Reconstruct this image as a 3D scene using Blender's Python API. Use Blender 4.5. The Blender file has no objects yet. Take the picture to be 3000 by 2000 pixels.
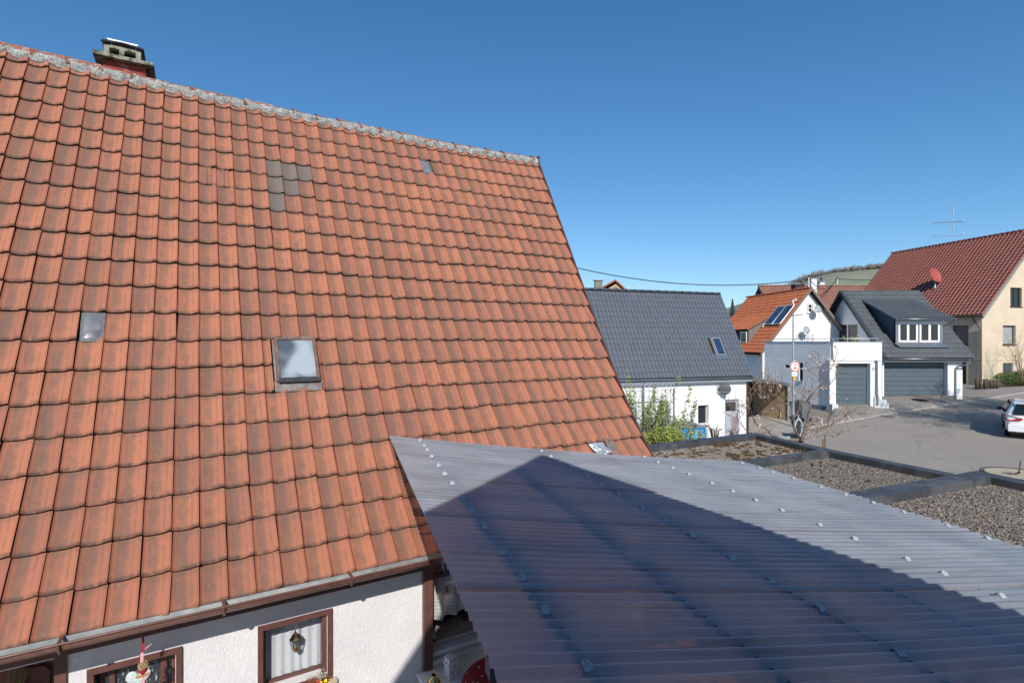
import bpy, math, random, bmesh
import numpy as np
from mathutils import Matrix, Vector, noise
random.seed(7); rng = np.random.default_rng(7)
sc = bpy.context.scene
R = math.radians
# ---------------------------------------------------------------- camera
F = 1545.0
cam = bpy.data.cameras.new('camera'); camo = bpy.data.objects.new('camera', cam)
sc.collection.objects.link(camo); sc.camera = camo
cam.sensor_width = 36; cam.lens = F / 3000 * 36; cam.clip_start = .02; cam.clip_end = 4000
camo.location = (0, 0, 0); camo.rotation_euler = (R(90), 0, 0)
# ---------------------------------------------------------------- sky and sun
SUN_AZ, SUN_EL = -5.0, 37.0        # direction the light travels towards (azimuth from +Y), elevation
w = bpy.data.worlds.new("World"); sc.world = w; w.use_nodes = True
nt = w.node_tree; nt.nodes.clear()
sky = nt.nodes.new('ShaderNodeTexSky'); sky.sky_type = 'NISHITA'; sky.sun_disc = False
sky.sun_elevation = R(SUN_EL); sky.sun_rotation = R(180 + SUN_AZ)
sky.altitude = 600; sky.air_density = 1.0; sky.dust_density = .35; sky.ozone_density = 2.6
bg = nt.nodes.new('ShaderNodeBackground'); bg.inputs['Strength'].default_value = .105
wo = nt.nodes.new('ShaderNodeOutputWorld')
ss = nt.nodes.new('ShaderNodeSeparateColor'); cc = nt.nodes.new('ShaderNodeCombineColor'); nt.links.new(sky.outputs[0], ss.inputs[0])
def grade(i, k, p):      # a clear, polarised-looking spring sky: k * (s*c)^p / s, the same over the whole dome
    a = nt.nodes.new('ShaderNodeMath'); a.operation = 'MULTIPLY'; a.inputs[1].default_value = .105
    b = nt.nodes.new('ShaderNodeMath'); b.operation = 'POWER'; b.inputs[1].default_value = p
    c = nt.nodes.new('ShaderNodeMath'); c.operation = 'MULTIPLY'; c.inputs[1].default_value = k / .105
    nt.links.new(ss.outputs[i], a.inputs[0]); nt.links.new(a.outputs[0], b.inputs[0]); nt.links.new(b.outputs[0], c.inputs[0]); nt.links.new(c.outputs[0], cc.inputs[i])
grade(0, .85, 1.22); grade(1, .90, .95); grade(2, 1.03, .85)
nt.links.new(cc.outputs[0], bg.inputs[0]); nt.links.new(bg.outputs[0], wo.inputs[0])
sun = bpy.data.lights.new('sun', 'SUN'); suno = bpy.data.objects.new('sun', sun); sc.collection.objects.link(suno)
sun.energy = 4.5; sun.angle = R(.55); sun.color = (1, .95, .88)
L = Vector((math.sin(R(SUN_AZ)) * math.cos(R(SUN_EL)), math.cos(R(SUN_AZ)) * math.cos(R(SUN_EL)), -math.sin(R(SUN_EL))))
suno.rotation_euler = L.to_track_quat('-Z', 'Y').to_euler(); suno.location = (5, -5, 12)
sc.view_settings.view_transform = 'Standard'; sc.view_settings.look = 'None'
sc.view_settings.exposure = 0.2; sc.view_settings.gamma = 1.0; sc.view_settings.use_curve_mapping = False
sc.cycles.max_bounces = 8; sc.cycles.transparent_max_bounces = 12
# ---------------------------------------------------------------- helpers
COL = sc.collection
def ray(px, py): return (px - 1500) / F, -(py - 1000) / F
def P(px, py, Y): a, b = ray(px, py); return Vector((a * Y, Y, b * Y))
def onz(px, py, z): a, b = ray(px, py); Y = z / b; return Vector((a * Y, Y, z))
def tag(o, label=None, cat=None, group=None, kind=None):
    if label: o['label'] = label
    if cat: o['category'] = cat
    if group: o['group'] = group
    if kind: o['kind'] = kind
    return o
def empty(name, loc=(0, 0, 0), rz=0, label=None, cat=None, group=None):
    o = bpy.data.objects.new(name, None); COL.objects.link(o); o.empty_display_size = .2
    o.location = loc; o.rotation_euler = (0, 0, rz)
    return tag(o, label, cat, group)
def link(name, me, parent=None, mat=None, M=None, kind=None):
    o = bpy.data.objects.new(name, me); COL.objects.link(o)
    if mat is not None and not me.materials: me.materials.append(mat)
    if parent is not None: o.parent = parent
    if M is not None: o.matrix_local = M
    if kind: o['kind'] = kind
    return o
class MB:
    """collects shapes into one mesh"""
    def __init__(s): s.v = []; s.f = []; s.sm = []; s.mi = []
    def add(s, vs, fs, M=None, smooth=False, mi=0):
        b = len(s.v)
        s.v += [tuple(M @ Vector(v)) for v in vs] if M is not None else [tuple(v) for v in vs]
        s.f += [tuple(b + i for i in f) for f in fs]; s.sm += [smooth] * len(fs); s.mi += [mi] * len(fs); return s
    def box(s, x0, x1, y0, y1, z0, z1, M=None, mi=0):
        return s.add([(x, y, z) for z in (z0, z1) for y in (y0, y1) for x in (x0, x1)],
                     [(0, 2, 3, 1), (4, 5, 7, 6), (0, 1, 5, 4), (2, 6, 7, 3), (0, 4, 6, 2), (1, 3, 7, 5)], M, mi=mi)
    def quad(s, a, b, c, d, mi=0): return s.add([a, b, c, d], [(0, 1, 2, 3)], mi=mi)
    def prism(s, poly, d, M=None, smooth=False, mi=0):
        """poly: list of 3-d points of a planar polygon, extruded by vector d"""
        n = len(poly); d = Vector(d)
        vs = [Vector(p) for p in poly] + [Vector(p) + d for p in poly]
        fs = [tuple(range(n))[::-1], tuple(range(n, 2 * n))] + [(i, (i + 1) % n, n + (i + 1) % n, n + i) for i in range(n)]
        return s.add(vs, fs, M, smooth, mi)
    def tube(s, pts, r, n=8, cap=True, M=None, smooth=True, mi=0):
        pts = [Vector(p) for p in pts]; m = len(pts)
        rs = r if hasattr(r, '__len__') else [r] * m
        vs = []; up = Vector((0, 0, 1)); prev = None
        for i, p in enumerate(pts):
            t = (pts[min(i + 1, m - 1)] - pts[max(i - 1, 0)])
            t = t.normalized() if t.length > 1e-9 else Vector((0, 0, 1))
            if prev is None:
                a = t.cross(Vector((1, 0, 0)) if abs(t.x) < .9 else Vector((0, 1, 0))).normalized()
            else:
                a = (prev - t * prev.dot(t)); a = a.normalized() if a.length > 1e-6 else t.orthogonal().normalized()
            prev = a; b = t.cross(a)
            for k in range(n):
                q = 2 * math.pi * k / n
                vs.append(p + (a * math.cos(q) + b * math.sin(q)) * rs[i])
        fs = [(i * n + k, i * n + (k + 1) % n, (i + 1) * n + (k + 1) % n, (i + 1) * n + k) for i in range(m - 1) for k in range(n)]
        s.add(vs, fs, M, smooth, mi)
        if cap: s.add(vs[:n], [tuple(range(n))[::-1]], M, False, mi); s.add(vs[-n:], [tuple(range(n))], M, False, mi)
        return s
    def lathe(s, prof, n=16, M=None, smooth=True, mi=0, a0=0, a1=2 * math.pi):
        full = abs(a1 - a0 - 2 * math.pi) < 1e-6; k = n if full else n + 1
        vs = [(r * math.cos(a0 + (a1 - a0) * i / n), r * math.sin(a0 + (a1 - a0) * i / n), z) for r, z in prof for i in range(k)]
        fs = [(j * k + i, j * k + (i + 1) % k, (j + 1) * k + (i + 1) % k, (j + 1) * k + i) for j in range(len(prof) - 1) for i in range(n if not full else k)]
        return s.add(vs, fs, M, smooth, mi)
    def grid(s, fn, nu, nv, smooth=True, mi=0, M=None):
        vs = [fn(i / nu, j / nv) for j in range(nv + 1) for i in range(nu + 1)]
        fs = [(j * (nu + 1) + i, j * (nu + 1) + i + 1, (j + 1) * (nu + 1) + i + 1, (j + 1) * (nu + 1) + i) for j in range(nv) for i in range(nu)]
        return s.add(vs, fs, M, smooth, mi)
    def ball(s, c, r, nu=10, nv=6, sc_=(1, 1, 1), mi=0, M=None):
        prof = [(r * math.sin(math.pi * j / nv) + 1e-5, -r * math.cos(math.pi * j / nv)) for j in range(nv + 1)]
        T = Matrix.Translation(c) @ Matrix.Diagonal((*sc_, 1))
        return s.lathe(prof, nu, (M @ T) if M is not None else T, True, mi)
    def mesh(s, name, mats=None):
        me = bpy.data.meshes.new(name); me.from_pydata(s.v, [], s.f)
        me.polygons.foreach_set('use_smooth', s.sm)
        if mats:
            for m in (mats if isinstance(mats, (list, tuple)) else [mats]): me.materials.append(m)
            me.polygons.foreach_set('material_index', s.mi)
        me.update(); return me
    def build(s, name, mats, parent=None, M=None, kind=None): return link(name, s.mesh(name, mats), parent, None, M, kind)
def walls(mb, x0, x1, z0, z1, holes, y0, y1, M=None, mi=0):
    """vertical wall slab y0 (front) .. y1 (back) with rectangular holes [(xa,xb,za,zb)]"""
    xs = sorted({x0, x1, *[min(max(h[i], x0), x1) for h in holes for i in (0, 1)]})
    zs = sorted({z0, z1, *[min(max(h[i], z0), z1) for h in holes for i in (2, 3)]})
    def solid(i, j):
        if i < 0 or j < 0 or i >= len(xs) - 1 or j >= len(zs) - 1: return False
        cx = (xs[i] + xs[i + 1]) / 2; cz = (zs[j] + zs[j + 1]) / 2
        return not any(h[0] < cx < h[1] and h[2] < cz < h[3] for h in holes)
    for i in range(len(xs) - 1):
        for j in range(len(zs) - 1):
            if not solid(i, j): continue
            a, b, c, d = xs[i], xs[i + 1], zs[j], zs[j + 1]
            q = [((a, y0, c), (b, y0, c), (b, y0, d), (a, y0, d)), ((b, y1, c), (a, y1, c), (a, y1, d), (b, y1, d))]
            if not solid(i - 1, j): q.append(((a, y1, c), (a, y0, c), (a, y0, d), (a, y1, d)))
            if not solid(i + 1, j): q.append(((b, y0, c), (b, y1, c), (b, y1, d), (b, y0, d)))
            if not solid(i, j - 1): q.append(((a, y1, c), (b, y1, c), (b, y0, c), (a, y0, c)))
            if not solid(i, j + 1): q.append(((a, y0, d), (b, y0, d), (b, y1, d), (a, y1, d)))
            for f in q: mb.add(f, [(0, 1, 2, 3)], M, mi=mi)
def frame(mb, x0, x1, z0, z1, t, y0, y1, M=None, mi=0):
    mb.box(x0, x0 + t, y0, y1, z0, z1, M, mi); mb.box(x1 - t, x1, y0, y1, z0, z1, M, mi)
    mb.box(x0 + t, x1 - t, y0, y1, z0, z0 + t, M, mi); mb.box(x0 + t, x1 - t, y0, y1, z1 - t, z1, M, mi)
# ---------------------------------------------------------------- materials
def newmat(name):
    m = bpy.data.materials.new(name); m.use_nodes = True; nt = m.node_tree; nt.nodes.clear()
    out = nt.nodes.new('ShaderNodeOutputMaterial'); b = nt.nodes.new('ShaderNodeBsdfPrincipled')
    nt.links.new(b.outputs[0], out.inputs[0]); return m, nt, b, out
def N(nt, t, **kw):
    n = nt.nodes.new(t)
    for k, v in kw.items():
        if k == 'ins':
            for kk, vv in v.items():
                if hasattr(vv, 'is_output') or isinstance(vv, bpy.types.NodeSocket): nt.links.new(vv, n.inputs[kk])
                else: n.inputs[kk].default_value = vv
        else: setattr(n, k, v)
    return n
def math_(nt, op, a, b=0.0, c=None, clamp=False):
    n = N(nt, 'ShaderNodeMath', operation=op, use_clamp=clamp, ins={0: a, 1: b})
    if c is not None: n.inputs[2].default_value = c
    return n.outputs[0]
def mapr(nt, v, a, b, c=0., d=1.):
    return N(nt, 'ShaderNodeMapRange', interpolation_type='SMOOTHSTEP', ins={0: v, 1: a, 2: b, 3: c, 4: d}).outputs[0]
def mix(nt, f, a, b, mode='MIX'):
    n = N(nt, 'ShaderNodeMix', data_type='RGBA', blend_type=mode)
    for s, v in ((n.inputs[0], f), (n.inputs[6], a), (n.inputs[7], b)):
        if isinstance(v, bpy.types.NodeSocket): nt.links.new(v, s)
        elif isinstance(v, (tuple, list)): s.default_value = (*v[:3], 1)
        else: s.default_value = v
    return n.outputs[2]
def pos(nt): return N(nt, 'ShaderNodeNewGeometry').outputs['Position']
def noise_(nt, vec, scale, detail=3, rough=.55, dist=0.):
    return N(nt, 'ShaderNodeTexNoise', ins={'Vector': vec, 'Scale': scale, 'Detail': detail, 'Roughness': rough, 'Distortion': dist}).outputs[0]
def bump(nt, b, h, strength, dist):
    n = N(nt, 'ShaderNodeBump', ins={'Height': h, 'Strength': strength, 'Distance': dist}); nt.links.new(n.outputs[0], b.inputs['Normal']); return n
MATS = {}
def mat(name, col, rough=.75, spec=.3, metal=0., var=.12, vs=3., bs=None, bd=.004, bstr=.5, col2=None, c2=(.5, .62), c2s=1.5, dirt=0):
    """plain surface: base colour, tone variation by noise, optional second colour patches, optional fine relief"""
    if name in MATS: return MATS[name]
    m, nt, b, out = newmat(name); p = pos(nt)
    n1 = noise_(nt, p, vs, 4)
    k = mapr(nt, n1, .25, .75, 1 - var, 1 + var)
    c = mix(nt, 1., col, k, 'MULTIPLY') if var else None
    if var: c = N(nt, 'ShaderNodeVectorMath', operation='SCALE', ins={0: (*col[:3],), 'Scale': k}).outputs[0]
    else: c = N(nt, 'ShaderNodeRGB').outputs[0]; c.default_value = (*col, 1)
    if col2:
        n2 = noise_(nt, p, c2s, 5, .6); c = mix(nt, mapr(nt, n2, *c2), c, col2)
    if dirt:
        n3 = noise_(nt, p, 40, 2); c = mix(nt, mapr(nt, n3, .45, .75, 0, dirt), c, tuple(x * .45 for x in col))
    nt.links.new(c, b.inputs['Base Color'])
    b.inputs['Roughness'].default_value = rough; b.inputs['Specular IOR Level'].default_value = spec; b.inputs['Metallic'].default_value = metal
    if bs: bump(nt, b, noise_(nt, p, bs, 4, .6), bstr, bd)
    MATS[name] = m; return m
def glass(name, tint=(.02, .025, .03), refl=1., clear=.0):
    if name in MATS: return MATS[name]
    m, nt, b, out = newmat(name)
    b.inputs['Base Color'].default_value = (*tint, 1); b.inputs['Roughness'].default_value = .04; b.inputs['Specular IOR Level'].default_value = .5 * refl
    if clear:
        t = N(nt, 'ShaderNodeBsdfTransparent'); mx = N(nt, 'ShaderNodeMixShader', ins={0: clear, 1: b.outputs[0], 2: t.outputs[0]}); nt.links.new(mx.outputs[0], out.inputs[0])
    MATS[name] = m; return m
def tilemat(name, base, alt, dark, attr=False, lichen=.5, blotch=1., rough=.8, spec=.25, fresh=.5, bstr=.25):
    m, nt, b, out = newmat(name)
    rnd = N(nt, 'ShaderNodeAttribute', attribute_name='rnd').outputs['Fac'] if attr else N(nt, 'ShaderNodeObjectInfo').outputs['Random']
    uv = N(nt, 'ShaderNodeUVMap').outputs[0]; sx = N(nt, 'ShaderNodeSeparateXYZ', ins={0: uv}); u, v = sx.outputs[0], sx.outputs[1]
    p = pos(nt)
    off = N(nt, 'ShaderNodeCombineXYZ', ins={0: math_(nt, 'MULTIPLY', rnd, 91.), 1: math_(nt, 'MULTIPLY', rnd, 37.)}).outputs[0]
    uvo = N(nt, 'ShaderNodeVectorMath', operation='ADD', ins={0: uv, 1: off}).outputs[0]
    wn = N(nt, 'ShaderNodeTexWhiteNoise', noise_dimensions='1D', ins={'W': math_(nt, 'MULTIPLY', rnd, 777.)}).outputs[0]
    c = mix(nt, mapr(nt, wn, 0, 1), base, alt)
    big = noise_(nt, p, .9, 2)
    c = mix(nt, mapr(nt, big, .35, .7, 0, .35), c, alt)
    # weathering: grey-brown grime that settles in the trough, broken up
    n1 = noise_(nt, uvo, 2.3, 6, .66, .6)
    st = N(nt, 'ShaderNodeMapping', ins={0: uvo, 3: (5., .8, 1.)}).outputs[0]; n2 = noise_(nt, st, 1.6, 3)
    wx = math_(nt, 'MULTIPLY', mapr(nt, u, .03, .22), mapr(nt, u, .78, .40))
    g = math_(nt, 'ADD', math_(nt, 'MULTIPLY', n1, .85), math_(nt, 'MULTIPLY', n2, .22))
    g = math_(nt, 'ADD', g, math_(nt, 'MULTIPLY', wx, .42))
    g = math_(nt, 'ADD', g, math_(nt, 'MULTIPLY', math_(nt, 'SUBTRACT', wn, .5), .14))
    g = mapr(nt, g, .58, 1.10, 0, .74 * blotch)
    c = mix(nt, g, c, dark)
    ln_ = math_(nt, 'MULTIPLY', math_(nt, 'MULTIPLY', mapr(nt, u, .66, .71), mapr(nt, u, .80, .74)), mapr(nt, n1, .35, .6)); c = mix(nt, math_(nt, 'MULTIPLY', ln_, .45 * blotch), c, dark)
    hd = math_(nt, 'MULTIPLY', mapr(nt, v, .80, .93), mapr(nt, n2, .3, .6)); c = mix(nt, math_(nt, 'MULTIPLY', hd, .4 * blotch), c, dark)  # head band: shadow arc below the next course, painted into the colour
    # dark lower edge and joint grime, then shade painted onto the lip
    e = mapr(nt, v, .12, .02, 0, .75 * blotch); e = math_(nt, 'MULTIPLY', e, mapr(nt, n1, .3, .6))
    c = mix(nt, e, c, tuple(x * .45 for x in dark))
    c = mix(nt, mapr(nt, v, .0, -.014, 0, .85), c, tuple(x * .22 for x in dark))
    if lichen:
        vo = N(nt, 'ShaderNodeTexVoronoi', feature='F1', ins={'Vector': p, 'Scale': 26.}); vd = vo.outputs['Distance']
        vs_ = N(nt, 'ShaderNodeSeparateColor', ins={0: vo.outputs['Color']}).outputs[0]
        lm = math_(nt, 'MULTIPLY', mapr(nt, vd, .15, .09), mapr(nt, vs_, .70, .72))
        c = mix(nt, math_(nt, 'MULTIPLY', lm, lichen), c, (.42, .38, .30))
        vo2 = N(nt, 'ShaderNodeTexVoronoi', feature='F1', ins={'Vector': p, 'Scale': 90.})
        vs2 = N(nt, 'ShaderNodeSeparateColor', ins={0: vo2.outputs['Color']}).outputs[0]
        lm2 = math_(nt, 'MULTIPLY', mapr(nt, vo2.outputs['Distance'], .22, .12), mapr(nt, vs2, .90, .92))
        c = mix(nt, math_(nt, 'MULTIPLY', lm2, lichen * .7), c, (.5, .42, .33))
    fg = noise_(nt, p, 160, 2); c = mix(nt, mapr(nt, fg, .3, .75, 0, .22), c, tuple(x * .6 for x in dark))
    nt.links.new(c, b.inputs['Base Color']); b.inputs['Roughness'].default_value = rough; b.inputs['Specular IOR Level'].default_value = spec
    bump(nt, b, noise_(nt, p, 110, 3), bstr, .004)
    return m
WHITE = mat('white_plaster', (.78, .78, .77), .9, .1, var=.05, vs=1.2, bs=45, bd=.008, bstr=.45, col2=(.68, .675, .66), c2=(.55, .75), c2s=.9)
DARKROOM = mat('dark_interior', (.02, .018, .016), .9, .1, var=.2)
ZINC = mat('zinc_metal', (.34, .37, .40), .38, .5, .85, var=.12, vs=9)
STEEL = mat('galvanised_steel', (.52, .55, .57), .4, .5, .75, var=.12, vs=14)
PVC = mat('white_window_frame', (.8, .8, .8), .35, .5, var=.02)
GREYP = mat('grey_paint', (.22, .25, .28), .5, .4, var=.08)
ANTH = mat('anthracite_sheet_metal', (.075, .08, .095), .45, .5, .3, var=.12, vs=4, bs=30, bd=.002, bstr=.2)
BRASS = mat('brass', (.52, .38, .15), .25, .6, 1., var=.1, vs=20)
GLASS = glass('window_glass')
# ---------------------------------------------------------------- roof tiles
def tile_grid(w_, L_, prof, ny=3, thick=.014, tilt=.024, nx=None, gap=.004, nose=.006, jit=None, head=0., over=1.12):
    """one interlocking roof tile; prof = [(u,z)] across the width; y runs up the slope"""
    xs = [gap + (w_ - gap) * u for u, z in prof]; zs = [z for u, z in prof]; n = len(prof)
    ys = [0.0, .035, .5, over] if ny == 3 else [0.0, .03, .3, .62, .9, over]
    vs = []; uvs = []
    for yy in ys:
        for k in range(n):
            t = tilt * (1 - yy / over); z = zs[k] * (1 - head * max(0, (yy - .85) / .2)) + t
            if yy == 0.0: z -= nose
            vs.append((xs[k], yy * L_, z)); uvs.append((prof[k][0], yy))
    m = len(ys); fs = [(j * n + i, j * n + i + 1, (j + 1) * n + i + 1, (j + 1) * n + i) for j in range(m - 1) for i in range(n - 1)]
    sm = [True] * len(fs)
    b = len(vs)                         # front lip: own verts
    for k in range(n): vs.append(vs[k]); uvs.append((prof[k][0], 0))
    for k in range(n): x, y, z = vs[k]; vs.append((x, y + .004, z - thick)); uvs.append((prof[k][0], -.02))
    fs += [(b + n + i, b + n + i + 1, b + i + 1, b + i) for i in range(n - 1)]; sm += [True] * (n - 1)
    for side in (0, n - 1):
        b = len(vs)
        for (yy, j) in ((0, 0), (over, m - 1)):
            x, y, z = vs[j * n + side]; vs.append((x, y, z)); vs.append((x, y, z - thick - .006)); uvs += [(prof[side][0], yy)] * 2
        fs.append((b, b + 2, b + 3, b + 1) if side else (b, b + 1, b + 3, b + 2)); sm.append(False)
    return np.array(vs, float), fs, sm, np.array(uvs, float)
def tile_mesh(name, td, mat_):
    vs, fs, sm, uvs = td
    me = bpy.data.meshes.new(name); me.from_pydata(vs.tolist(), [], fs); me.polygons.foreach_set('use_smooth', sm)
    uvl = me.uv_layers.new(name='UVMap'); li = np.empty(len(me.loops), int); me.loops.foreach_get('vertex_index', li)
    uvl.data.foreach_set('uv', uvs[li].ravel()); me.materials.append(mat_); me.update(); return me
def merged_tiles(name, td, mats_list, parent, mat_, kind='stuff'):
    vs, fs, sm, uvs = td; V = []; Fc = []; S = []; U = []; Rn = []
    h = np.c_[vs, np.ones(len(vs))]; n = len(vs); allf = []
    for q, M in enumerate(mats_list):
        A = np.array(M); V.append(h @ A[:3].T); allf += [tuple(i + q * n for i in f) for f in fs]; S += sm; Rn += [random.random()] * len(fs)
    me = bpy.data.meshes.new(name); me.from_pydata(np.vstack(V).tolist(), [], allf); me.polygons.foreach_set('use_smooth', S)
    uvl = me.uv_layers.new(name='UVMap'); li = np.empty(len(me.loops), int); me.loops.foreach_get('vertex_index', li)
    uvl.data.foreach_set('uv', np.tile(uvs, (len(mats_list), 1))[li].ravel())
    at = me.attributes.new('rnd', 'FLOAT', 'FACE'); at.data.foreach_set('value', Rn)
    me.materials.append(mat_); me.update(); return link(name, me, parent, kind=kind)
def lay_tiles(parent, PM, cells, place, tds, mobj, mattr, nparts=300, name='roof_tile'):
    """place(i,j)->Matrix in the parent's space; the nearest cells become objects, the rest one joined part"""
    ms = []
    for (i, j) in cells:
        M = place(i, j); d = (PM @ M).translation.length; ms.append((d, M))
    ms.sort(key=lambda a: a[0])
    meshes = [tile_mesh(name, td, mobj) for td in tds]
    for d, M in ms[:nparts]: link(name, random.choice(meshes), parent, M=M)
    if len(ms) > nparts: merged_tiles(name + '_field', tds[0], [M for d, M in ms[nparts:]], parent, mattr)
def vslab(mb, e0, rdg, e1, d, t=.12):
    """two roof slopes of thickness t, given as eave, ridge, eave points, extruded along d"""
    e0, rdg, e1 = Vector(e0), Vector(rdg), Vector(e1); k = Vector((0, 0, -t))
    mb.prism([e0, rdg, rdg + k, e0 + k], d); mb.prism([rdg, e1, e1 + k, rdg + k], d)
def half_round(mb, a, b, r, n=6, M=None, open_up=True, t=.0, mi=0):
    """half-round gutter between points a and b (concave side up if open_up)"""
    a = Vector(a); b = Vector(b); d = (b - a).normalized(); s_ = d.cross(Vector((0, 0, 1))).normalized(); u = Vector((0, 0, 1))
    vs = []
    for p in (a, b):
        for k in range(n + 1):
            q = math.pi * k / n; vs.append(p + s_ * math.cos(q) * r + u * (-math.sin(q) if open_up else math.sin(q)) * r)
    for p in (a, b):
        for k in range(n + 1):
            q = math.pi * k / n; rr = r - .008; vs.append(p + s_ * math.cos(q) * rr + u * (-math.sin(q) if open_up else math.sin(q)) * rr)
    m = n + 1
    fs = [(k, k + 1, m + k + 1, m + k) for k in range(n)] + [(2 * m + k + 1, 2 * m + k, 3 * m + k, 3 * m + k + 1) for k in range(n)]
    fs += [(0, m, 3 * m, 2 * m), (n, 2 * m + n, 3 * m + n, m + n)] + [(k + 1, k, 2 * m + k, 2 * m + k + 1) for k in range(n)] + [(m + k, m + k + 1, 3 * m + k + 1, 3 * m + k) for k in range(n)]
    mb.add(vs, fs, M, True, mi)
# ================================================================ the old tiled house
YAW = R(30.9236); HO = Vector((-2.5987, 3.9987, 0)); cy, sy = math.cos(YAW), math.sin(YAW)
TW, TL = .19870, .335
def HP(px, py, yl):
    """point seen at a photo pixel, on the plane local y = yl of the old house, in house coordinates"""
    x, z = ray(px, py); Y = (yl - sy * HO.x + cy * HO.y) / (-sy * x + cy); X = x * Y
    return Vector((cy * (X - HO.x) + sy * (Y - HO.y), yl, z * Y))
pitch = [36.0 + (57.9 - 36.0) / (1 + math.exp(-(i + .5 - 1.9116) / 2)) for i in range(22)]
hor = [0.]; ver = [0.]
for a_ in pitch: hor.append(hor[-1] + TL * math.cos(R(a_))); ver.append(ver[-1] + TL * math.sin(R(a_)))
ZE = -2.0495
def roofp(i, x, up=0.):
    k = int(min(max(i, 0), 20)); f = i - k; a = R(pitch[k])
    y = hor[k] + f * TL * math.cos(a); z = ZE + ver[k] + f * TL * math.sin(a)
    return Vector((x, y - up * math.sin(a), z + up * math.cos(a)))
house = empty('tiled_house', HO, YAW, 'old house with steep weathered orange clay tile roof, lichen-covered ridge and white rendered wall', 'house')
HM = Matrix.Translation(HO) @ Matrix.Rotation(YAW, 4, 'Z')
BROWN = mat('brown_paint', (.115, .05, .042), .45, .4, var=.15, vs=8)
BROWNM = mat('brown_gutter_metal', (.15, .07, .055), .4, .5, .2, var=.18, vs=12, dirt=.25)
PLASTER, nt, b, out = newmat('rough_white_render'); p = pos(nt)
mp = N(nt, 'ShaderNodeMapping', ins={0: p, 2: (0, R(35), R(20)), 3: (60, 60, 22)}).outputs[0]
n1 = noise_(nt, mp, 1.1, 5, .6, 1.6); n2 = noise_(nt, p, 180, 3)
c = mix(nt, mapr(nt, noise_(nt, p, 2.2, 4), .3, .7), (.74, .73, .73), (.68, .67, .68)); nt.links.new(c, b.inputs['Base Color']); b.inputs['Roughness'].default_value = .95
b.inputs['Specular IOR Level'].default_value = .1
bump(nt, b, math_(nt, 'ADD', mapr(nt, n1, .35, .6), math_(nt, 'MULTIPLY', n2, .35)), .55, .006)
OR, AL, DK = (.42, .155, .086), (.32, .122, .074), (.130, .090, .069)
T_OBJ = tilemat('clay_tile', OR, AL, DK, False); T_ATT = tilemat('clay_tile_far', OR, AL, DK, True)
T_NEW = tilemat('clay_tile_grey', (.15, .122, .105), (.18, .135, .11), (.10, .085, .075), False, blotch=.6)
prof = [(0, .019), (.04, .012), (.12, .002), (.28, .0), (.50, .001), (.66, .007), (.76, .019), (.86, .031), (.93, .034), (.99, .030)]
tds = [tile_grid(TW, TL, [(u, z + random.uniform(-.0008, .0008)) for u, z in prof], 6, head=.35, gap=.004, thick=.022, tilt=.033, nose=.008) for _ in range(4)]
def sag(x, y):
    f = min(1.2, max(0, (y - hor[12]) / (hor[20] - hor[12]))); c_ = x / TW
    return -f ** 1.4 * float(np.interp(c_, [-13, -9, -4, 0, 8, 14, 20, 26, 29], [.01, .03, .06, .085, .10, .105, .09, .06, .03]))
def lump(x, y): return .016 * noise.noise(Vector((x * .55, y * .7, 3.1))) + sag(x, y)
def hplace(i, j, sxx=1., dx=0.):
    x = j * TW; a = pitch[i]; q = roofp(i, x)
    M = Matrix.Translation((x + dx + random.gauss(0, .0012), q.y, q.z - .027 + lump(x, q.y) + random.gauss(0, .0012)))
    M = M @ Matrix.Rotation(R(a) + random.gauss(0, .004), 4, 'X') @ Matrix.Rotation(random.gauss(0, .006), 4, 'Z') @ Matrix.Rotation(random.gauss(0, .004), 4, 'Y')
    M = M @ Matrix.Translation((0, random.gauss(0, .004), 0))
    if sxx == 1 and random.random() < .035: M = M @ Matrix.Translation((0, -random.uniform(.008, .02), .002)) @ Matrix.Rotation(random.choice((-1, 1)) * random.uniform(.012, .03), 4, 'Z')
    return M @ Matrix.Diagonal((sxx, 1, 1, 1)) if sxx != 1 else M
SPECIAL = {(16, 5): 'g', (16, 6): 'g', (16, 7): 'g', (15, 5): 'g', (15, 6): 'g', (14, 5): 'g', (15, 1): 'r', (15, 2): 'r', (8, -4): 'w', (18, 17): 'w'}
skip = {(r_, c_) for r_ in (6, 7) for c_ in (4, 5, 6)} | set(SPECIAL)
def JR(i): return 27.55 + .108 * i          # the verge is not square to the eaves: the last tile of each course is cut to it
def jl(i): return int(math.floor(JR(i) - .35))
def hplace2(i, j): return hplace(i, j, JR(i + .5) - j) if j == jl(i) else hplace(i, j)
cells = [(i, j) for i in range(0, 20) for j in range(-13, jl(i) + 1) if (i, j) not in skip]
lay_tiles(house, HM, cells, hplace2, tds, T_OBJ, T_ATT)
# short course under the ridge, cut tiles beside the skylight
merged_tiles('roof_tile_top_course', tds[0], [hplace2(20, j) @ Matrix.Diagonal((1, .55, 1, 1)) for j in range(-13, jl(20) + 1)], house, T_ATT)
gm = tile_mesh('roof_tile', tds[1], T_NEW)
for (i, j), k in SPECIAL.items():
    if k == 'g': tag(link('roof_tile', gm, house, M=hplace(i, j)), 'dark grey-brown replacement roof tile')
rt = tile_mesh('roof_tile', tile_grid(TW, TL, [(0, .012), (.08, .004), (.36, .004), (.42, .02), (.48, .004), (.56, .004), (.62, .018), (.68, .004), (.85, .004), (.93, .02), (.985, .02)], 6), T_OBJ)
for k in ((15, 1), (15, 2)): tag(link('roof_tile', rt, house, M=hplace(*k)), 'ribbed roof tile of another pattern')
cutm = tile_mesh('roof_tile', tds[2], T_OBJ)
for r_ in (6, 7):
    tag(link('roof_tile', cutm, house, M=hplace(r_, 4, .42)), 'roof tile cut narrow beside the skylight')
    link('roof_tile', cutm, house, M=hplace(r_, 6, .14, .172))
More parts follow.
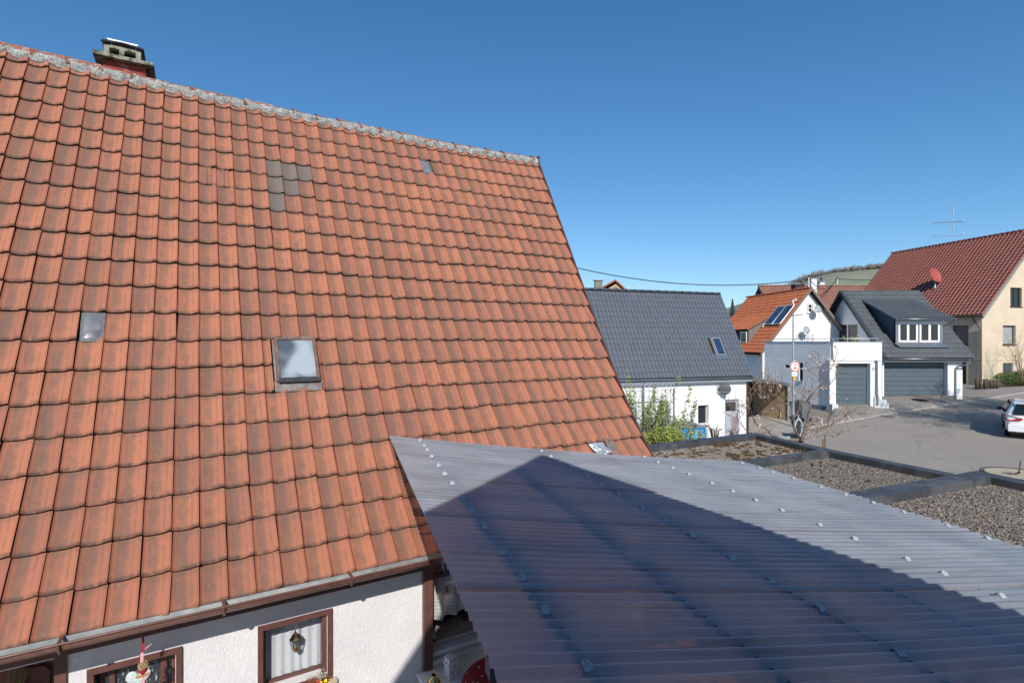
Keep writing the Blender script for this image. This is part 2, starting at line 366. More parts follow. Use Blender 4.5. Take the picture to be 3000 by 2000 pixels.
# glass tiles
GT = glass('glass_tile', (.10, .11, .12)); GTM, nt, b, out = newmat('old_glass_tile')
c = mix(nt, mapr(nt, noise_(nt, pos(nt), 7, 3), .3, .7), (.20, .21, .225), (.11, .115, .125)); nt.links.new(c, b.inputs['Base Color']); b.inputs['Roughness'].default_value = .22; b.inputs['Specular IOR Level'].default_value = .6
bump(nt, b, noise_(nt, pos(nt), 30, 3), .1, .004)
for k in ((8, -4), (18, 17)):
    mb = MB(); mb.box(.006, TW - .004, 0, TL * 1.1, .0, .014)
    g = tag(mb.build('glass_tile', mat('lead_grey', (.10, .105, .11), .5, .4, var=.3, vs=20), house), 'clear glass roof tile with dark rim'); g.matrix_local = hplace(*k)
    mb = MB(); mb.grid(lambda u, v: (.03 + (TW - .06) * u, .04 + (TL - .09) * v, .015 + .014 * math.sin(math.pi * u) ** .5 * math.sin(math.pi * v) ** .5), 8, 8); mb.build('glass_dome', GTM, g)
# deck under the tiles, back slope, gable, walls
mb = MB(); X0, X1 = -13 * TW, JR(20.6) * TW; XG = JR(0) * TW
for i in range(0, 20):
    if i == 19: a = roofp(20, X0, -.21); b_ = roofp(20.6, X0, -.18); mb.quad((X0, a.y, a.z), (X1, a.y, a.z), (X1, b_.y, b_.z), (X0, b_.y, b_.z)); mb.quad((X0, b_.y, b_.z), (X1, b_.y, b_.z), (X1, 2 * b_.y, ZE), (X0, 2 * b_.y, ZE))
    a = roofp(i, X0, -.05 - .16 * max(0, i - 11) / 9); b_ = roofp(i + 1, X0, -.05 - .16 * max(0, i - 10) / 9)
    mb.quad((X0, a.y, a.z), (JR(i) * TW, a.y, a.z), (JR(i + 1) * TW, b_.y, b_.z), (X0, b_.y, b_.z))
YR = roofp(20.6, 0).y; ZR = roofp(20, 0).z - .05
mb.build('roof_boarding', mat('dark_wood', (.05, .035, .028), .9, .1), house)
ZG = -4.2
# wall front at y = .33 with the openings measured off the photograph
WF = .33
mb = MB(); walls(mb, -.66, 2.157, ZG - .4, -2.17, [(-.50, .03, -3.3, -2.53), (.68, 1.222, -3.08, -2.525)], WF, WF + .28)
mb.build('wall', PLASTER, house)
mb = MB(); walls(mb, -2.5, -.725, ZG - .4, -2.17, [(-2.0, -.725, -4.0, -2.35)], WF, WF + .28); walls(mb, 2.252, 5.3, ZG - .4, -2.17, [(2.252, 4.9, -3.2, -2.33)], WF + .04, WF + .28)
mb.box(-2.5, -2.3, WF + .28, 2 * YR - .3, ZG - .4, -2.17); mb.box(5.1, 5.3, WF + .28, 2 * YR - .3, ZG - .4, -2.17); mb.box(-2.5, 5.3, 2 * YR - .3, 2 * YR - .1, ZG - .4, -2.17)
mb.prism([(5.1, .4, -2.17), (5.1, YR, ZR - .15), (5.1, 2 * YR - .2, -2.17)], (.2, 0, 0)); mb.prism([(-2.5, .4, -2.17), (-2.5, YR, ZR - .15), (-2.5, 2 * YR - .2, -2.17)], (.2, 0, 0))
mb.build('side_wall', PLASTER, house)
mb = MB(); mb.box(-2.3, 5.1, WF + .28, 2 * YR - .3, ZG - .1, ZG); mb.box(-2.3, 5.1, 1.5, 1.52, ZG, -2.17); mb.build('interior_partition', DARKROOM, house)
mb = MB(); mb.box(-.725, -.655, WF - .02, WF + .2, ZG, -2.17); mb.build('door_post', BROWN, house)
mb = MB(); mb.box(2.157, 2.25, WF - .06, WF + .2, -3.42, -2.17); mb.build('corner_post', BROWN, house)
mb = MB(); mb.box(X0, XG, .02, .045, -2.2, -2.06); mb.box(X0, XG, .045, WF + .02, -2.19, -2.17); mb.build('fascia_board', BROWN, house)
# gutter
mb = MB(); half_round(mb, (X0, -.092, -2.04), (XG + .05, -.092, -2.04), .068, 8); mb.tube([(X0, -.162, -2.034), (XG + .05, -.162, -2.034)], .010, 6)
gut = mb.build('gutter', BROWNM, house)
mb = MB(); half_round(mb, (X0, -.092, -2.041), (XG + .04, -.092, -2.041), .0605, 8); mb.build('gutter_lining', mat('grey_zinc_weathered', (.21, .215, .21), .6, .4, .1, var=.2, vs=14), gut)
for x in (-.62, .36, 1.33, 2.3, 3.3, 4.3, 5.2):
    mb = MB(); mb.tube([(x, -.168, -2.03), (x, -.165, -2.07), (x, -.13, -2.108), (x, -.09, -2.116), (x, -.04, -2.10), (x, .02, -2.08)], .010, 6); mb.box(x - .012, x + .012, -.16, -.02, -2.036, -2.031); mb.build('gutter_bracket', BROWNM, gut)
# verge board
mb = MB()
for i in range(0, 20):
    a, b_ = roofp(i, 0, .05), roofp(i + 1, 0, .05); c_, d_ = roofp(i, 0, -.10), roofp(i + 1, 0, -.10)
    xa, xb = JR(i) * TW + .004, JR(i + 1) * TW + .004; mb.prism([(xa, a.y, a.z), (xb, b_.y, b_.z), (xb, d_.y, d_.z), (xa, c_.y, c_.z)], (.03, 0, 0))
q = roofp(20.4, 0, .05); mb.box(X1 + .002, X1 + .036, q.y - .03, q.y + .03, q.z - .1, q.z + .06)
mb.build('verge_board', mat('brown_verge_metal', (.10, .05, .045), .5, .4, .2, var=.1), house)
# ridge tiles and crumbling mortar
RIDGE, nt, b, out = newmat('lichen_ridge'); p = pos(nt)
n1 = noise_(nt, p, 9, 6, .65, .5); n2 = noise_(nt, p, 38, 4, .6); n3 = noise_(nt, p, 3.3, 3)
c = mix(nt, mapr(nt, n1, .50, .62), (.33, .13, .08), (.44, .43, .40)); c = mix(nt, mapr(nt, n2, .54, .66), c, (.10, .09, .075)); c = mix(nt, mapr(nt, n3, .55, .7, 0, .7), c, (.13, .10, .075))
nt.links.new(c, b.inputs['Base Color']); b.inputs['Roughness'].default_value = .95; bump(nt, b, n2, .9, .02)
MORT, nt, b, out = newmat('old_mortar'); p = pos(nt)
n1 = noise_(nt, p, 14, 6, .7); vo = N(nt, 'ShaderNodeTexVoronoi', feature='DISTANCE_TO_EDGE', ins={'Vector': N(nt, 'ShaderNodeVectorMath', operation='ADD', ins={0: p, 1: N(nt, 'ShaderNodeTexNoise', ins={'Vector': p, 'Scale': 9.}).outputs['Color']}).outputs[0], 'Scale': 17.})
c = mix(nt, mapr(nt, n1, .35, .6), (.56, .57, .54), (.42, .42, .39)); c = mix(nt, mapr(nt, vo.outputs[0], .05, .005), c, (.06, .055, .05)); c = mix(nt, mapr(nt, n1, .64, .72), c, (.15, .13, .105))
nt.links.new(c, b.inputs['Base Color']); b.inputs['Roughness'].default_value = .95; bump(nt, b, math_(nt, 'ADD', n1, mapr(nt, vo.outputs[0], 0, .08)), .8, .02)
ry, rz_ = roofp(20.62, 0).y, roofp(20.62, 0).z - .035
x = X0; ridx = 0
while x < X1 - .02:
    l = min(.36, X1 - x); mb = MB(); vs = []; nn = 10; r0 = .090 + random.uniform(-.004, .004)
    for yy, rr in ((0, r0 + .012), (.05, r0 + .012), (.06, r0), (l, r0 - .004)):
        for k in range(nn + 1):
            q = math.pi * (1.04 - 1.08 * k / nn); wob = .004 * noise.noise(Vector((x + yy * 9, k, 1)))
            vs.append((yy, math.cos(q) * (rr + wob) * 1.05, math.sin(q) * (rr + wob)))
    fs = [(j * (nn + 1) + k, j * (nn + 1) + k + 1, (j + 1) * (nn + 1) + k + 1, (j + 1) * (nn + 1) + k) for j in range(3) for k in range(nn)] + [tuple(range(nn + 1))]
    mb.add(vs, fs, None, True); o = mb.build('ridge_tile', RIDGE, house)
    o.matrix_local = Matrix.Translation((x, ry, rz_ + lump(x, ry) + random.gauss(0, .003))) @ Matrix.Rotation(random.gauss(0, .012), 4, 'Y') @ Matrix.Rotation(random.gauss(0, .01), 4, 'Z')
    x += .335; ridx += 1
mb = MB()
def mort(u, v):
    x = X0 + (X1 - X0) * u; s_ = (x / TW) % 1.0
    low = 20.25 - .11 * math.sin(math.pi * s_) ** 1.5 - .07 * noise.noise(Vector((x * 7, 0, 0)))     # scalloped into the troughs
    i = low + (20.60 - low) * v
    h = .022 + .115 * v ** .8 + .030 * noise.noise(Vector((x * 11, v * 2.2, 5))) + .013 * noise.noise(Vector((x * 31, v * 6, 2)))
    a = roofp(low, x, .018); b_ = Vector((x, ry - .086, rz_ + .035)); q = a.lerp(b_, v); bl = .022 * math.sin(math.pi * v) + (.018 * noise.noise(Vector((x * 11, v * 2.2, 5))) + .011 * noise.noise(Vector((x * 31, v * 6, 2)))) * (1 if v > 0 else 0)
    return (x, q.y - bl * .8, q.z + bl * .6 + lump(x, q.y))
mb.grid(mort, 760, 7); mb.build('ridge_mortar', MORT, house, kind='stuff')
# skylight in the roof
def rfM(i, x, up=0):
    q = roofp(i, x, up); return Matrix.Translation(q) @ Matrix.Rotation(R(pitch[int(i)]), 4, 'X')
sk = empty('skylight'); sk.parent = house; sk.matrix_local = rfM(6.02, 4.46 * TW, -.01)
SW, SH = 2.36 * TW, 1.97 * TL
RUST = mat('rusty_brown_steel', (.14, .085, .07), .55, .4, .2, var=.25, vs=18, col2=(.20, .12, .08), c2s=8)
mb = MB(); frame(mb, .03, SW, .09, SH, .035, -.055, 0, Matrix(((1, 0, 0, 0), (0, 0, 1, 0), (0, -1, 0, 0), (0, 0, 0, 1)))); mb.build('skylight_frame', RUST, sk)
mb = MB(); mb.box(0, SW + .03, -.02, .11, .008, .02); mb.box(.01, .03, .1, SH, .0, .02); mb.box(.03, SW, SH, SH + .012, 0, .05); mb.build('flashing', mat('lead_flashing', (.20, .19, .18), .5, .5, .3, var=.3, vs=15, col2=(.25, .12, .07), c2s=12), sk)
SKG, nt, b, out = newmat('wired_glass'); p = pos(nt); b.inputs['Base Color'].default_value = (.10, .115, .13, 1); b.inputs['Roughness'].default_value = .12; b.inputs['Specular IOR Level'].default_value = 1.
c = mix(nt, mapr(nt, noise_(nt, p, 2.6, 2, .4, .3), .40, .62), (.08, .09, .10), (.34, .38, .40)); nt.links.new(c, b.inputs['Base Color']); bump(nt, b, noise_(nt, p, 90, 3), .5, .004)  # pale and dark areas imitate reflection and see-through, painted as soft noise
mb = MB(); mb.box(.065, SW - .035, .125, SH - .035, .036, .042); mb.build('pane', SKG, sk)
mb = MB(); mb.box(.045, SW - .01, .075, .13, .04, .058); mb.tube([(.05, .08, .05), (SW - .02, .08, .05)], .007, 6); mb.build('opening_bar', mat('worn_black_metal', (.05, .05, .05), .4, .5, .4, var=.4, vs=20), sk)
# crumpled lead sheet by the canopy
mb = MB()
def lead(u, v):
    q = roofp(2.25 + .62 * v, (23.1 + 1.25 * u + .25 * (1 - v)) * TW, .022 + .02 * abs(noise.noise(Vector((u * 4, v * 5, 9)))) + (.075 * (1 - v) ** 2 * (.5 + abs(noise.noise(Vector((u * 9, v * 7, 4)))))) + .018 * math.sin(u * 3.2))
    return tuple(q)
mb.grid(lead, 26, 20)
tag(mb.build('lead_flashing', mat('crumpled_lead', (.50, .52, .54), .42, .5, .55, var=.25, vs=20, bs=45, bd=.01), None, M=None), 'crumpled silver lead flashing lying on the tiles beside the canopy edge', 'flashing').matrix_world = HM
mb = MB(); mb.grid(lambda u, v: tuple(roofp(2.1 + .95 * v, (24.5 + .75 * u) * TW, .031 + .01 * noise.noise(Vector((u * 5, v * 5, 2))))), 8, 8); mb.build('cement_patch', mat('cement_smear', (.15, .14, .125), .95, .1, var=.3, vs=20, col2=(.28, .11, .07), c2s=14, bs=50), house)
# chimney
c0 = HP(362, 190, YR + .15); ch = empty('chimney'); ch.parent = house; cz0 = HP(281, 162, YR).z; ch.location = (c0.x, YR + .2, cz0); ch.scale = (.70, .70, .82); ZS = 0.
BR = mat('red_painted_brick', (.24, .045, .04), .8, .2, var=.25, vs=9, col2=(.34, .13, .09), c2s=5, bs=25)
CONC = mat('lichen_concrete', (.26, .25, .20), .95, .1, var=.3, vs=16, col2=(.08, .085, .045), c2=(.5, .6), c2s=9, bs=50, bd=.01)
mb = MB(); mb.box(-.30, .36, -.22, .33, -1.2, ZS - .01); mb.build('stack', BR, ch)
mb = MB(); mb.prism([(-.44, -.36, ZS), (.50, -.36, ZS), (.5, .47, ZS), (-.44, .47, ZS)], (0, 0, .055)); mb.build('slab', CONC, ch)
for x in (-.25, -.02, .24):
    for y in (-.18, .28):
        mb = MB(); mb.box(x - .035, x + .045, y - .04, y + .04, ZS + .055, ZS + .20); mb.build('cowl_pillar', CONC, ch)
mb = MB(); mb.box(-.03 - .26, .29, -.22, -.13, ZS + .2, ZS + .245); mb.box(-.29, .29, .24, .33, ZS + .2, ZS + .245); mb.box(-.29, -.2, -.13, .24, ZS + .2, ZS + .245); mb.box(.2, .29, -.13, .24, ZS + .2, ZS + .245); mb.build('cowl_ring', CONC, ch)
mb = MB(); vs = []
for u in range(9):
    x = -.33 + .66 * u / 8; z = ZS + .31 + .035 * math.sin(math.pi * u / 8)
    vs += [(x, -.26, z - .05), (x, -.2, z), (x, .3, z), (x, .36, z - .05)]
mb.add(vs, [(4 * u + k, 4 * u + k + 1, 4 * u + 5 + k, 4 * u + 4 + k) for u in range(8) for k in range(3)])
mb.add([(x, y, z - .012) for x, y, z in vs], [(4 * u + k + 1, 4 * u + k, 4 * u + 4 + k, 4 * u + 5 + k) for u in range(8) for k in range(3)]); mb.build('cowl_lid', mat('dark_cowl_metal', (.10, .10, .10), .35, .5, .8, var=.2, vs=12), ch)
mb = MB(); mb.box(-.24, .24, -.215, -.195, ZS + .325, ZS + .345)
for x in (-.18, .2): mb.tube([(x, -.2, ZS + .33), (x + .01, -.215, ZS + .29), (x, -.18, ZS + .24)], .007, 5)
mb.build('lid_strap', STEEL, ch)
# ---- windows in the white wall
def casing(name, x0, x1, z0, z1, t=.042):
    mb = MB(); frame(mb, x0, x1, z0, z1, t, WF - .022, WF + .06); return mb.build(name, BROWN, house)
cw = casing('window', .636, 1.266, -3.13, -2.487)
mb = MB(); frame(mb, .68, 1.222, -3.088, -2.525, .03, WF + .10, WF + .14); mb.box(1.18, 1.225, WF + .02, WF + .1, -3.08, -2.53); mb.build('window_sash', BROWN, cw)
CLEAR = glass('clear_pane', (.02, .025, .03), 1., .90)
mb = MB(); mb.box(.71, 1.192, WF + .118, WF + .122, -3.058, -2.555); mb.build('pane', CLEAR, cw)
mb = MB(); mb.box(.6, 1.3, WF - .06, WF + .02, -3.16, -3.132); mb.build('window_sill', mat('cream_sill', (.45, .36, .24), .6, .3), cw)
lw = casing('window', -.536, .076, -3.36, -2.49)
mb = MB(); frame(mb, -.47, .03, -3.31, -2.53, .03, WF + .09, WF + .13); mb.box(-.41, -.375, WF + .08, WF + .12, -3.3, -2.55); mb.box(-.075, -.03, WF + .08, WF + .125, -3.3, -2.55); mb.build('window_sash', BROWN, lw)
FR, nt, b, out = newmat('ribbed_glass'); p = pos(nt); mp = N(nt, 'ShaderNodeMapping', ins={0: p, 3: (1, 1, .25)}).outputs[0]
n1 = noise_(nt, mp, 75, 3, .6); c = mix(nt, mapr(nt, n1, .55, .72), (.035, .04, .045), (.45, .48, .5)); nt.links.new(c, b.inputs['Base Color']); b.inputs['Roughness'].default_value = .15; b.inputs['Specular IOR Level'].default_value = .8; bump(nt, b, n1, .8, .01)
mb = MB(); mb.box(-.44, .0, WF + .10, WF + .106, -3.28, -2.56); mb.build('pane', FR, lw)
# right-hand window bay
rb = empty('window'); rb.parent = house; rb.location = (0, 0, 0)
mb = MB(); mb.box(2.25, 4.9, WF + .0, WF + .05, -2.40, -2.33); mb.box(2.25, 4.9, WF + .02, WF + .06, -2.47, -2.42); mb.box(3.5, 3.56, WF + .02, WF + .07, -3.2, -2.4); mb.build('window_frame', BROWN, rb)
mb = MB(); mb.box(2.252, 4.9, WF - .03, WF + .08, -3.235, -3.195); mb.box(2.252, 4.9, WF - .05, WF - .02, -3.31, -3.27); mb.build('window_sill', mat('grey_white_sill', (.55, .56, .58), .5, .4, var=.06), rb)
mb = MB(); mb.box(2.255, 4.88, WF + .066, WF + .07, -3.19, -2.47); mb.build('pane', CLEAR, rb)
mb = MB(); mb.box(-.95, -.725, WF + .3, WF + .33, -4.0, -2.42); mb.box(-.965, -.95, WF + .29, WF + .33, -4.0, -2.42); mb.build('door_panel', mat('beige_door', (.30, .24, .17), .6, .3), house)
for x0, x1 in ((-2.0, -1.94),):
    mb = MB(); mb.box(x0, x1, WF, WF + .1, -4, -2.35); mb.build('door_frame', BROWN, house)
# ---- curtains
def curtain(name, x0, x1, z0, z1, yl, folds, amp, m, scallop=0, n=120):
    mb = MB()
    def f(u, v):
        x = x0 + (x1 - x0) * u; ph = u * folds * 2 * math.pi + 1.3 * noise.noise(Vector((u * 5, 0, 2)))
        zb = z0 + (scallop * abs(math.sin(u * folds * 3.1)) + (z1 - z0) * .17 * u if scallop else 0)
        return (x, yl + amp * math.sin(ph) * (1.2 - .4 * v), zb + (z1 - zb) * v)
    mb.grid(f, n, 14); o = mb.build(name, m); o.matrix_world = HM; return o
CUR, nt, b, out = newmat('curtain_cloth'); p = pos(nt)
vo = N(nt, 'ShaderNodeTexVoronoi', ins={'Vector': p, 'Scale': 24.}); k = math_(nt, 'MULTIPLY', mapr(nt, vo.outputs['Distance'], .14, .10), mapr(nt, N(nt, 'ShaderNodeSeparateColor', ins={0: vo.outputs['Color']}).outputs[0], .6, .62))
c = mix(nt, k, (.66, .70, .74), (.40, .10, .10)); nt.links.new(c, b.inputs['Base Color']); b.inputs['Roughness'].default_value = .9
CUR2, nt, b, out = newmat('lace_cloth'); p = pos(nt); sz = N(nt, 'ShaderNodeSeparateXYZ', ins={0: p}).outputs[2]
vo = N(nt, 'ShaderNodeTexVoronoi', ins={'Vector': p, 'Scale': 15.}); k = math_(nt, 'MULTIPLY', mapr(nt, vo.outputs['Distance'], .33, .25), mapr(nt, N(nt, 'ShaderNodeSeparateColor', ins={0: vo.outputs['Color']}).outputs[0], .45, .5))
k = math_(nt, 'MULTIPLY', k, mapr(nt, sz, -2.74, -2.68)); c = mix(nt, k, (.62, .64, .64), (.42, .06, .07))
wv = math_(nt, 'SINE', math_(nt, 'MULTIPLY', sz, 170.)); c = mix(nt, math_(nt, 'MULTIPLY', mapr(nt, wv, .6, .9), mapr(nt, sz, -2.70, -2.76)), c, (.36, .38, .38)); nt.links.new(c, b.inputs['Base Color']); b.inputs['Roughness'].default_value = .9
tag(curtain('curtain', .705, 1.20, -3.07, -2.54, WF + .165, 6.3, .0055, CUR), 'white curtain with tiny red motifs in the window behind the hanging lantern', 'curtain')
tag(curtain('curtain', 2.262, 3.45, -2.99, -2.45, WF + .12, 7, .022, CUR2, .035, 220), 'short lace valance with red flowers in the window beside the brown corner post', 'curtain')
# ---- brass lantern hanging in the middle window
lc = HP(865.5, 1873, WF + .05); ln = empty('lantern', HM @ lc, YAW, 'small brass hexagonal lantern hanging in front of the white curtain', 'lantern')
ln.scale = (1.7, 1.7, 1.7); OLDB = mat('antique_brass', (.26, .21, .13), .3, .6, 1., var=.2, vs=60)
mb = MB(); mb.lathe([(.001, .052), (.004, .045), (.008, .036), (.014, .03), (.020, .026), (.021, .022), (.0185, .021), (.028, .012), (.031, .008), (.029, .006)], 6, smooth=False); mb.lathe([(.029, .006), (.0295, .002), (.027, .002)], 6); mb.build('roof_cap', OLDB, ln)
mb = MB()
for k in range(6):
    q = math.pi / 3 * k; mb.tube([(.029 * math.cos(q), .029 * math.sin(q), .004), (.015 * math.cos(q), .015 * math.sin(q), -.048)], .0017, 5)
mb.build('cage', OLDB, ln)
mb = MB(); mb.lathe([(.016, -.046), (.017, -.05), (.011, -.056), (.009, -.062), (.001, -.064)], 8); mb.lathe([(.006, -.046), (.006, -.038), (.001, -.036)], 8); mb.build('base_cup', BRASS, ln)
mb = MB(); mb.lathe([(.0275, .004), (.0145, -.047)], 6, smooth=False); mb.build('glass_sides', glass('lantern_glass', (.05, .05, .05), 1., .8), ln)
mb = MB()
for k in range(3): mb.tube([(.005 * math.cos(a), 0, .058 + k * .011 + .006 * math.sin(a)) for a in [i * math.pi / 5 for i in range(11)]], .0012, 5)
mb.build('chain', BRASS, ln)
# ---- ribbon ornament hanging from the gutter
RED = mat('red_ribbon', (.42, .02, .025), .6, .4, var=.1); 
GING, nt, b, out = newmat('gingham_ribbon'); p = N(nt, 'ShaderNodeTexCoord').outputs['Object']; ck = N(nt, 'ShaderNodeTexChecker', ins={'Vector': p, 'Scale': 260., 1: (.6, .06, .08, 1), 2: (.75, .68, .68, 1)}); nt.links.new(ck.outputs[0], b.inputs['Base Color'])
STRAW = mat('straw', (.48, .34, .17), .8, .2, var=.3, vs=60); 
rt_ = HP(419, 1847, .09); og = empty('hanging_ornament', HM @ rt_, YAW, 'country ornament on a red ribbon: straw ball, red heart and cinnamon stick', 'ornament')
def zz(py): return HP(419, py, .09).z - rt_.z
mb = MB(); mb.box(-.008, .008, -.001, .001, zz(1906), .05); mb.build('ribbon', RED, og)
mb = MB(); mb.grid(lambda u, v: (.002 + .055 * u ** .8, .006 * math.sin(u * 5), zz(1905) + .045 * u + .010 * (v - .5) * (1 - .8 * u * u)), 8, 2); mb.build('ribbon_tail', GING, og)
mb = MB(); mb.grid(lambda u, v: (-.002 - .036 * u, .005 * math.sin(u * 4), zz(1908) - .012 * math.sin(u * 2) - .052 * u ** 1.5 + .011 * (v - .5) * (1 - .6 * u * u)), 8, 2); mb.build('ribbon_tail', RED, og)
mb = MB(); mb.box(-.017, .003, -.002, .0, zz(1940), zz(1910)); mb.box(-.008, .010, -.002, .0, zz(2080), zz(1978)); mb.build('gingham_band', GING, og)
mb = MB()
for k in range(26):
    q = Vector((random.gauss(0, 1), random.gauss(0, 1), random.gauss(0, 1))).normalized(); a = q.orthogonal().normalized(); b_ = q.cross(a); rr = random.uniform(.027, .034)
    mb.tube([a * math.cos(t) * rr + b_ * math.sin(t) * rr + Vector((.001, 0, zz(1947))) for t in [i * 2 * math.pi / 12 for i in range(13)]], .0013, 4, cap=False)
mb.build('straw_ball', STRAW, og)
mb = MB(); 
def heart(u, v):
    th = 2 * math.pi * u; r = math.sin(math.pi * v); X = .030 * r * math.sin(th) ** 3; Z = .0022 * r * (13 * math.cos(th) - 5 * math.cos(2 * th) - 2 * math.cos(3 * th) - math.cos(4 * th))
    return (X, .012 * math.cos(math.pi * v), Z + zz(1965))
mb.grid(heart, 24, 10); mb.build('red_heart', mat('red_wicker', (.30, .015, .02), .7, .3, var=.5, vs=120, bs=160, bd=.01), og)
for dz, L_ in ((0, .046), (-.006, .040)): 
    mb = MB(); mb.tube([(-L_, .0, zz(1977) + dz), (L_, -.004, zz(1977) + dz + .006)], .0065, 8); mb.build('cinnamon_stick', mat('cinnamon', (.42, .20, .08), .8, .2, var=.2, vs=60), og)
mb = MB()
for k in range(20): mb.tube([(-.015, .003, zz(1962)), (-.015 - random.uniform(.01, .03), random.uniform(-.01, .01), zz(1962) + random.uniform(-.022, .01))], .0007, 3)
mb.build('dry_grass', STRAW, og)
# white fluffy heart in the left window
hc = HP(405, 1985, WF + .085); mb = MB()
def hh(u, v):
    th = 2 * math.pi * u; r = math.sin(math.pi * v / 2) ; f = 1 + .06 * noise.noise(Vector((math.cos(th) * 4, math.sin(th) * 4, v * 5)))
    return (.0052 * f * r * 16 * math.sin(th) ** 3, -.018 * math.cos(math.pi * v / 2), .0056 * f * r * (13 * math.cos(th) - 5 * math.cos(2 * th) - 2 * math.cos(3 * th) - math.cos(4 * th)))
mb.grid(hh, 40, 8); o = tag(mb.build('heart_decoration', mat('white_wool', (.66, .76, .76), .95, .1, var=.15, vs=60, bs=110, bd=.02, bstr=.9)), 'white fluffy heart hanging against the ribbed glass of the left window', 'decoration'); o.matrix_world = HM @ Matrix.Translation(hc)
# dried bouquet with yellow flowers
fc = HP(938, 1992, WF - .05); bq = empty('bouquet', HM @ fc, YAW, 'bouquet of dried red stems, grey moss and yellow flowers on the window sill', 'flowers'); bq.scale = (1.5, 1.3, 1.5)
mb = MB()
for k in range(70): a = random.uniform(-.085, -.02); mb.tube([(a * .5, 0, -.06), (a + random.gauss(0, .01), random.gauss(0, .02), random.uniform(-.01, .045) )], .0009, 3)
mb.build('dried_stems', mat('dried_red_stems', (.36, .13, .07), .9, .1, var=.4, vs=80), bq)
mb = MB()
for k in range(120): q = Vector((random.gauss(.005, .016), random.gauss(0, .014), random.gauss(.028, .013))); mb.ball(q, .0032, 5, 3)
mb.build('grey_moss', mat('grey_lichen', (.42, .40, .33), .95, .1, var=.3, vs=80), bq)
YEL = mat('yellow_petals', (.85, .62, .02), .7, .2, var=.15, vs=60)
for x, y, z in ((.0, -.02, -.004), (.028, -.02, .0), (.012, -.02, -.022), (.036, -.015, -.02), (-.012, -.02, -.024)):
    mb = MB(); mb.lathe([(.0005, -.002), (.005, -.003), (.0105, .0)], 12, Matrix.Translation((x, y, z)) @ Matrix.Rotation(R(80), 4, 'X')); fl = mb.build('flower', YEL, bq)
    mb = MB(); mb.ball((x, y - .002, z), .003, 7, 4); mb.build('flower_centre', mat('flower_centre_brown', (.35, .16, .02), .9, .1), fl)
for x, z in ((-.014, .004), (-.02, -.014)):
    mb = MB(); mb.ball((x, -.02, z), .009, 8, 5); mb.build('flower', mat('red_petals', (.55, .03, .02), .8, .2), bq)
mb = MB()
for k in range(14): a = random.uniform(-.03, .04); mb.grid(lambda u, v: (a + .03 * (u - .5) * v, -.015, -.05 + .05 * v), 2, 2)
mb.build('leaves', mat('dark_leaf', (.06, .10, .03), .6, .3), bq)
# ================================================================ things at the right-hand window of the old house
tc = HP(1295, 1985, .08); TZ = tc.z; WT = mat('white_painted_wood', (.62, .62, .64), .6, .3, var=.06)
tb = empty('side_table', HM @ Vector((tc.x, .08, TZ)), YAW, 'small white wooden side table under the lace-curtained window', 'table')
mb = MB(); mb.box(-.19, .22, -.17, .20, -.025, -.004); mb.build('tabletop', WT, tb)
for x in (-.17, .18):
    for y in (-.15, .17): mb = MB(); mb.box(x, x + .03, y, y + .03, ZG - TZ, -.025); mb.build('leg', WT, tb)
mb = MB(); mb.box(-.17, .2, -.15, -.135, -.08, -.025); mb.build('apron', WT, tb)
wc = empty('watering_can', HM @ Vector((HP(1272, 1985, .0).x, .0, TZ)), YAW, 'small shiny brass watering can on the white side table', 'watering can')
mb = MB(); mb.lathe([(.001, 0), (.05, 0), (.058, .01), (.06, .035), (.055, .065), (.04, .085), (.024, .098), (.022, .112), (.026, .118)], 20); mb.build('body', BRASS, wc)
mb = MB(); mb.tube([(.0, .03, .10), (-.004, .02, .135), (.0, -.005, .155), (.01, -.03, .14), (.012, -.04, .10)], .005, 7); mb.build('handle', BRASS, wc)
mb = MB(); mb.tube([(-.045, -.02, .03), (-.075, -.03, .07), (-.085, -.035, .10)], [.009, .006, .004], 7); mb.build('spout', BRASS, wc)
wl = empty('candle_lantern', HM @ Vector((HP(1319, 1975, .06).x, .06, TZ)), YAW + R(12), 'white pierced candle lantern tower on the side table', 'lantern')
PIERCED, nt, b, out = newmat('pierced_white_tin'); p = N(nt, 'ShaderNodeTexCoord').outputs['Object']
vo = N(nt, 'ShaderNodeTexNoise', ins={'Vector': p, 'Scale': 62.}); c = mix(nt, mapr(nt, vo.outputs[0], .56, .59), (.62, .62, .64), (.05, .05, .06)); nt.links.new(c, b.inputs['Base Color'])
mb = MB(); mb.box(-.042, .042, -.042, .042, .0, .14); mb.build('lower_box', PIERCED, wl)
mb = MB(); mb.box(-.052, .052, -.052, .052, .14, .152); mb.box(-.04, .04, -.04, .04, .152, .20); mb.box(-.048, .048, -.048, .048, .2, .206); mb.build('upper_box', PIERCED, wl)
mb = MB(); frame(mb, -.046, .046, 0, .14, .01, -.046, -.042); frame(mb, -.043, .043, .152, .2, .008, -.044, -.04); mb.tube([(-.04, 0, .205), (-.03, 0, .30), (.03, 0, .30), (.04, 0, .205)], .0015, 4); mb.build('corner_trim', WT, wl)
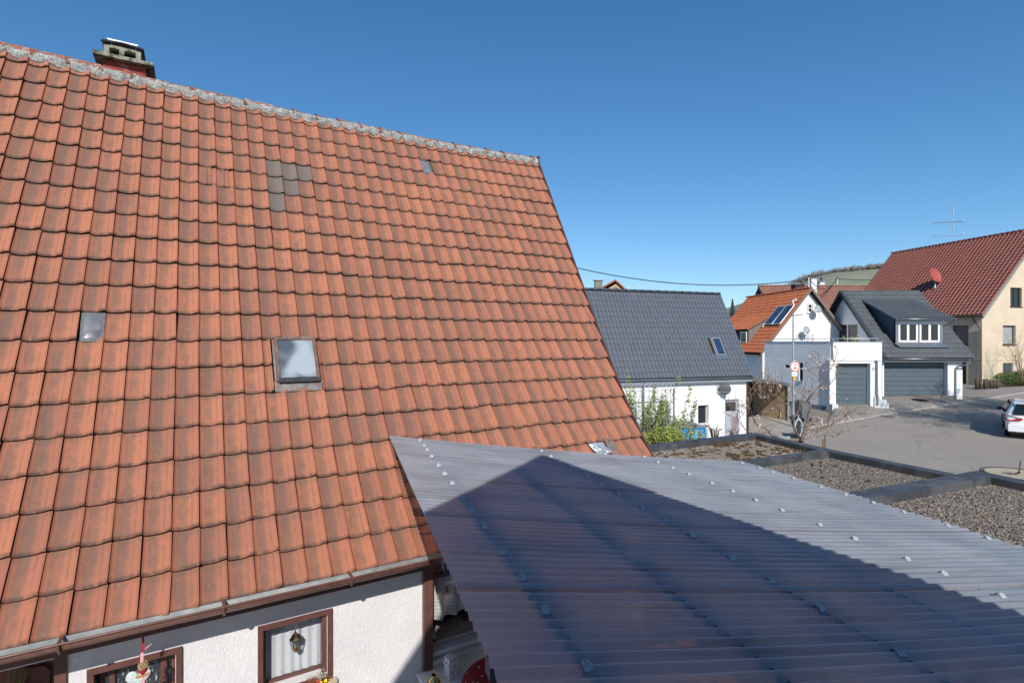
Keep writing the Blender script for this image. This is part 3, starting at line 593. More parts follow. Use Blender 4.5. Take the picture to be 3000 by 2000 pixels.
# dotted armchair
DOT, nt, b, out = newmat('red_dotted_cloth'); uv = N(nt, 'ShaderNodeUVMap').outputs[0]; p = N(nt, 'ShaderNodeTexCoord').outputs['Object']
vo = N(nt, 'ShaderNodeTexVoronoi', ins={'Vector': p, 'Scale': 19., 'Randomness': .35}); c = mix(nt, mapr(nt, vo.outputs[0], .17, .13), (.16, .006, .010), (.6, .42, .38)); nt.links.new(c, b.inputs['Base Color']); b.inputs['Roughness'].default_value = .9
ac = HP(1425, 1985, -.12); ar = empty('armchair', HM @ ac, YAW, 'red armchair cushion with white polka dots half under the canopy', 'armchair')
mb = MB(); mb.ball((0, 0, -.02), .27, 28, 16, (1., .55, .78)); mb.build('backrest', DOT, ar)
mb = MB(); mb.ball((.05, -.16, -.30), .30, 28, 14, (1., .9, .4)); mb.build('seat', DOT, ar)
mb = MB(); mb.tube([(-.22, -.22, -.08), (-.19, -.24, -.045), (.1, -.25, -.035), (.4, -.24, -.04)], .008, 8); mb.build('armrest', STEEL, ar)
for x, y in ((-.2, -.3), (.3, -.3), (-.2, .1), (.3, .1)): mb = MB(); mb.tube([(x, y, -.4), (x, y, ZG - ac.z)], .012, 8); mb.build('leg', STEEL, ar)
# behind the glass
pc = HP(1335, 1862, WF + .22); pp = empty('potted_plant', HM @ pc, YAW, 'dark leafy plant in a brass pot behind the right-hand window', 'plant')
mb = MB(); mb.lathe([(.001, -.10), (.05, -.10), (.06, -.05), (.062, -.02), (.056, -.02)], 16); mb.build('pot', BRASS, pp)
mb = MB()
for k in range(46):
    q = random.uniform(0, 6.28); r_ = random.uniform(.05, .13); h = random.uniform(-.02, .12); s_ = .009
    a = Vector((0, 0, -.02)); b_ = Vector((math.cos(q) * r_, math.sin(q) * r_ * .5, h)); t = Vector((-math.sin(q), math.cos(q), 0)) * s_
    mb.quad(a, (a + b_) / 2 + t + Vector((0, 0, .03)), b_, (a + b_) / 2 - t + Vector((0, 0, .03)))
mb.build('leaves', mat('house_plant_leaf', (.10, .15, .05), .5, .4, var=.3), pp)
mb = MB(); mb.box(0, .16, 0, .1, -.13, .07); o = tag(mb.build('red_planter', mat('red_ceramic', (.30, .012, .015), .4, .5)), 'plain red box planter behind the right-hand window', 'planter'); o.matrix_world = HM @ Matrix.Translation(HP(1362, 1835, WF + .3))
cd = HP(1263, 1850, WF + .1); mb = MB(); mb.box(0, .05, 0, .004, -.045, .02); o = tag(mb.build('small_sign', mat('card_white', (.6, .6, .6), .7, .2, var=0)), 'little white card standing inside the window next to the corner post', 'sign'); o.matrix_world = HM @ Matrix.Translation(cd)
mb = MB()
for k in range(4): mb.box(0, .055, 0, .02, -.17 + k * .03, -.145 + k * .03, mi=k % 2)
o = tag(mb.build('book_stack', [mat('muted_red_card', (.20, .05, .05), .8, .2), mat('card_white', (.6, .6, .6))]), 'short stack of red and white boxes below the little card', 'boxes'); o.matrix_world = HM @ Matrix.Translation(cd)
mb = MB(); mb.box(2.26, 4.85, WF + .085, WF + .45, -3.19, -3.165); mb.build('inner_window_board', mat('cream_board_inside', (.62, .56, .46), .7, .2), house)
# red chair in the open door on the left
rc = HP(95, 1965, WF + .22); rch = empty('red_chair', HM @ rc, YAW, 'dark red chair with curved back inside the open doorway at the lower left', 'chair')
CH = mat('dark_red_varnish', (.10, .012, .008), .35, .5, var=.2)
mb = MB(); mb.prism([(-.12, 0, .12), (-.09, 0, .06), (0, 0, .03), (.07, 0, .02), (.10, 0, -.02), (.10, 0, -.5), (-.2, 0, -.5), (-.2, 0, .06)], (0, .03, 0)); mb.build('backrest', CH, rch)
mb = MB(); mb.box(-.25, .12, .03, .4, -.6, -.55); mb.build('seat', CH, rch)
for x in (-.22, .07):
    for y in (.02, .36): mb = MB(); mb.box(x, x + .04, y, y + .04, ZG - rc.z, -.6); mb.build('leg', CH, rch)
ip = empty('indoor_plant', HM @ HP(55, 1975, WF + .15), YAW, 'strappy green plant in the open doorway at the lower left', 'plant')
mb = MB()
for k in range(7):
    a = random.uniform(-.1, .03); b_ = a + random.uniform(.0, .09); h = random.uniform(.02, .1)
    mb.quad((a, 0, -.2), (a + .01, 0, -.2), (b_ + .004, -.02, h), (b_, -.02, h))
mb.build('leaves', mat('strap_leaf', (.05, .12, .02), .5, .4), ip)
mb = MB(); mb.lathe([(.001, -.35), (.06, -.35), (.08, -.2), (.075, -.2)], 12); mb.build('pot', mat('terracotta_pot', (.2, .08, .05), .8, .2), ip)
# ================================================================ the corrugated canopy
TH = math.atan(482 / F); ct, st_ = math.cos(TH), math.sin(TH); CHh, CM = .975, .127
A0, A1, TE = .437, 5.13, 5.92
CMt = Matrix.Rotation(TH, 4, 'Z')
def cz(a): u = (a - A0) / (A1 - A0); return -(CHh + CM * a) - .034 * 4 * u * (1 - u)
def CP(px, py):
    """canopy (a, t) seen at a photo pixel"""
    x, y = ray(px, py)
    for_ = None
    k = (x * ct + st_)      # a = Y*k ; z = y*Y = -(h+m a)
    Y = CHh / (-y - CM * k); return Y * k, Y * (ct - x * st_)
can = empty('corrugated_canopy', (0, 0, 0), TH, 'translucent bronze corrugated plastic canopy roof on dark beams, screwed down with metal clips', 'canopy')
PC, nt, b, out = newmat('bronze_corrugated_plastic'); p = N(nt, 'ShaderNodeUVMap').outputs[0]
# diamond embossing: cells of about 7 mm
rot = N(nt, 'ShaderNodeMapping', ins={0: p, 2: (0, 0, R(45)), 3: (1, 1, 1)}).outputs[0]; sx = N(nt, 'ShaderNodeSeparateXYZ', ins={0: rot})
k_ = 2 * math.pi / .0075
hgt = math_(nt, 'MULTIPLY', math_(nt, 'SINE', math_(nt, 'MULTIPLY', sx.outputs[0], k_)), math_(nt, 'SINE', math_(nt, 'MULTIPLY', sx.outputs[1], k_)))
b.inputs['Roughness'].default_value = .42; b.inputs['Specular IOR Level'].default_value = .9; b.inputs['Coat Weight'].default_value = .8; b.inputs['Coat Roughness'].default_value = .14
dn = noise_(nt, pos(nt), 1.6, 5, .6); c = mix(nt, mapr(nt, dn, .3, .7), (.30, .36, .42), (.44, .50, .56)); st2 = N(nt, 'ShaderNodeMapping', ins={0: p, 3: (.8, 26., 1.)}).outputs[0]; sn = noise_(nt, st2, 1.3, 4, .6); c = mix(nt, mapr(nt, sn, .50, .74, 0, .6), c, (.12, .115, .11)); sp3 = noise_(nt, pos(nt), 9, 5, .7); c = mix(nt, mapr(nt, sp3, .64, .76, 0, .6), c, (.60, .62, .62)); nt.links.new(c, b.inputs['Base Color'])
bp = bump(nt, b, hgt, .6, .003)
tr = N(nt, 'ShaderNodeBsdfTransparent', ins={0: (.92, .68, .54, 1)}); tl = N(nt, 'ShaderNodeBsdfTranslucent', ins={0: (.86, .54, .42, 1)}); m1 = N(nt, 'ShaderNodeMixShader', ins={0: .60, 1: tr.outputs[0], 2: tl.outputs[0]}); mx = N(nt, 'ShaderNodeMixShader', ins={0: .46, 1: b.outputs[0], 2: m1.outputs[0]}); nt.links.new(mx.outputs[0], out.inputs[0])
seams = [TE, 5.12, 4.16, 3.20, 2.25, 1.30, .35, -.12]; PER = .076; AMP = .0125
for k in range(len(seams) - 1):
    tb0 = seams[k + 1] - (.07 if k < len(seams) - 2 else 0); tb1 = seams[k]; nu = int((tb1 - tb0) / PER * 12); NA = 26; vs = []; uv = []
    for j in range(NA + 1):
        a = A0 + (A1 - A0) * j / NA
        for i in range(nu + 1):
            t = tb0 + (tb1 - tb0) * i / nu; dz = .009 * max(0, min(1, (t - tb0) / (tb1 - tb0))) + .0015 * math.sin(a * 2 + k)
            vs.append((a, t, cz(a) + AMP * math.cos(2 * math.pi * t / PER) - dz + .005 * (k % 2 == 0) * 0)); uv.append((a, t * 1.12))
    fs = [(j * (nu + 1) + i, (j + 1) * (nu + 1) + i, (j + 1) * (nu + 1) + i + 1, j * (nu + 1) + i + 1) for j in range(NA) for i in range(nu)]
    me = bpy.data.meshes.new('corrugated_sheet'); me.from_pydata(vs, [], fs); me.polygons.foreach_set('use_smooth', [True] * len(fs))
    ul = me.uv_layers.new(name='UVMap'); li = np.empty(len(me.loops), int); me.loops.foreach_get('vertex_index', li); ul.data.foreach_set('uv', np.array(uv)[li].ravel())
    link('corrugated_sheet', me, can, PC)
BEAM = mat('dark_blue_grey_beam', (.045, .05, .075), .7, .3, var=.15)
for a in (.753, 1.46, 2.16, 2.87, 3.57, 4.28, 5.0):
    mb = MB(); mb.box(a - .035, a + .035, -.1, TE - .02, -.09, 0); o = mb.build('purlin', BEAM, can); z0 = cz(a) - .017; o.location = (0, 0, z0)
for t in (.0, .93, 1.86, 2.8, 3.74, 4.7, 5.75):
    mb = MB(); vs = []
    n = 10
    for i in range(n + 1):
        a = A0 + .05 + (A1 - A0 - .1) * i / n; z = cz(a) - .112
        vs += [(a, t - .035, z), (a, t + .035, z), (a, t + .035, z - .07), (a, t - .035, z - .07)]
    mb.add(vs, [(4 * i + k, 4 * i + (k + 1) % 4, 4 * i + 4 + (k + 1) % 4, 4 * i + 4 + k) for i in range(n) for k in range(4)] + [(0, 1, 2, 3), (4 * n + 3, 4 * n + 2, 4 * n + 1, 4 * n)]); mb.build('rafter', BEAM, can)
mb = MB(); mb.box(A1 - .06, A1 - .03, -.1, TE - .02, cz(A1) - .075, cz(A1) - .014); mb.build('edge_board', mat('rust_brown_board', (.10, .038, .028), .8, .2, var=.2), can)
for t in (.4, 2.8, 5.3):
    mb = MB(); mb.box(4.6, 4.7, t - .05, t + .05, -4.2, cz(4.6) - .25); mb.build('post', BEAM, can)
# saddle clips with screws, on the crests
CLIP = mat('clip_metal', (.40, .41, .42), .5, .4, .2, var=.15, vs=60)
mb = MB(); vs = []
for x in (-.018, .018):
    for k in range(7): y = -.024 + .048 * k / 6; vs.append((x, y, AMP * math.cos(2 * math.pi * y / PER) - AMP + .004))
mb.add(vs, [(k, 7 + k, 8 + k, k + 1) for k in range(6)], None, True); mb.add([(x, y, z - .003) for x, y, z in vs], [(k + 1, 8 + k, 7 + k, k) for k in range(6)])
mb.add([vs[0], vs[7], (vs[7][0], vs[7][1], vs[7][2] - .003), (vs[0][0], vs[0][1], vs[0][2] - .003)], [(0, 1, 2, 3)]); mb.add([vs[6], vs[13], (vs[13][0], vs[13][1], vs[13][2] - .003), (vs[6][0], vs[6][1], vs[6][2] - .003)], [(3, 2, 1, 0)])
clipm = mb.mesh('clip', CLIP)
mb = MB(); mb.lathe([(.0001, .007), (.009, .006), (.0095, .003)], 12); mb.lathe([(.0001, .0125), (.005, .0125), (.0055, .006)], 6, smooth=False); screwm = mb.mesh('screw', CLIP)
for a, off in ((.753, 0), (2.16, 0), (3.57, .02), (5.0, .01)):
    for t in (5.80, 5.50, 5.22, 4.93, 4.55, 4.25, 3.95, 3.60, 3.28, 2.96, 2.6, 2.3, 2.0, 1.62, 1.3, .95):
        tt = round((t + off) / PER) * PER; an = random.gauss(0, .1)
        c_ = link('clip', clipm, can, M=Matrix.Translation((a, tt, cz(a) + AMP + .003)) @ Matrix.Rotation(an, 4, 'Z')); link('screw', screwm, c_)
# thin skylit plastic remnants on the sheets: dried water marks
# ================================================================ the house the picture is taken from (behind the camera; throws the gable shadow)
nb = empty('gabled_house', (0, 0, 0), TH, 'white gabled house that the canopy is attached to, with steep dark roof', 'house')
AX, AZ = .804, 3.23; PT = math.tan(R(54.5)); hw = 3.7
mb = MB(); mb.prism([(AX - hw + .4, -.5, -5), (AX + hw - .4, -.5, -5), (AX + hw - .4, -.5, AZ - .16 - PT * (hw - .4)), (AX, -.5, AZ - .16), (AX - hw + .4, -.5, AZ - .16 - PT * (hw - .4))], (0, -7, 0)); mb.build('wall', WHITE, nb)
for s_ in (-1, 1):
    mb = MB(); mb.prism([(AX, -.286, AZ), (AX + s_ * hw, -.286, AZ - PT * hw), (AX + s_ * hw, -.286, AZ - PT * hw - .15), (AX, -.286, AZ - .15)], (0, -7.4, 0)); mb.build('roof', mat('dark_roof', (.08, .05, .04), .9, .1), nb)
mb = MB(); frame(mb, -.75, .75, -1.0, .9, .07, -.5, -.46); mb.box(-.68, .68, -.49, -.485, -.93, .83, mi=1); mb.build('window', [BROWN, GLASS], nb)
# ================================================================ terrace below the canopy
GS = .03
def g(X, Y): return -5.3 + GS * min(max(X + Y, 0), 80)
def gp(px, py):
    x, y = ray(px, py); t = 5.3 / (-y + GS * (x + 1)); return Vector((x * t, t, -y * -t))
TERR = mat('terracotta_paving', (.78, .66, .55), .9, .1, var=.25, vs=4, bs=30)
mb = MB()
for i in range(-10, 12):
    for j in range(-12, 16): mb.box(i * .4 + .004, i * .4 + .396, j * .4 + .004, j * .4 + .396, ZG - .06, ZG + random.uniform(-.002, .002), CMt)
tag(mb.build('terrace', TERR), kind='structure')
ASPH, nt, b, out = newmat('asphalt'); p = pos(nt); n1 = noise_(nt, p, 55, 3, .7); n2 = noise_(nt, p, .35, 4); n3 = noise_(nt, p, 6, 4)
c = mix(nt, mapr(nt, n1, .3, .75), (.22, .195, .17), (.36, .32, .275)); c = mix(nt, mapr(nt, n2, .35, .7, 0, .4), c, (.24, .215, .185)); c = mix(nt, mapr(nt, n3, .5, .8, 0, .25), c, (.36, .32, .275))
nt.links.new(c, b.inputs['Base Color']); b.inputs['Roughness'].default_value = .9; b.inputs['Specular IOR Level'].default_value = .25; 
vc = N(nt, 'ShaderNodeTexVoronoi', feature='DISTANCE_TO_EDGE', ins={'Vector': N(nt, 'ShaderNodeVectorMath', operation='ADD', ins={0: p, 1: N(nt, 'ShaderNodeTexNoise', ins={'Vector': p, 'Scale': .8}).outputs['Color']}).outputs[0], 'Scale': .16})
c = mix(nt, mapr(nt, vc.outputs[0], .010, .003, 0, .22), c, (.09, .085, .08)); n5 = noise_(nt, p, 1.6, 5, .7); c = mix(nt, mapr(nt, n5, .52, .72, 0, .35), c, (.17, .155, .14)); nt.links.new(c, b.inputs['Base Color'])
bump(nt, b, n1, .4, .006)
LAWN = mat('ground_cover', (.07, .085, .035), .95, .1, var=.3, vs=.4, col2=(.13, .11, .07), c2s=.15)
# hills and far terrain
HP_ = [(a, b_ + 9) for a, b_ in [(1200, 985), (1900, 975), (2050, 962), (2140, 925), (2200, 912), (2290, 858), (2330, 838), (2362, 824), (2400, 812), (2450, 802), (2500, 798), (2550, 792), (2600, 788), (2700, 778), (2900, 768), (3400, 760), (4200, 800)]]
def crest(X, Y=520.):
    px = 1500 + F * X / Y; xs = [a for a, b_ in HP_]; ys = [b_ for a, b_ in HP_]
    return (1000 - np.interp(px, xs, ys)) / F * Y
def terr(X, Y):
    base = g(X, Y)
    if Y < 120: return base
    s = min(1, (Y - 120) / 400.); s = s * s * (3 - 2 * s); c_ = crest(X * 520. / max(Y, 1) if Y < 520 else X)
    back = 1 - .5 * min(1, max(0, (Y - 520) / 500.))
    return base * (1 - s) + c_ * s * back + 1.5 * noise.noise(Vector((X * .02, Y * .02, 0))) * s
xs = np.concatenate([np.linspace(-900, -60, 15), np.linspace(-50, 80, 14), np.linspace(90, 900, 60)]); ys = np.concatenate([np.linspace(-120, 110, 24), np.linspace(120, 1000, 60)])
vs = [(x, y, terr(x, y)) for y in ys for x in xs]; nx = len(xs)
HILL, nt, b, out = newmat('terrain'); p = pos(nt); sx = N(nt, 'ShaderNodeSeparateXYZ', ins={0: p})
rows = math_(nt, 'SINE', math_(nt, 'MULTIPLY', math_(nt, 'ADD', sx.outputs[0], math_(nt, 'MULTIPLY', sx.outputs[1], .35)), 1.6))
n1 = noise_(nt, p, .02, 5); c = mix(nt, mapr(nt, n1, .4, .6), (.17, .205, .125), (.215, .22, .15)); c = mix(nt, mapr(nt, rows, -.2, .9, 0, .6), c, (.25, .225, .165)); n7 = noise_(nt, p, .09, 4); c = mix(nt, mapr(nt, n7, .5, .65, 0, .5), c, (.11, .15, .075)); c = mix(nt, mapr(nt, sx.outputs[1], 100, 160), (.20, .185, .165), c)  # hill greens greyed: distance haze is mixed into these colours
nt.links.new(c, b.inputs['Base Color']); b.inputs['Roughness'].default_value = 1.
me = bpy.data.meshes.new('ground'); me.from_pydata(vs, [], [(j * nx + i, j * nx + i + 1, (j + 1) * nx + i + 1, (j + 1) * nx + i) for j in range(len(ys) - 1) for i in range(nx - 1)]); me.polygons.foreach_set('use_smooth', [True] * len(me.polygons)); link('ground', me, None, HILL, kind='structure')
# road surface
def gz(x, y, up=0): return (x, y, g(x, y) + up)
KERB = [gp(*q) for q in ((2250, 1330), (2290, 1296), (2322, 1274), (2379, 1251), (2483, 1234), (2597, 1213), (2712, 1196), (2827, 1178), (3000, 1150))]
KERB.append(KERB[-1] + (KERB[-1] - KERB[-2]) * 1.2)
mb = MB(); road = [gz(6.5, 15.5, .006), gz(9., 4, .006), gz(14, -14, .006), gz(60, -14, .006), gz(62, 17.9, .006), (KERB[-1].x, KERB[-1].y, g(KERB[-1].x, KERB[-1].y) + .006)] + [gz(q.x, q.y, .006) for q in KERB[-2::-1]]
mb.add(road, [tuple(range(len(road)))]); tag(mb.build('road', ASPH), kind='structure')
# kerb stones
KST = mat('kerb_concrete', (.36, .35, .33), .9, .1, var=.2, vs=6, bs=30); kb = empty('kerb', (0, 0, 0)); kb['kind'] = 'structure'
pts = KERB; seg = 0; cur = Vector(pts[0])
def along(pts, step):
    out_ = [Vector(pts[0])]; rem = step
    for a, b_ in zip(pts[:-1], pts[1:]):
        d = (b_ - a).length; q = 0
        while d - q >= rem: q += rem; out_.append(a.lerp(b_, q / d)); rem = step
        rem -= d - q
    return out_
ks = along(pts, 1.0)
for a, b_ in zip(ks[:-1], ks[1:]):
    d = (b_ - a).normalized(); s_ = Vector((-d.y, d.x, 0)).normalized() * .07; mb = MB(); e = d * .006
    P4 = [a + e - s_, b_ - e - s_, b_ - e + s_, a + e + s_]; P4 = [Vector((q.x, q.y, g(q.x, q.y))) for q in P4]
    mb.prism(P4, (0, 0, .07)); mb.build('kerb_stone', KST, kb)
# driveway, lofted from the kerb to the building fronts
WL = [P(2330, 1222, 30.5), P(2380, 1222, 29.9), P(2434, 1213, 29.0), P(2446, 1186, 29.45), P(2552, 1182, 29.45), P(2574, 1161, 31.9), P(2770, 1157, 32.0), P(2812, 1154, 32.2), P(2822, 1133, 38.6), P(2890, 1131, 37.4), P(2945, 1123, 38.4), P(3060, 1100, 40.5)]
KL = [KERB[2], gp(2360, 1258), gp(2415, 1246), gp(2445, 1240), gp(2540, 1224), gp(2590, 1214), gp(2712, 1196), gp(2770, 1187), gp(2800, 1182), gp(2890, 1168), gp(2945, 1160), gp(3060, 1141)]
PAV, nt, b, out = newmat('concrete_pavers'); p = pos(nt); sx = N(nt, 'ShaderNodeSeparateXYZ', ins={0: p})
bt = N(nt, 'ShaderNodeTexBrick', ins={'Vector': p, 'Scale': 1., 1: (.27, .245, .215, 1), 2: (.22, .20, .18, 1), 3: (.11, .10, .09, 1), 'Brick Width': .24, 'Row Height': .16, 'Mortar Size': .012})
n1 = noise_(nt, p, 1.2, 4); c = mix(nt, mapr(nt, n1, .4, .7, 0, .5), bt.outputs[0], (.15, .14, .13)); nt.links.new(c, b.inputs['Base Color']); b.inputs['Roughness'].default_value = .9; bump(nt, b, bt.outputs['Fac'], .4, -.01)
SIDE = mat('pavement_asphalt', (.26, .235, .21), .9, .15, var=.18, vs=2, bs=80, bd=.004)
mb = MB(); n = len(WL)
for i in range(n - 1):
    for k in range(4):
        q = []
        for (ii, kk) in ((i, k), (i + 1, k), (i + 1, k + 1), (i, k + 1)):
            a = KL[ii].copy(); a.z = g(a.x, a.y) + .075; q.append(a.lerp(WL[ii], kk / 4))
        mb.add(q, [(0, 1, 2, 3)], mi=(1 if 2 <= i <= 6 and k > 0 else 0))
tag(mb.build('pavement', [SIDE, PAV]), kind='structure')
mb = MB(); ap = [gp(*q) for q in ((2120, 1235), (2186, 1210), (2240, 1209), (2318, 1238), (2326, 1268), (2290, 1292), (2190, 1330), (2050, 1330))]
mb.add([Vector((q.x, q.y, g(q.x, q.y) + .012)) for q in ap], [tuple(range(len(ap)))]); tag(mb.build('concrete_apron', mat('light_concrete', (.33, .31, .275), .9, .1, var=.15, vs=1.5, bs=40)), kind='structure')
IRON = mat('cast_iron', (.07, .055, .045), .7, .4, .3, var=.3, vs=12)
for (px, py), r_, lb in (((2602, 1220), .38, 'dark square drain cover at the kerb edge in front of the single garage'), ((2340, 1272), .42, 'round iron manhole cover in the road by the cherry tree'), ((2707, 1165), .45, 'rusty round manhole cover before the double garage'), ((2556, 1206), .36, 'grey drain cover in the driveway before the single garage'), ((2535, 1250), .18, 'small round valve cover in the asphalt')):
    c_ = gp(px, py); up = .01
    if 'before' in lb: c_ = P(px, py, 30.6 if 'double' in lb else 29.0); up = .05
    mc = empty('manhole_cover', Vector((c_.x, c_.y, c_.z if up > .02 else g(c_.x, c_.y))), .2, lb, 'manhole cover')
    mb = MB(); mb.lathe([(.001, up + .012), (r_ * .86, up + .012), (r_ * .88, up + .004)], 20, smooth=False); mb.build('lid', IRON if 'rusty' not in lb else mat('rusty_iron', (.19, .10, .07), .9, .2, var=.2), mc)
    mb = MB(); mb.lathe([(r_ * .9, up + .006), (r_ * .9, up + .013), (r_, up + .013), (r_ + .01, up - .002)], 20, smooth=False); mb.build('rim', KST if 'rusty' not in lb else MATS['rusty_iron'], mc)
# ================================================================ flat garages with gravel roofs
def at(px, py, z): q = onz(px, py, z); return Vector((q.x * ct + q.y * st_, -q.x * st_ + q.y * ct))
Z12, Z3 = -1.79, -1.655
K0, K1, K2, K2c = at(2213, 1267, Z12), at(1900, 1301, Z12), at(2444, 1318, Z12), at(2170, 1355, Z12)
K3o, K3, K3c = at(2796, 1387, Z12), at(2867, 1378, Z3), at(2500, 1440, Z3)
K1 = K0 + (K1 - K0) * 1.25; AE = 4.75
def toA(a_, b_, A): return a_ + (b_ - a_) * ((A - a_.x) / (b_.x - a_.x))
D1 = toA(K2, K2c, AE); D2 = toA(K3, K3c, AE)
OUT = K3.x; 
print('GAR', K0, K1, K2, D1, K3o, K3, D2)
COPE = mat('coping_sheet', (.062, .064, .068), .5, .35, .1, var=.2, vs=5, col2=(.10, .10, .105), c2s=2.5)
def coping(par, p0, p1, wd, zt, h, side=1, lbl=None):
    """folded sheet-metal coping along p0->p1 (canopy frame), lying to the given side, with a drip edge and overlapping joints"""
    d = (p1 - p0); Ld = d.length; d = d / Ld; s_ = Vector((-d.y, d.x)) * side; n = max(1, round(Ld / 2.0))
    for k in range(n):
        q0 = p0 + d * (Ld * k / n - (.02 if k else 0)); q1 = p0 + d * (Ld * (k + 1) / n); e = .002 * (k % 2)
        mb = MB(); pr = [(0, 0), (0, -h), (.012, -h), (.012, -.012)]
        sec = [(-.01, -h), (-.01, 0), (wd + .01, -.012), (wd + .01, -h), (wd - .002, -h), (wd - .002, -.03), (.005, -.02), (.005, -h)]
        a = [Vector((q0.x + s_.x * u, q0.y + s_.y * u, zt + v + e)) for u, v in sec]; D = Vector(((q1 - q0).x, (q1 - q0).y, 0)); m_ = len(sec)
        mb.add(a + [x + D for x in a], [(i, (i + 1) % m_, m_ + (i + 1) % m_, m_ + i) if side < 0 else (i, m_ + i, m_ + (i + 1) % m_, (i + 1) % m_) for i in range(m_)] + [tuple(range(m_)), tuple(range(2 * m_ - 1, m_ - 1, -1))])
        mb.build('coping', COPE, par)
        if k: mb = MB(); c_ = q0 + d * .02; mb.prism([Vector((c_.x + s_.x * u + d.x * w_, c_.y + s_.y * u + d.y * w_, zt + .003)) for u, w_ in ((-.014, -.012), (wd + .014, -.012), (wd + .014, .012), (-.014, .012))], (0, 0, .006)); mb.build('joint_strip', COPE, par)
GRAV, nt, b, out = newmat('gravel_stone'); r_ = N(nt, 'ShaderNodeAttribute', attribute_name='rnd').outputs['Fac']
cr = N(nt, 'ShaderNodeValToRGB'); nt.links.new(r_, cr.inputs[0]); el = cr.color_ramp.elements; el[0].color = (.07, .065, .06, 1); el[1].color = (.68, .64, .57, 1)
for ps, c_ in ((.3, (.17, .15, .13)), (.55, (.28, .24, .195)), (.72, (.27, .18, .115)), (.86, (.40, .35, .29))): e = el.new(ps); e.color = (*c_, 1)
nt.links.new(cr.outputs[0], b.inputs['Base Color']); b.inputs['Roughness'].default_value = .7
def inpoly(pts, poly):
    x, y = pts[:, 0], pts[:, 1]; c_ = np.zeros(len(pts), bool); j = len(poly) - 1
    for i in range(len(poly)):
        xi, yi = poly[i]; xj, yj = poly[j]; m_ = ((yi > y) != (yj > y)) & (x < (xj - xi) * (y - yi) / (yj - yi + 1e-12) + xi); c_ ^= m_; j = i
    return c_
def gravel(par, poly, z, n, size, dark=0., name='gravel', mat_=None, flat=.6, thr=None):
    A = np.array(poly); lo, hi = A.min(0), A.max(0); pts = rng.uniform(lo, hi, (int(n * 3), 2)); pts = pts[inpoly(pts, poly)][:n]
    if thr is not None: pts = pts[[noise.noise(Vector((x * 1.6, y * 1.6, 7))) * .7 + noise.noise(Vector((x * 9, y * 9, 1))) > thr for x, y in pts]]
    n = len(pts); O = np.array([(1, 0, 0), (-1, 0, 0), (0, 1, 0), (0, -1, 0), (0, 0, 1), (0, 0, -.3)], float)
    s_ = size * rng.lognormal(0, .32, n) * .5; th = rng.uniform(0, 6.28, n)
    v = np.repeat(O[None], n, 0) * rng.uniform(.7, 1.3, (n, 6, 1)) + rng.normal(0, .15, (n, 6, 3)); v *= s_[:, None, None]; v[:, :, 2] *= flat
    c_, s2 = np.cos(th)[:, None], np.sin(th)[:, None]; x = v[:, :, 0] * 1.25 * c_ - v[:, :, 1] * s2; y = v[:, :, 0] * 1.25 * s2 + v[:, :, 1] * c_
    v = np.stack([x + pts[:, :1], y + pts[:, 1:], v[:, :, 2] + z + rng.uniform(-.3, .5, (n, 1)) * size * .5], -1)
    fo = np.array([(0, 2, 4), (2, 1, 4), (1, 3, 4), (3, 0, 4), (2, 0, 5), (1, 2, 5), (3, 1, 5), (0, 3, 5)]); fs = (fo[None] + (np.arange(n) * 6)[:, None, None]).reshape(-1, 3)
    me = bpy.data.meshes.new(name); me.vertices.add(n * 6); me.vertices.foreach_set('co', v.ravel()); me.loops.add(len(fs) * 3); me.loops.foreach_set('vertex_index', fs.ravel().astype(np.int32))
    me.polygons.add(len(fs)); me.polygons.foreach_set('loop_start', (np.arange(len(fs)) * 3).astype(np.int32)); me.polygons.foreach_set('loop_total', np.full(len(fs), 3, np.int32)); me.update(); me.validate()
    a_ = me.attributes.new('rnd', 'FLOAT', 'FACE'); rr = np.clip(rng.beta(2.2, 2.2, n) - dark, 0, 1); a_.data.foreach_set('value', np.repeat(rr, 8))
    return link(name, me, par, mat_ or GRAV, kind='stuff')
BED = mat('gravel_bed', (.09, .083, .075), .95, .1, var=.4, vs=60); GW = mat('garage_wall', (.55, .54, .52), .9, .1, bs=40)
def garage(lbl, poly, z, zt, n, size, dark):
    gr = empty('garage', (0, 0, 0), TH, lbl, 'garage', 'garages with gravel flat roofs')
    mb = MB(); mb.prism([(x, y, z - .02) for x, y in poly], (0, 0, -.2)); mb.build('roof_slab', BED, gr)
    cx = sum(x for x, y in poly) / len(poly); cy_ = sum(y for x, y in poly) / len(poly); pl = [(cx + (x - cx) * .96, cy_ + (y - cy_) * .96) for x, y in poly]
    mb = MB(); mb.prism([(x, y, z - .22) for x, y in pl], (0, 0, -3.2)); mb.build('wall', GW, gr)
    gravel(gr, [(x, y) for x, y in poly], z, n, size, dark); return gr
DO = .12
p1_ = [tuple(K0), tuple(K1), (AE, K1.y), tuple(D1), tuple(K2)]
g1 = garage('gravel roof garage farthest away, with brown moss patches', p1_, -1.90, Z12, 34000, .021, .04)
p2_ = [tuple(K2), tuple(D1), tuple(D2), tuple(K3)]
g2 = garage('middle gravel roof garage, darker gravel between two sloping grey dividers', p2_, -1.905, Z12, 42000, .0175, .20)
E3 = K3 + (K3 - K0).normalized() * 3.2; p3_ = [tuple(K3), tuple(D2), (AE, D2.y - 3.6), (E3.x, E3.y)]
g3 = garage('nearest gravel roof garage with coarse pebbles at the right edge', p3_, -1.765, Z3, 60000, .0165, .10)
coping(g1, K1, K0, .14, Z12, .13, -1); coping(g1, K0, K2, .14, Z12, .13, -1); coping(g2, K2, K3o, .14, Z12, .13, -1)
coping(g1, K2, D1, .13, Z12 + .004, .13, -1)
coping(g3, K3, D2, .20, Z3, .13, 1); coping(g3, K3, E3, .15, Z3 - .004, .13, -1)
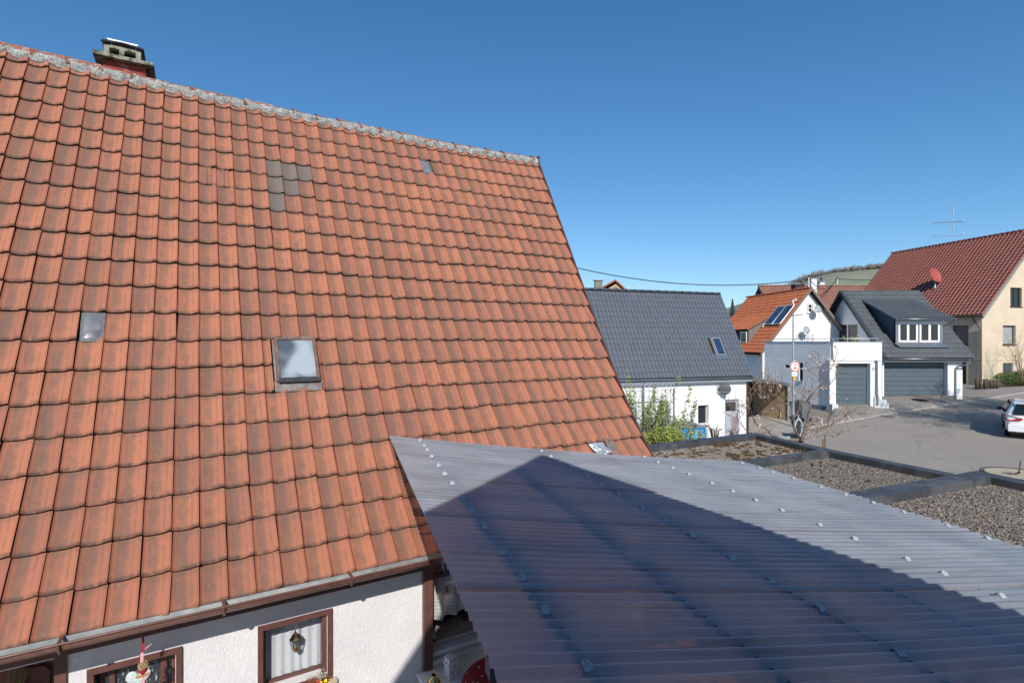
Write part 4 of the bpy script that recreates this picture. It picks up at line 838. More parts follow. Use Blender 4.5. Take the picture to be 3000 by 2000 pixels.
mb = MB(); d_ = (D2 - K3).normalized(); nrm = Vector((d_.y, -d_.x)) 
if nrm.dot(Vector((0, -1))) < 0: nrm = -nrm
mb.prism([(K3.x + nrm.x * .0, K3.y + nrm.y * .0, -1.75), (D2.x, D2.y, -1.75), (D2.x + nrm.x * .03, D2.y + nrm.y * .03, -1.75), (K3.x + nrm.x * .03, K3.y + nrm.y * .03, -1.75)], (0, 0, .02)); mb.build('seal_strip', mat('pale_sealant', (.40, .42, .38), .8, .2, var=.1), g3)
MOSS = mat('brown_moss', (.13, .075, .035), .95, .1, var=.5, vs=30, col2=(.07, .05, .025), c2s=25)
gravel(g1, p1_, -1.885, 9000, .034, 0, 'moss', MOSS, .45, .22); gravel(g2, [tuple(q) for q in (K2 + Vector((-.5, -.2)), K2 + Vector((-1.4, -.4)), K2 + Vector((-1.4, -1.3)), K2 + Vector((-.25, -1.6)))], -1.89, 1500, .03, 0, 'moss', MOSS, .45, .42)
# barrel with beige lid behind the nearest garage
bc = P(2975, 1390, 8.2); br = empty('lidded_barrel', (bc.x + .05, bc.y, g(bc.x, bc.y)), 0, 'round barrel with beige lid and thin rod standing behind the nearest garage roof', 'barrel'); H_ = bc.z - g(bc.x, bc.y)
BEI = mat('beige_lid', (.40, .34, .25), .7, .2, var=.08)
mb = MB(); mb.lathe([(.36, 0), (.43, .3), (.45, H_ * .6), (.42, H_ - .02), (.44, H_ + .02), (.46, H_ + .02), (.46, H_ - .05)], 28); mb.build('body', mat('dark_barrel', (.08, .075, .09), .6, .3), br)
mb = MB(); mb.lathe([(.001, H_ + .012), (.40, H_ + .012), (.41, H_)], 28, smooth=False); mb.build('lid', BEI, br)
mb = MB(); mb.box(-.20, -.06, -.04, -.015, H_ + .012, H_ + .02); mb.box(-.20, -.06, .05, .065, H_ + .012, H_ + .02); mb.build('slot', DARKROOM, br)
mb = MB(); mb.tube([(0, 0, H_), (.03, 0, H_ + .22)], .006, 6); mb.tube([(-.05, -.03, H_ + .03), (0, 0, H_ + .05), (.05, .03, H_ + .03)], .01, 6); mb.build('rod', DARKROOM, br)
# ================================================================ generic house pieces
class Fr:
    def __init__(s, ox, oy, deg): s.o = Vector((ox, oy, 0)); s.a = R(deg); s.c, s.s = math.cos(s.a), math.sin(s.a); s.M = Matrix.Translation(s.o) @ Matrix.Rotation(s.a, 4, 'Z')
    def y(s, px, py, yl):        # on plane local y = yl
        x, z = ray(px, py); Y = (yl - s.s * s.o.x + s.c * s.o.y) / (-s.s * x + s.c); X = x * Y
        return Vector((s.c * (X - s.o.x) + s.s * (Y - s.o.y), yl, z * Y))
    def x(s, px, py, xl):        # on plane local x = xl
        x, z = ray(px, py); Y = (xl + s.c * s.o.x + s.s * s.o.y) / (s.c * x + s.s); X = x * Y
        return Vector((xl, -s.s * (X - s.o.x) + s.c * (Y - s.o.y), z * Y))
    def pl(s, px, py, p0, nrm):  # on a plane given in local coordinates
        x, z = ray(px, py); d = s.M.to_3x3().inverted() @ Vector((x, 1, z)); o = s.M.inverted() @ Vector((0, 0, 0)); k = (Vector(p0) - o).dot(nrm) / d.dot(nrm); return o + d * k
RYm = Matrix(((0, 0, 0, 0),) * 4)
# wall-plane transforms: build in (u, depth, z) with u to the viewer's right, depth away from the viewer
def win(parent, M, x0, x1, z0, z1, fr=.06, depth=.1, sashes=1, fm=PVC, pm=GLASS, bars=0, sill=None, name='window', label=None):
    """window set in a wall: frame, panes, sill; front of wall at y=0 in M"""
    w_ = empty(name); w_.parent = parent; w_.matrix_local = M
    if label: w_['label'] = label
    mb = MB(); frame(mb, x0, x1, z0, z1, fr, depth, depth + .05)
    n = sashes
    for k in range(1, n): xm = x0 + (x1 - x0) * k / n; mb.box(xm - fr * .7, xm + fr * .7, depth + .002, depth + .048, z0 + fr, z1 - fr)
    for k in range(bars): zm = z0 + (z1 - z0) * (k + 1) / (bars + 1); mb.box(x0 + fr, x1 - fr, depth + .004, depth + .03, zm - .02, zm + .02)
    mb.build('frame', fm, w_)
    for k in range(n):
        a = x0 + (x1 - x0) * k / n; b_ = x0 + (x1 - x0) * (k + 1) / n; mb = MB(); mb.box(a + fr * .7, b_ - fr * .7, depth + .03, depth + .035, z0 + fr * .8, z1 - fr * .8); mb.build('pane', pm, w_)
    if sill is not None: mb = MB(); mb.box(x0 - .06, x1 + .06, -.06, depth, z0 - .045, z0 - .002); mb.build('sill', sill, w_)
    return w_
def gutter(parent, a, b_, r=.06, m=ZINC): mb = MB(); half_round(mb, a, b_, r); mb.tube([Vector(a) + Vector((0, 0, 0)), Vector(a) + Vector((0, 0, .0001))], .001, 3, cap=False); return mb.build('gutter', m, parent)
def pipe(parent, pts, r=.045, m=ZINC, name='downpipe'): mb = MB(); mb.tube(pts, r, 10); return mb.build(name, m, parent)
def dish(parent_M, r, label, m, mast=None, face=None, group=None):
    d = empty('satellite_dish'); tag(d, label, 'satellite dish', group); d.matrix_world = parent_M
    mb = MB(); mb.lathe([(r * k / 8 + .0001, -.16 * r * (1 - (k / 8) ** 2)) for k in range(9)] + [(r, .01), (r * .97, .012)] + [(r * (7 - k) / 8 + .0001, -.16 * r * (1 - ((7 - k) / 8) ** 2) - .012) for k in range(8)], 28, Matrix.Rotation(R(90), 4, 'X')); mb.build('reflector', m, d)
    mb = MB(); mb.tube([(0, .1 * r, -r * .9), (0, -.35 * r, -r * .75), (0, -.85 * r, -.25 * r)], .018, 6); mb.tube([(0, -.8 * r, -.28 * r), (0, -.95 * r, -.1 * r)], .04, 8); mb.build('feed_arm', m, d)
    if mast: mb = MB(); mb.tube(mast, .025, 8); mb.build('mast', STEEL, d)
    return d
# ---------------------------------------------------------------- white house with dark tiles
F1 = Fr(10.01, 22.0, 18.5); RZ1, RY1, EZ1 = 2.15, 1.97, -1.424
h1 = empty('white_house', F1.o, F1.a, 'low white house with anthracite tile roof, one roof window and a grey side door', 'house')
DT = ((.080, .096, .122), (.070, .084, .108), (.05, .058, .072))
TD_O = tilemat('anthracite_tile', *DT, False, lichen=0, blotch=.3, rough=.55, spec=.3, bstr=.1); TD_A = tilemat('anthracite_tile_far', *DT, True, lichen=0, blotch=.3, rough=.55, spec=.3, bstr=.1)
a1 = math.atan2(RZ1 - EZ1, RY1); SL1 = math.hypot(RZ1 - EZ1, RY1); w1, l1 = .175, SL1 / 16
pf = [(0, .0), (.05, .0), (.08, .003), (.5, .003), (.52, .0), (.55, .003), (.95, .003), (.99, .009)]
tdf = [tile_grid(w1, l1, pf, 3, thick=.010, tilt=.015, gap=.005, nose=.005)]
SK1 = [F1.pl(px, py, (0, 0, EZ1), Vector((0, -math.sin(a1), math.cos(a1)))) for px, py in ((2074, 991), (2104, 991), (2131, 1040), (2101, 1043))]
sx0, sx1 = min(q.x for q in SK1), max(q.x for q in SK1); sy0, sy1 = min(q.y for q in SK1) / math.cos(a1), max(q.y for q in SK1) / math.cos(a1)
cells = [(i, j) for i in range(16) for j in range(-64, 0) if not (sx0 - .02 < (j + .5) * w1 < sx1 + .02 and sy0 < (i + .5) * l1 < sy1)]
lay_tiles(h1, F1.M, cells, lambda i, j: Matrix.Translation((j * w1, math.cos(a1) * i * l1, EZ1 + math.sin(a1) * i * l1)) @ Matrix.Rotation(a1 + random.gauss(0, .002), 4, 'X'), tdf, TD_O, TD_A, 300)
mb = MB(); vslab(mb, (-11.2, .03, EZ1 - .03), (-11.2, RY1, RZ1 - .03), (-11.2, 2 * RY1, EZ1 - .03), (11.2, 0, 0)); mb.build('roof_structure', mat('dark_wood', (.05, .035, .028)), h1)
for k in range(28):
    x = -11.2 + k * .4; mb = MB(); half_round(mb, (x, RY1, RZ1 - .02), (x + .42, RY1, RZ1 - .02 + .006), .085, 6, open_up=False); half_round(mb, (x, RY1, RZ1 - .018), (x + .03, RY1, RZ1 - .018), .096, 6, open_up=False); mb.build('ridge_tile', TD_O, h1)
mb = MB(); mb.prism([(.0, -.06, EZ1 - .05), (.0, RY1, RZ1 + .05), (.0, RY1 + .1, RZ1 + .05), (0, RY1 + .1, RZ1 - .12), (.0, RY1, RZ1 - .1), (0, -.06, EZ1 - .18)], (.035, 0, 0)); mb.build('verge_trim', ZINC, h1)
gutter(h1, (-11.2, -.06, EZ1 - .03), (.03, -.06, EZ1 - .03), .065)
mb = MB(); mb.box(-11.2, 0, .0, .03, EZ1 - .24, EZ1 - .03); mb.box(-11.2, 0, .03, .2, EZ1 - .22, EZ1 - .19); mb.build('fascia_board', GREYP, h1)
WY = .18; d0, d1_ = F1.y(2123, 1170, WY), F1.y(2167, 1170, WY); v0, v1 = F1.y(2045, 1187, WY), F1.y(2076, 1242, WY); XR = F1.y(2186, 1110, WY).x; ZD = -4.45
mb = MB(); walls(mb, -11, XR, -5.2, EZ1 - .19, [(d0.x, d1_.x, ZD, d0.z), (v0.x, v1.x, v1.z, v0.z)], WY, WY + .3); mb.box(XR - .3, XR, WY + .3, 2 * RY1 - .1, -5.2, EZ1 - .2); mb.box(-11, -10.7, WY + .3, 2 * RY1 - .1, -5.2, EZ1 - .2); mb.box(-11, XR, 2 * RY1 - .1, 2 * RY1 + .1, -5.2, EZ1 - .2); mb.prism([(XR - .2, WY, EZ1 - .2), (XR - .2, RY1, RZ1 - .1), (XR - .2, 2 * RY1, EZ1 - .2)], (.2, 0, 0)); mb.build('wall', WHITE, h1)
T0 = Matrix.Translation((0, WY, 0)); GF = mat('grey_door_paint', (.36, .37, .41), .5, .3, var=.05)
win(h1, T0, v0.x, v1.x, v1.z, v0.z, .045, .12, 1, mat('grey_white_frame', (.42, .42, .40), .5, .3), GLASS, 0, mat('pale_sill', (.5, .49, .46), .8, .2))
dr = empty('door'); dr.parent = h1; dr.location = (0, WY, 0); pz0, pz1 = F1.y(2130, 1205, WY).z, F1.y(2130, 1179, WY).z
mb = MB(); frame(mb, d0.x, d1_.x, ZD - .03, d0.z, .05, .04, .14); mb.build('door_frame', GF, dr)
mb = MB(); walls(mb, d0.x + .05, d1_.x - .05, ZD, d0.z - .05, [(d0.x + .12, d1_.x - .12, pz0, pz1)], .09, .13); mb.box(d0.x + .12, d1_.x - .12, .082, .09, ZD + .2, pz0 - .1); mb.build('door_leaf', GF, dr)
mb = MB(); mb.box(d0.x + .12, d1_.x - .12, .108, .112, pz0, pz1); mb.build('pane', GLASS, dr)
mb = MB(); q = F1.y(2172, 1181, WY); mb.box(q.x, q.x + .16, -.015 + WY, WY, q.z - .15, q.z); mb.build('house_plate', mat('pale_stone_plate', (.36, .35, .33), .7, .2, var=.3, vs=40), h1)
q = F1.y(1881, 1130, WY); pipe(h1, [(q.x, -.02, EZ1 - .1), (q.x, .08, EZ1 - .3), (q.x, .08, -4.6)], .04)
skm = empty('roof_window'); skm.parent = h1; skm.matrix_local = Matrix.Translation((0, 0, EZ1)) @ Matrix.Rotation(a1, 4, 'X')
wx = .44; cxs = sum(q.x for q in SK1) / 4; mb = MB()
FM = Matrix(((1, 0, 0, 0), (0, 0, 1, 0), (0, -1, 0, 0), (0, 0, 0, 1)))
frame(mb, cxs - wx / 2, cxs + wx / 2, sy0, sy1, .05, -.09, 0, FM); mb.build('frame', mat('grey_window_metal', (.33, .35, .37), .4, .5, .5), skm)
mb = MB(); mb.box(cxs - wx / 2 + .05, cxs + wx / 2 - .05, sy0 + .05, sy1 - .05, .05, .055); mb.build('pane', glass('roof_window_glass', (.02, .04, .09), 1.5), skm)
mb = MB(); mb.box(cxs - wx / 2 - .1, cxs + wx / 2 + .12, sy0 - .12, sy0, .02, .03); mb.box(cxs - wx / 2 - .05, cxs - wx / 2, sy0, sy1 + .05, .0, .035); mb.box(cxs + wx / 2, cxs + wx / 2 + .05, sy0, sy1 + .05, .0, .035); mb.build('flashing', ZINC, skm)
# round traffic mirror on the wall (seen from behind)
q = F1.y(2124, 1139, WY - .25); tm = empty('traffic_mirror', F1.M @ q, F1.a, 'round grey traffic mirror seen from behind, on a bracket on the white house wall', 'traffic mirror')
MM = Matrix.Rotation(R(-42), 4, 'Z') @ Matrix.Rotation(R(90), 4, 'X')
mb = MB(); mb.lathe([(.001, .03), (.18, .02), (.225, .0), (.235, -.02), (.225, -.03)], 28, MM); mb.build('back_shell', mat('mirror_back', (.09, .10, .105), .6, .3), tm)
mb = MB(); mb.box(-.2, .2, .1, .12, .02, .04, MM); mb.box(-.2, .2, -.14, -.12, .02, .04, MM); mb.tube([(-.16, .06, .11), (-.2, .24, .11)], .015, 6); mb.tube([(-.16, .06, -.13), (-.2, .24, -.13)], .015, 6); mb.box(-.22, -.18, .20, .25, -.19, .17); mb.build('bracket', STEEL, tm)
# ornamental hoop fence before the left part of the wall
f0, f1 = F1.y(1826, 1160, -.5), F1.y(1975, 1140, -.5); fe = empty('garden_fence', F1.M @ Vector((0, -.5, 0)), F1.a, 'white hooped wire fence panels between the green bush and the white house', 'fence')
WIRE = mat('pale_fence_wire', (.55, .58, .62), .4, .4, .3)
zt = F1.y(1900, 1126, -.5).z; zr = F1.y(1900, 1144, -.5).z; k = 0; x = f0.x - .6
while x < f1.x:
    mb = MB(); mb.tube([(x, 0, -4.6), (x, 0, zt - .07), (x + .025, 0, zt - .02), (x + .08, 0, zt), (x + .135, 0, zt - .02), (x + .16, 0, zt - .07), (x + .16, 0, -4.6)], .008, 5); mb.build('hoop', WIRE, fe); x += .19; k += 1
for zz0 in (zr - .02, -4.0): mb = MB(); mb.box(f0.x - .6, f1.x + .08, -.01, .01, zz0, zz0 + .04); mb.build('rail', WIRE, fe)
for px in (1881, 1973): q = F1.y(px, 1140, -.5); mb = MB(); mb.box(q.x - .03, q.x + .03, -.04, .0, -4.7, zr + .06); mb.build('post', ZINC, fe)
# ---------------------------------------------------------------- carport
A_, B_ = P(2186, 1103, 23.3), P(2314, 1122, 27.0); cp = empty('carport', (A_.x, A_.y, g(A_.x, A_.y)), 0, 'open wooden carport with grey flat roof between the white house and the blue-grey annex', 'carport')
def L_(v): return Vector(v) - Vector((A_.x, A_.y, g(A_.x, A_.y)))
back = Vector((-1.5, 6.5, 0)); mb = MB(); mb.prism([L_(A_), L_(B_), L_(B_ + back * .55), L_(A_ + back)], (0, 0, -.16)); mb.build('roof', ZINC, cp)
Q1, Q2 = gp(2205, 1214), gp(2307, 1232); Q1.z = g(Q1.x, Q1.y); Q2.z = g(Q2.x, Q2.y); PLK = mat('weathered_planks', (.36, .26, .17), .85, .1, var=.3, vs=5, bs=20); n = 14
for k in range(n):
    a, b_ = Q1.lerp(Q2, (k + .03) / n), Q1.lerp(Q2, (k + .97) / n); top = A_.z + (B_.z - A_.z) * (k + 4) / n - .17 + .1
    mb = MB(); mb.prism([L_(a), L_(b_), L_((b_.x, b_.y, B_.z - .1 if k > 9 else top - .1)), L_((a.x, a.y, B_.z - .1 if k > 9 else top - .1))], (.015 * (k % 2), .05 + .02 * (k % 2), 0)); mb.build('plank', PLK, cp)
mb = MB(); mb.tube([L_((B_.x - .08, B_.y, g(B_.x, B_.y))), L_((B_.x - .08, B_.y, B_.z - .16))], .05, 8); mb.build('post', STEEL, cp)
mb = MB(); mb.box(0, .12, 0, .12, 0, A_.z - .18 - g(A_.x, A_.y)); mb.build('post', mat('dark_wood', (.05, .035, .028)), cp)
mb = MB(); R1 = Q1 + Vector((-3.3, 2.8, 0)); mb.prism([L_(Q1), L_(R1), L_((R1.x, R1.y, A_.z)), L_((Q1.x, Q1.y, A_.z - .2))], (.0, .1, 0)); mb.build('side_wall', mat('dark_brown_boards', (.07, .045, .03), .9, .1, var=.3, vs=4), cp)
q = gp(2292, 1226); mb = MB(); mb.box(-.22, .22, -.02, 0, .45, .95, Matrix.Rotation(R(12), 4, 'Z') @ Matrix.Rotation(R(7), 4, 'Y')); o = tag(mb.build('loose_panel', mat('plywood', (.42, .33, .2), .8, .1)), 'small pale plywood panel leaning on the carport boards', 'panel'); o.location = (q.x - .1, q.y - .2, g(q.x, q.y) - .35 + .0)
# wheelie bin
q = gp(2349, 1232); wb = empty('wheelie_bin', (q.x, q.y, g(q.x, q.y)), .3, 'grey wheelie bin beside the lamp post by the annex wall', 'bin'); BIN = mat('bin_plastic', (.12, .14, .17), .5, .4)
mb = MB(); vs = [(x * s_, y * s_, z) for z, s_ in ((.1, .8), (.95, 1)) for x, y in ((-.24, -.26), (.24, -.26), (.24, .26), (-.24, .26))]; mb.add(vs, [(3, 2, 1, 0), (4, 5, 6, 7)] + [(i, (i + 1) % 4, 4 + (i + 1) % 4, 4 + i) for i in range(4)]); mb.build('body', BIN, wb)
mb = MB(); mb.prism([(-.26, -.29, .95), (.26, -.29, .95), (.26, .29, 1.0), (-.26, .29, 1.0)], (0, 0, .05)); mb.build('lid', BIN, wb)
for s_ in (-1, 1): mb = MB(); mb.lathe([(.001, .02), (.09, .02), (.1, 0), (.09, -.03), (.001, -.03)], 14, Matrix.Translation((s_ * .22, -.28, .1)) @ Matrix.Rotation(R(90), 4, 'Y')); mb.build('wheel', DARKROOM, wb)
# ---------------------------------------------------------------- annex and double-garage house (ridge parallel to the picture)
hz_ = (22.4, 31.5, -3.4)
h2 = empty('garage_house', (22.4, 31.5, 0), 0, 'white house with dark grey roof, wide shed dormer, roof terrace and two grey garage doors', 'house')
def q2(v): return Vector(v) - Vector((22.4, 31.5, 0))
FM2 = Matrix.Translation((22.4, 31.5, 0)); EX0, EX1, EY, EZ, RY_, RZ_ = 22.4, 27.65, 31.5, -.98, 35.8, 3.41
a2 = math.atan2(RZ_ - EZ, RY_ - EY); S2 = math.hypot(RZ_ - EZ, RY_ - EY); nr2 = 15; l2 = S2 / nr2; w2 = 5.25 / 18
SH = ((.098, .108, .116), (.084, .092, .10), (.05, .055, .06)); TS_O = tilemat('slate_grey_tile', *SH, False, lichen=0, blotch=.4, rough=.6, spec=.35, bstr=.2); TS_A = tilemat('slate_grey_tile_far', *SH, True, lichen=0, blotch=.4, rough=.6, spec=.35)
tdg = [tile_grid(w2, l2, [(0, 0), (.04, .008), (.46, .008), (.5, .0), (.54, .008), (.94, .008), (.99, .014)], 3, thick=.02, tilt=.032, gap=.01, nose=.006)]
DX0, DX1, DY, DZ1 = 23.46, 26.34, 32.24, 1.36; TX0, TX1, TY0, TZ0, TY1, TZ1 = 23.3, 26.75, 31.9, 1.445, 35.1, 2.76
cells = [(i, j) for i in range(nr2) for j in range(18) if not (DX0 - 22.4 - .05 < (j + .5) * w2 < DX1 - 22.4 and DY - .1 < EY + math.cos(a2) * (i + .5) * l2 < TY1 - .1)]
lay_tiles(h2, FM2, cells, lambda i, j: Matrix.Translation((j * w2 + (w2 * .5 if i % 2 and 0 else 0), math.cos(a2) * i * l2, EZ + math.sin(a2) * i * l2)) @ Matrix.Rotation(a2, 4, 'X'), tdg, TS_O, TS_A, 300)
a3 = math.atan2(TZ1 - TZ0, TY1 - TY0); S3 = math.hypot(TZ1 - TZ0, TY1 - TY0); l3 = S3 / 9
dm = empty('dormer'); dm.parent = h2; tdm = tile_mesh('dormer_tile', tile_grid(w2, l3, [(0, 0), (.04, .008), (.46, .008), (.5, .0), (.54, .008), (.94, .008), (.99, .014)], 3, thick=.02, tilt=.03, gap=.01, nose=.006), TS_O)
for i in range(9):
    for j in range(12): link('dormer_tile', tdm, dm, M=Matrix.Translation(q2((TX0 + j * (TX1 - TX0) / 12, TY0 + math.cos(a3) * i * l3, TZ0 + math.sin(a3) * i * l3))) @ Matrix.Rotation(a3, 4, 'X'))
CHK = mat('blue_grey_cladding', (.055, .085, .11), .5, .4, .2, var=.1)
mb = MB(); mb.prism([q2((TX0, TY0, TZ0 - .02)), q2((TX0, TY1, TZ1 - .02)), q2((TX0, TY1, TZ1 - .12)), q2((TX0, TY0, TZ0 - .12))], (TX1 - TX0, 0, 0)); mb.build('dormer_roof_deck', CHK, dm)
for x in (TX0 - .04, TX1): mb = MB(); mb.prism([q2((x, TY0 - .05, TZ0 - .02)), q2((x, TY1, TZ1 + .05)), q2((x, TY1, TZ1 - .08)), q2((x, TY0 - .05, TZ0 - .14))], (.04, 0, 0)); mb.build('dormer_verge', mat('light_blue_metal', (.20, .27, .32), .4, .5, .4), dm)
def rz2(Y): return EZ + (Y - EY) * math.tan(a2)
for x in (DX0, DX1 - .03):
    for (ya, yb) in ((DY + .02, 33.0), (33.0, 33.75), (33.75, 34.95)):
        za, zb = TZ0 - .13 + (ya - TY0) * math.tan(a3), TZ0 - .13 + (yb - TY0) * math.tan(a3)
        mb = MB(); mb.prism([q2((x, ya + .008, rz2(ya))), q2((x, yb - .008, rz2(yb))), q2((x, yb - .008, max(zb, rz2(yb)))), q2((x, ya + .008, za))], (.03, 0, 0)); mb.build('cheek_panel', CHK, dm)
wa0, wa1, wb0, wb1 = P(2632.6, 1001.7, DY), P(2688.8, 945.4, DY), P(2694.6, 1001.7, DY), P(2753, 945.4, DY)
mb = MB(); walls(mb, DX0 - 22.4, DX1 - 22.4, -.35, DZ1, [(wa0.x - 22.4, wa1.x - 22.4, wa0.z, wa1.z), (wb0.x - 22.4, wb1.x - 22.4, wb0.z, wb1.z)], DY - 31.5, DY - 31.5 + .12); mb.build('dormer_front', ZINC, dm)
mb = MB(); mb.box(DX0 - 22.4 + .05, DX1 - 22.4 - .05, DY - 31.5 + .6, DY - 31.5 + .62, -.2, 1.3); mb.build('dormer_backing', DARKROOM, dm)
for p0, p1 in ((wa0, wa1), (wb0, wb1)): win(h2, Matrix.Translation((0, DY - 31.5, 0)), p0.x - 22.4, p1.x - 22.4, p0.z, p1.z, .10, .0, 2)
mb = MB(); mb.prism([q2((DX0 - .1, DY, -.12)), q2((DX1 + .1, DY, -.12)), q2((DX1 + .25, DY - .28, -.38)), q2((DX0 + .1, DY - .28, -.38))], (0, -.01, .02)); mb.build('dormer_apron', ZINC, dm)
gutter(dm, q2((TX0 - .03, TY0 - .06, TZ0 - .07)), q2((TX1 + .12, TY0 - .06, TZ0 - .07)), .05)
pipe(dm, [q2((TX1 + .02, TY0 - .06, TZ0 - .12)), q2((TX1 + .02, TY0 - .04, TZ0 - .3)), q2((DX1 + .07, DY + .2, TZ0 - .55)), q2((DX1 + .07, DY + .5, TZ0 - .65))], .04)
mb = MB(); mb.box(0, 5.25, 4.25, 4.36, RZ_ - .02, RZ_ + .06); mb.build('ridge_cap', TS_O, h2)
mb = MB(); vslab(mb, (0.02, .05, EZ - .02), (.02, RY_ - EY, RZ_ - .04), (.02, 2 * (RY_ - EY) - .05, EZ - .02), (5.2, 0, 0)); mb.build('roof_structure', mat('dark_roof_soffit', (.045, .05, .055)), h2)
VB = mat('dark_verge_board', (.035, .045, .055), .5, .4)
for sgn in (1, -1):
    Y0 = 0 if sgn > 0 else 2 * (RY_ - EY)
    for x, wd in ((-.16, .05), (-.11, .16)):
        hh_ = .26 if wd < .1 else .05; mb = MB(); mb.prism([(x, Y0, EZ + .04), (x, RY_ - EY, RZ_ + .05), (x, RY_ - EY, RZ_ + .05 - hh_), (x, Y0 + sgn * .02, EZ + .04 - hh_)], (wd, 0, 0)); mb.build('verge_board', VB, h2)
    if sgn < 0:
        for k in range(14):   # stepped tile edges along the back verge
            f = k / 14; y = Y0 - f * (Y0 - (RY_ - EY)); z = EZ + f * (RZ_ - EZ); mb = MB(); mb.box(-.2, .1, y - .36, y, z + .05, z + .09, None); mb.build('verge_tile', mat('brown_verge_tile', (.07, .045, .045), .7, .2), h2)
mb = MB(); q = [(22.62, 31.95, -1.05), (22.62, 35.8, 2.92), (22.62, 39.6, -1.05)]
MXw = Matrix(((0, 1, 0, 0), (-1, 0, 0, 0), (0, 0, 1, 0), (0, 0, 0, 1)))     # (u,depth,z): u towards the viewer, depth +X
# gable wall with balcony door: plane x = .22 local
fb = Fr(22.4, 31.5, 0); da, db = fb.x(2449, 949, .22), fb.x(2512, 999, .22)
uy = lambda y: -y
mb = MB(); h_ = RZ_ - .25; za = da.z
def gz2(y): return h_ - abs(y - 4.3) * math.tan(a2)
ys_ = [.45, db.y, da.y, 8.1]
for ya, yb in ((ys_[0], ys_[1]), (ys_[2], ys_[3])):
    pts_ = [(.22, ya, -1.2), (.22, yb, -1.2), (.22, yb, gz2(yb))] + ([(.22, 4.3, h_)] if ya < 4.3 < yb else []) + [(.22, ya, gz2(ya))]; mb.prism(pts_, (.25, 0, 0))
pts_ = [(.22, db.y, za), (.22, da.y, za), (.22, da.y, gz2(da.y))] + ([(.22, 4.3, h_)] if db.y < 4.3 < da.y else []) + [(.22, db.y, gz2(db.y))]; mb.prism(pts_, (.25, 0, 0)); mb.build('gable_wall', WHITE, h2)
win(h2, Matrix.Translation((.22, 0, 0)) @ MXw, -da.y, -db.y, -1.1, za, .08, .08, 2, PVC, GLASS)
# garage front
mb = MB(); walls(mb, -.0, 4.85, -4.2, EZ - .02, [(.10, 3.96, -3.6, -1.26)], .4, .7)
mb.lathe([(.001, -4.2), (.22, -4.2), (.22, EZ - .05), (.001, EZ - .05)], 20, Matrix.Translation((4.72, .64, 0))); mb.box(4.5, 4.94, .64, 8.0, -4.2, EZ - .05); mb.build('wall', WHITE, h2)
DOORG = mat('garage_door_panel', (.085, .115, .135), .45, .4, var=.05, bs=60, bd=.001)
def gdoor(parent, x0, x1, y, z0, z1, n, label=None):
    d = empty('garage_door'); d.parent = parent; 
    if label: d['label'] = label
    mb = MB(); mb.box(x0, x1, y + .04, y + .06, z0, z1); mb.build('backing', DARKROOM, d)
    for k in range(n):
        a = z0 + (z1 - z0) * k / n; b_ = z0 + (z1 - z0) * (k + 1) / n; mb = MB(); sec = [(y + .04, a + .008), (y + .008, a + .008), (y, a + .02), (y, b_ - .014), (y + .008, b_ - .004), (y + .04, b_ - .004)]
        mb.prism([(x0, yy, zz_) for yy, zz_ in sec], (x1 - x0, 0, 0)); mb.build('door_panel', DOORG, d)
gdoor(h2, .10, 3.96, .70, -3.6, -1.26, 8, 'wide double garage door of horizontal grey panels')
gutter(h2, (-.02, -.06, EZ - .04), (5.42, -.06, EZ - .04), .06)
pipe(h2, [(4.85, -.06, EZ - .1), (4.85, -.06, EZ - .35), (4.42, .28, EZ - .55), (4.38, .34, EZ - .75), (4.38, .34, -3.5)], .05)
for x in (.9, 1.9, 2.9, 3.9): mb = MB(); mb.box(x, x + .08, .1, .4, EZ - .14, EZ - .04); mb.build('rafter_end', VB, h2)
# annex with roof terrace (own thing group under the same house body)
AX0, AX1, AY0, AY1 = 17.68, 22.4, 29.1, 37.2
an = empty('garage_annex', (AX0, AY0, 0), 0, 'flat-roofed white annex with roof terrace parapet, single grey garage door and house number 9', 'garage'); 
def q3(v): return Vector(v) - Vector((AX0, AY0, 0))
BUFF = mat('rough_annex_render', (.80, .80, .80), .95, .1, var=.07, vs=1.2, bs=14, bd=.05, bstr=.8)
fa = Fr(AX0, AY0, 0); fa2 = Fr(AX0, AY0, 14); s0, s1 = fa2.x(2341, 1062, 0), fa2.x(2352, 1116, 0); RA = Matrix.Rotation(R(14), 4, 'Z'); LA = 5.3
s2, s3 = fa2.x(2299, 1068, 0), fa2.x(2314, 1077, 0)
mb = MB(); walls(mb, -LA, -.02, -4.6, -1.03, [(-s0.y, -s1.y, s1.z, s0.z), (-s2.y, -s3.y, s3.z, s2.z)], 0, .25, RA @ MXw); mb.build('side_wall', BUFF, an)
mb = MB(); mb.box(.1, .14, .3, LA - .2, -2.2, -1.1, RA); mb.build('slot_backing', DARKROOM, an)
mb = MB(); mb.box(-.03, .0, .02, LA, -4.6, -3.62, RA); mb.build('plinth', mat('blue_grey_plinth', (.17, .19, .25), .9, .1, var=.1, bs=30), an)
win(an, RA @ MXw, -s0.y, -s1.y, s1.z, s0.z, .05, .12, 1, mat('dark_frame', (.06, .03, .03)), GLASS, 0, mat('pale_sill', (.5, .49, .46)))
fp0, fp1 = fa.y(2442, 1002, -.06), fa.y(2584, 1055, -.06)
mb = MB(); mb.box(0, fp1.x, -.06, .14, fp1.z, -.03); mb.box(0.0, .2, .14, LA, -1.03, -.03, RA); mb.box(fp1.x - .2, fp1.x, .14, 2.3, fp1.z, -.03); mb.box(.2, fp1.x - .2, .14, 5.2, -1.15, -1.03); mb.build('parapet', WHITE, an)
mb = MB(); mb.box(-.03, fp1.x + .03, -.09, .17, -.03, .0); mb.box(-.03, .23, .17, LA + .03, -.03, .0, RA); mb.box(fp1.x - .23, fp1.x + .03, .17, 2.3, -.03, .0); mb.build('parapet_capping', GREYP, an)
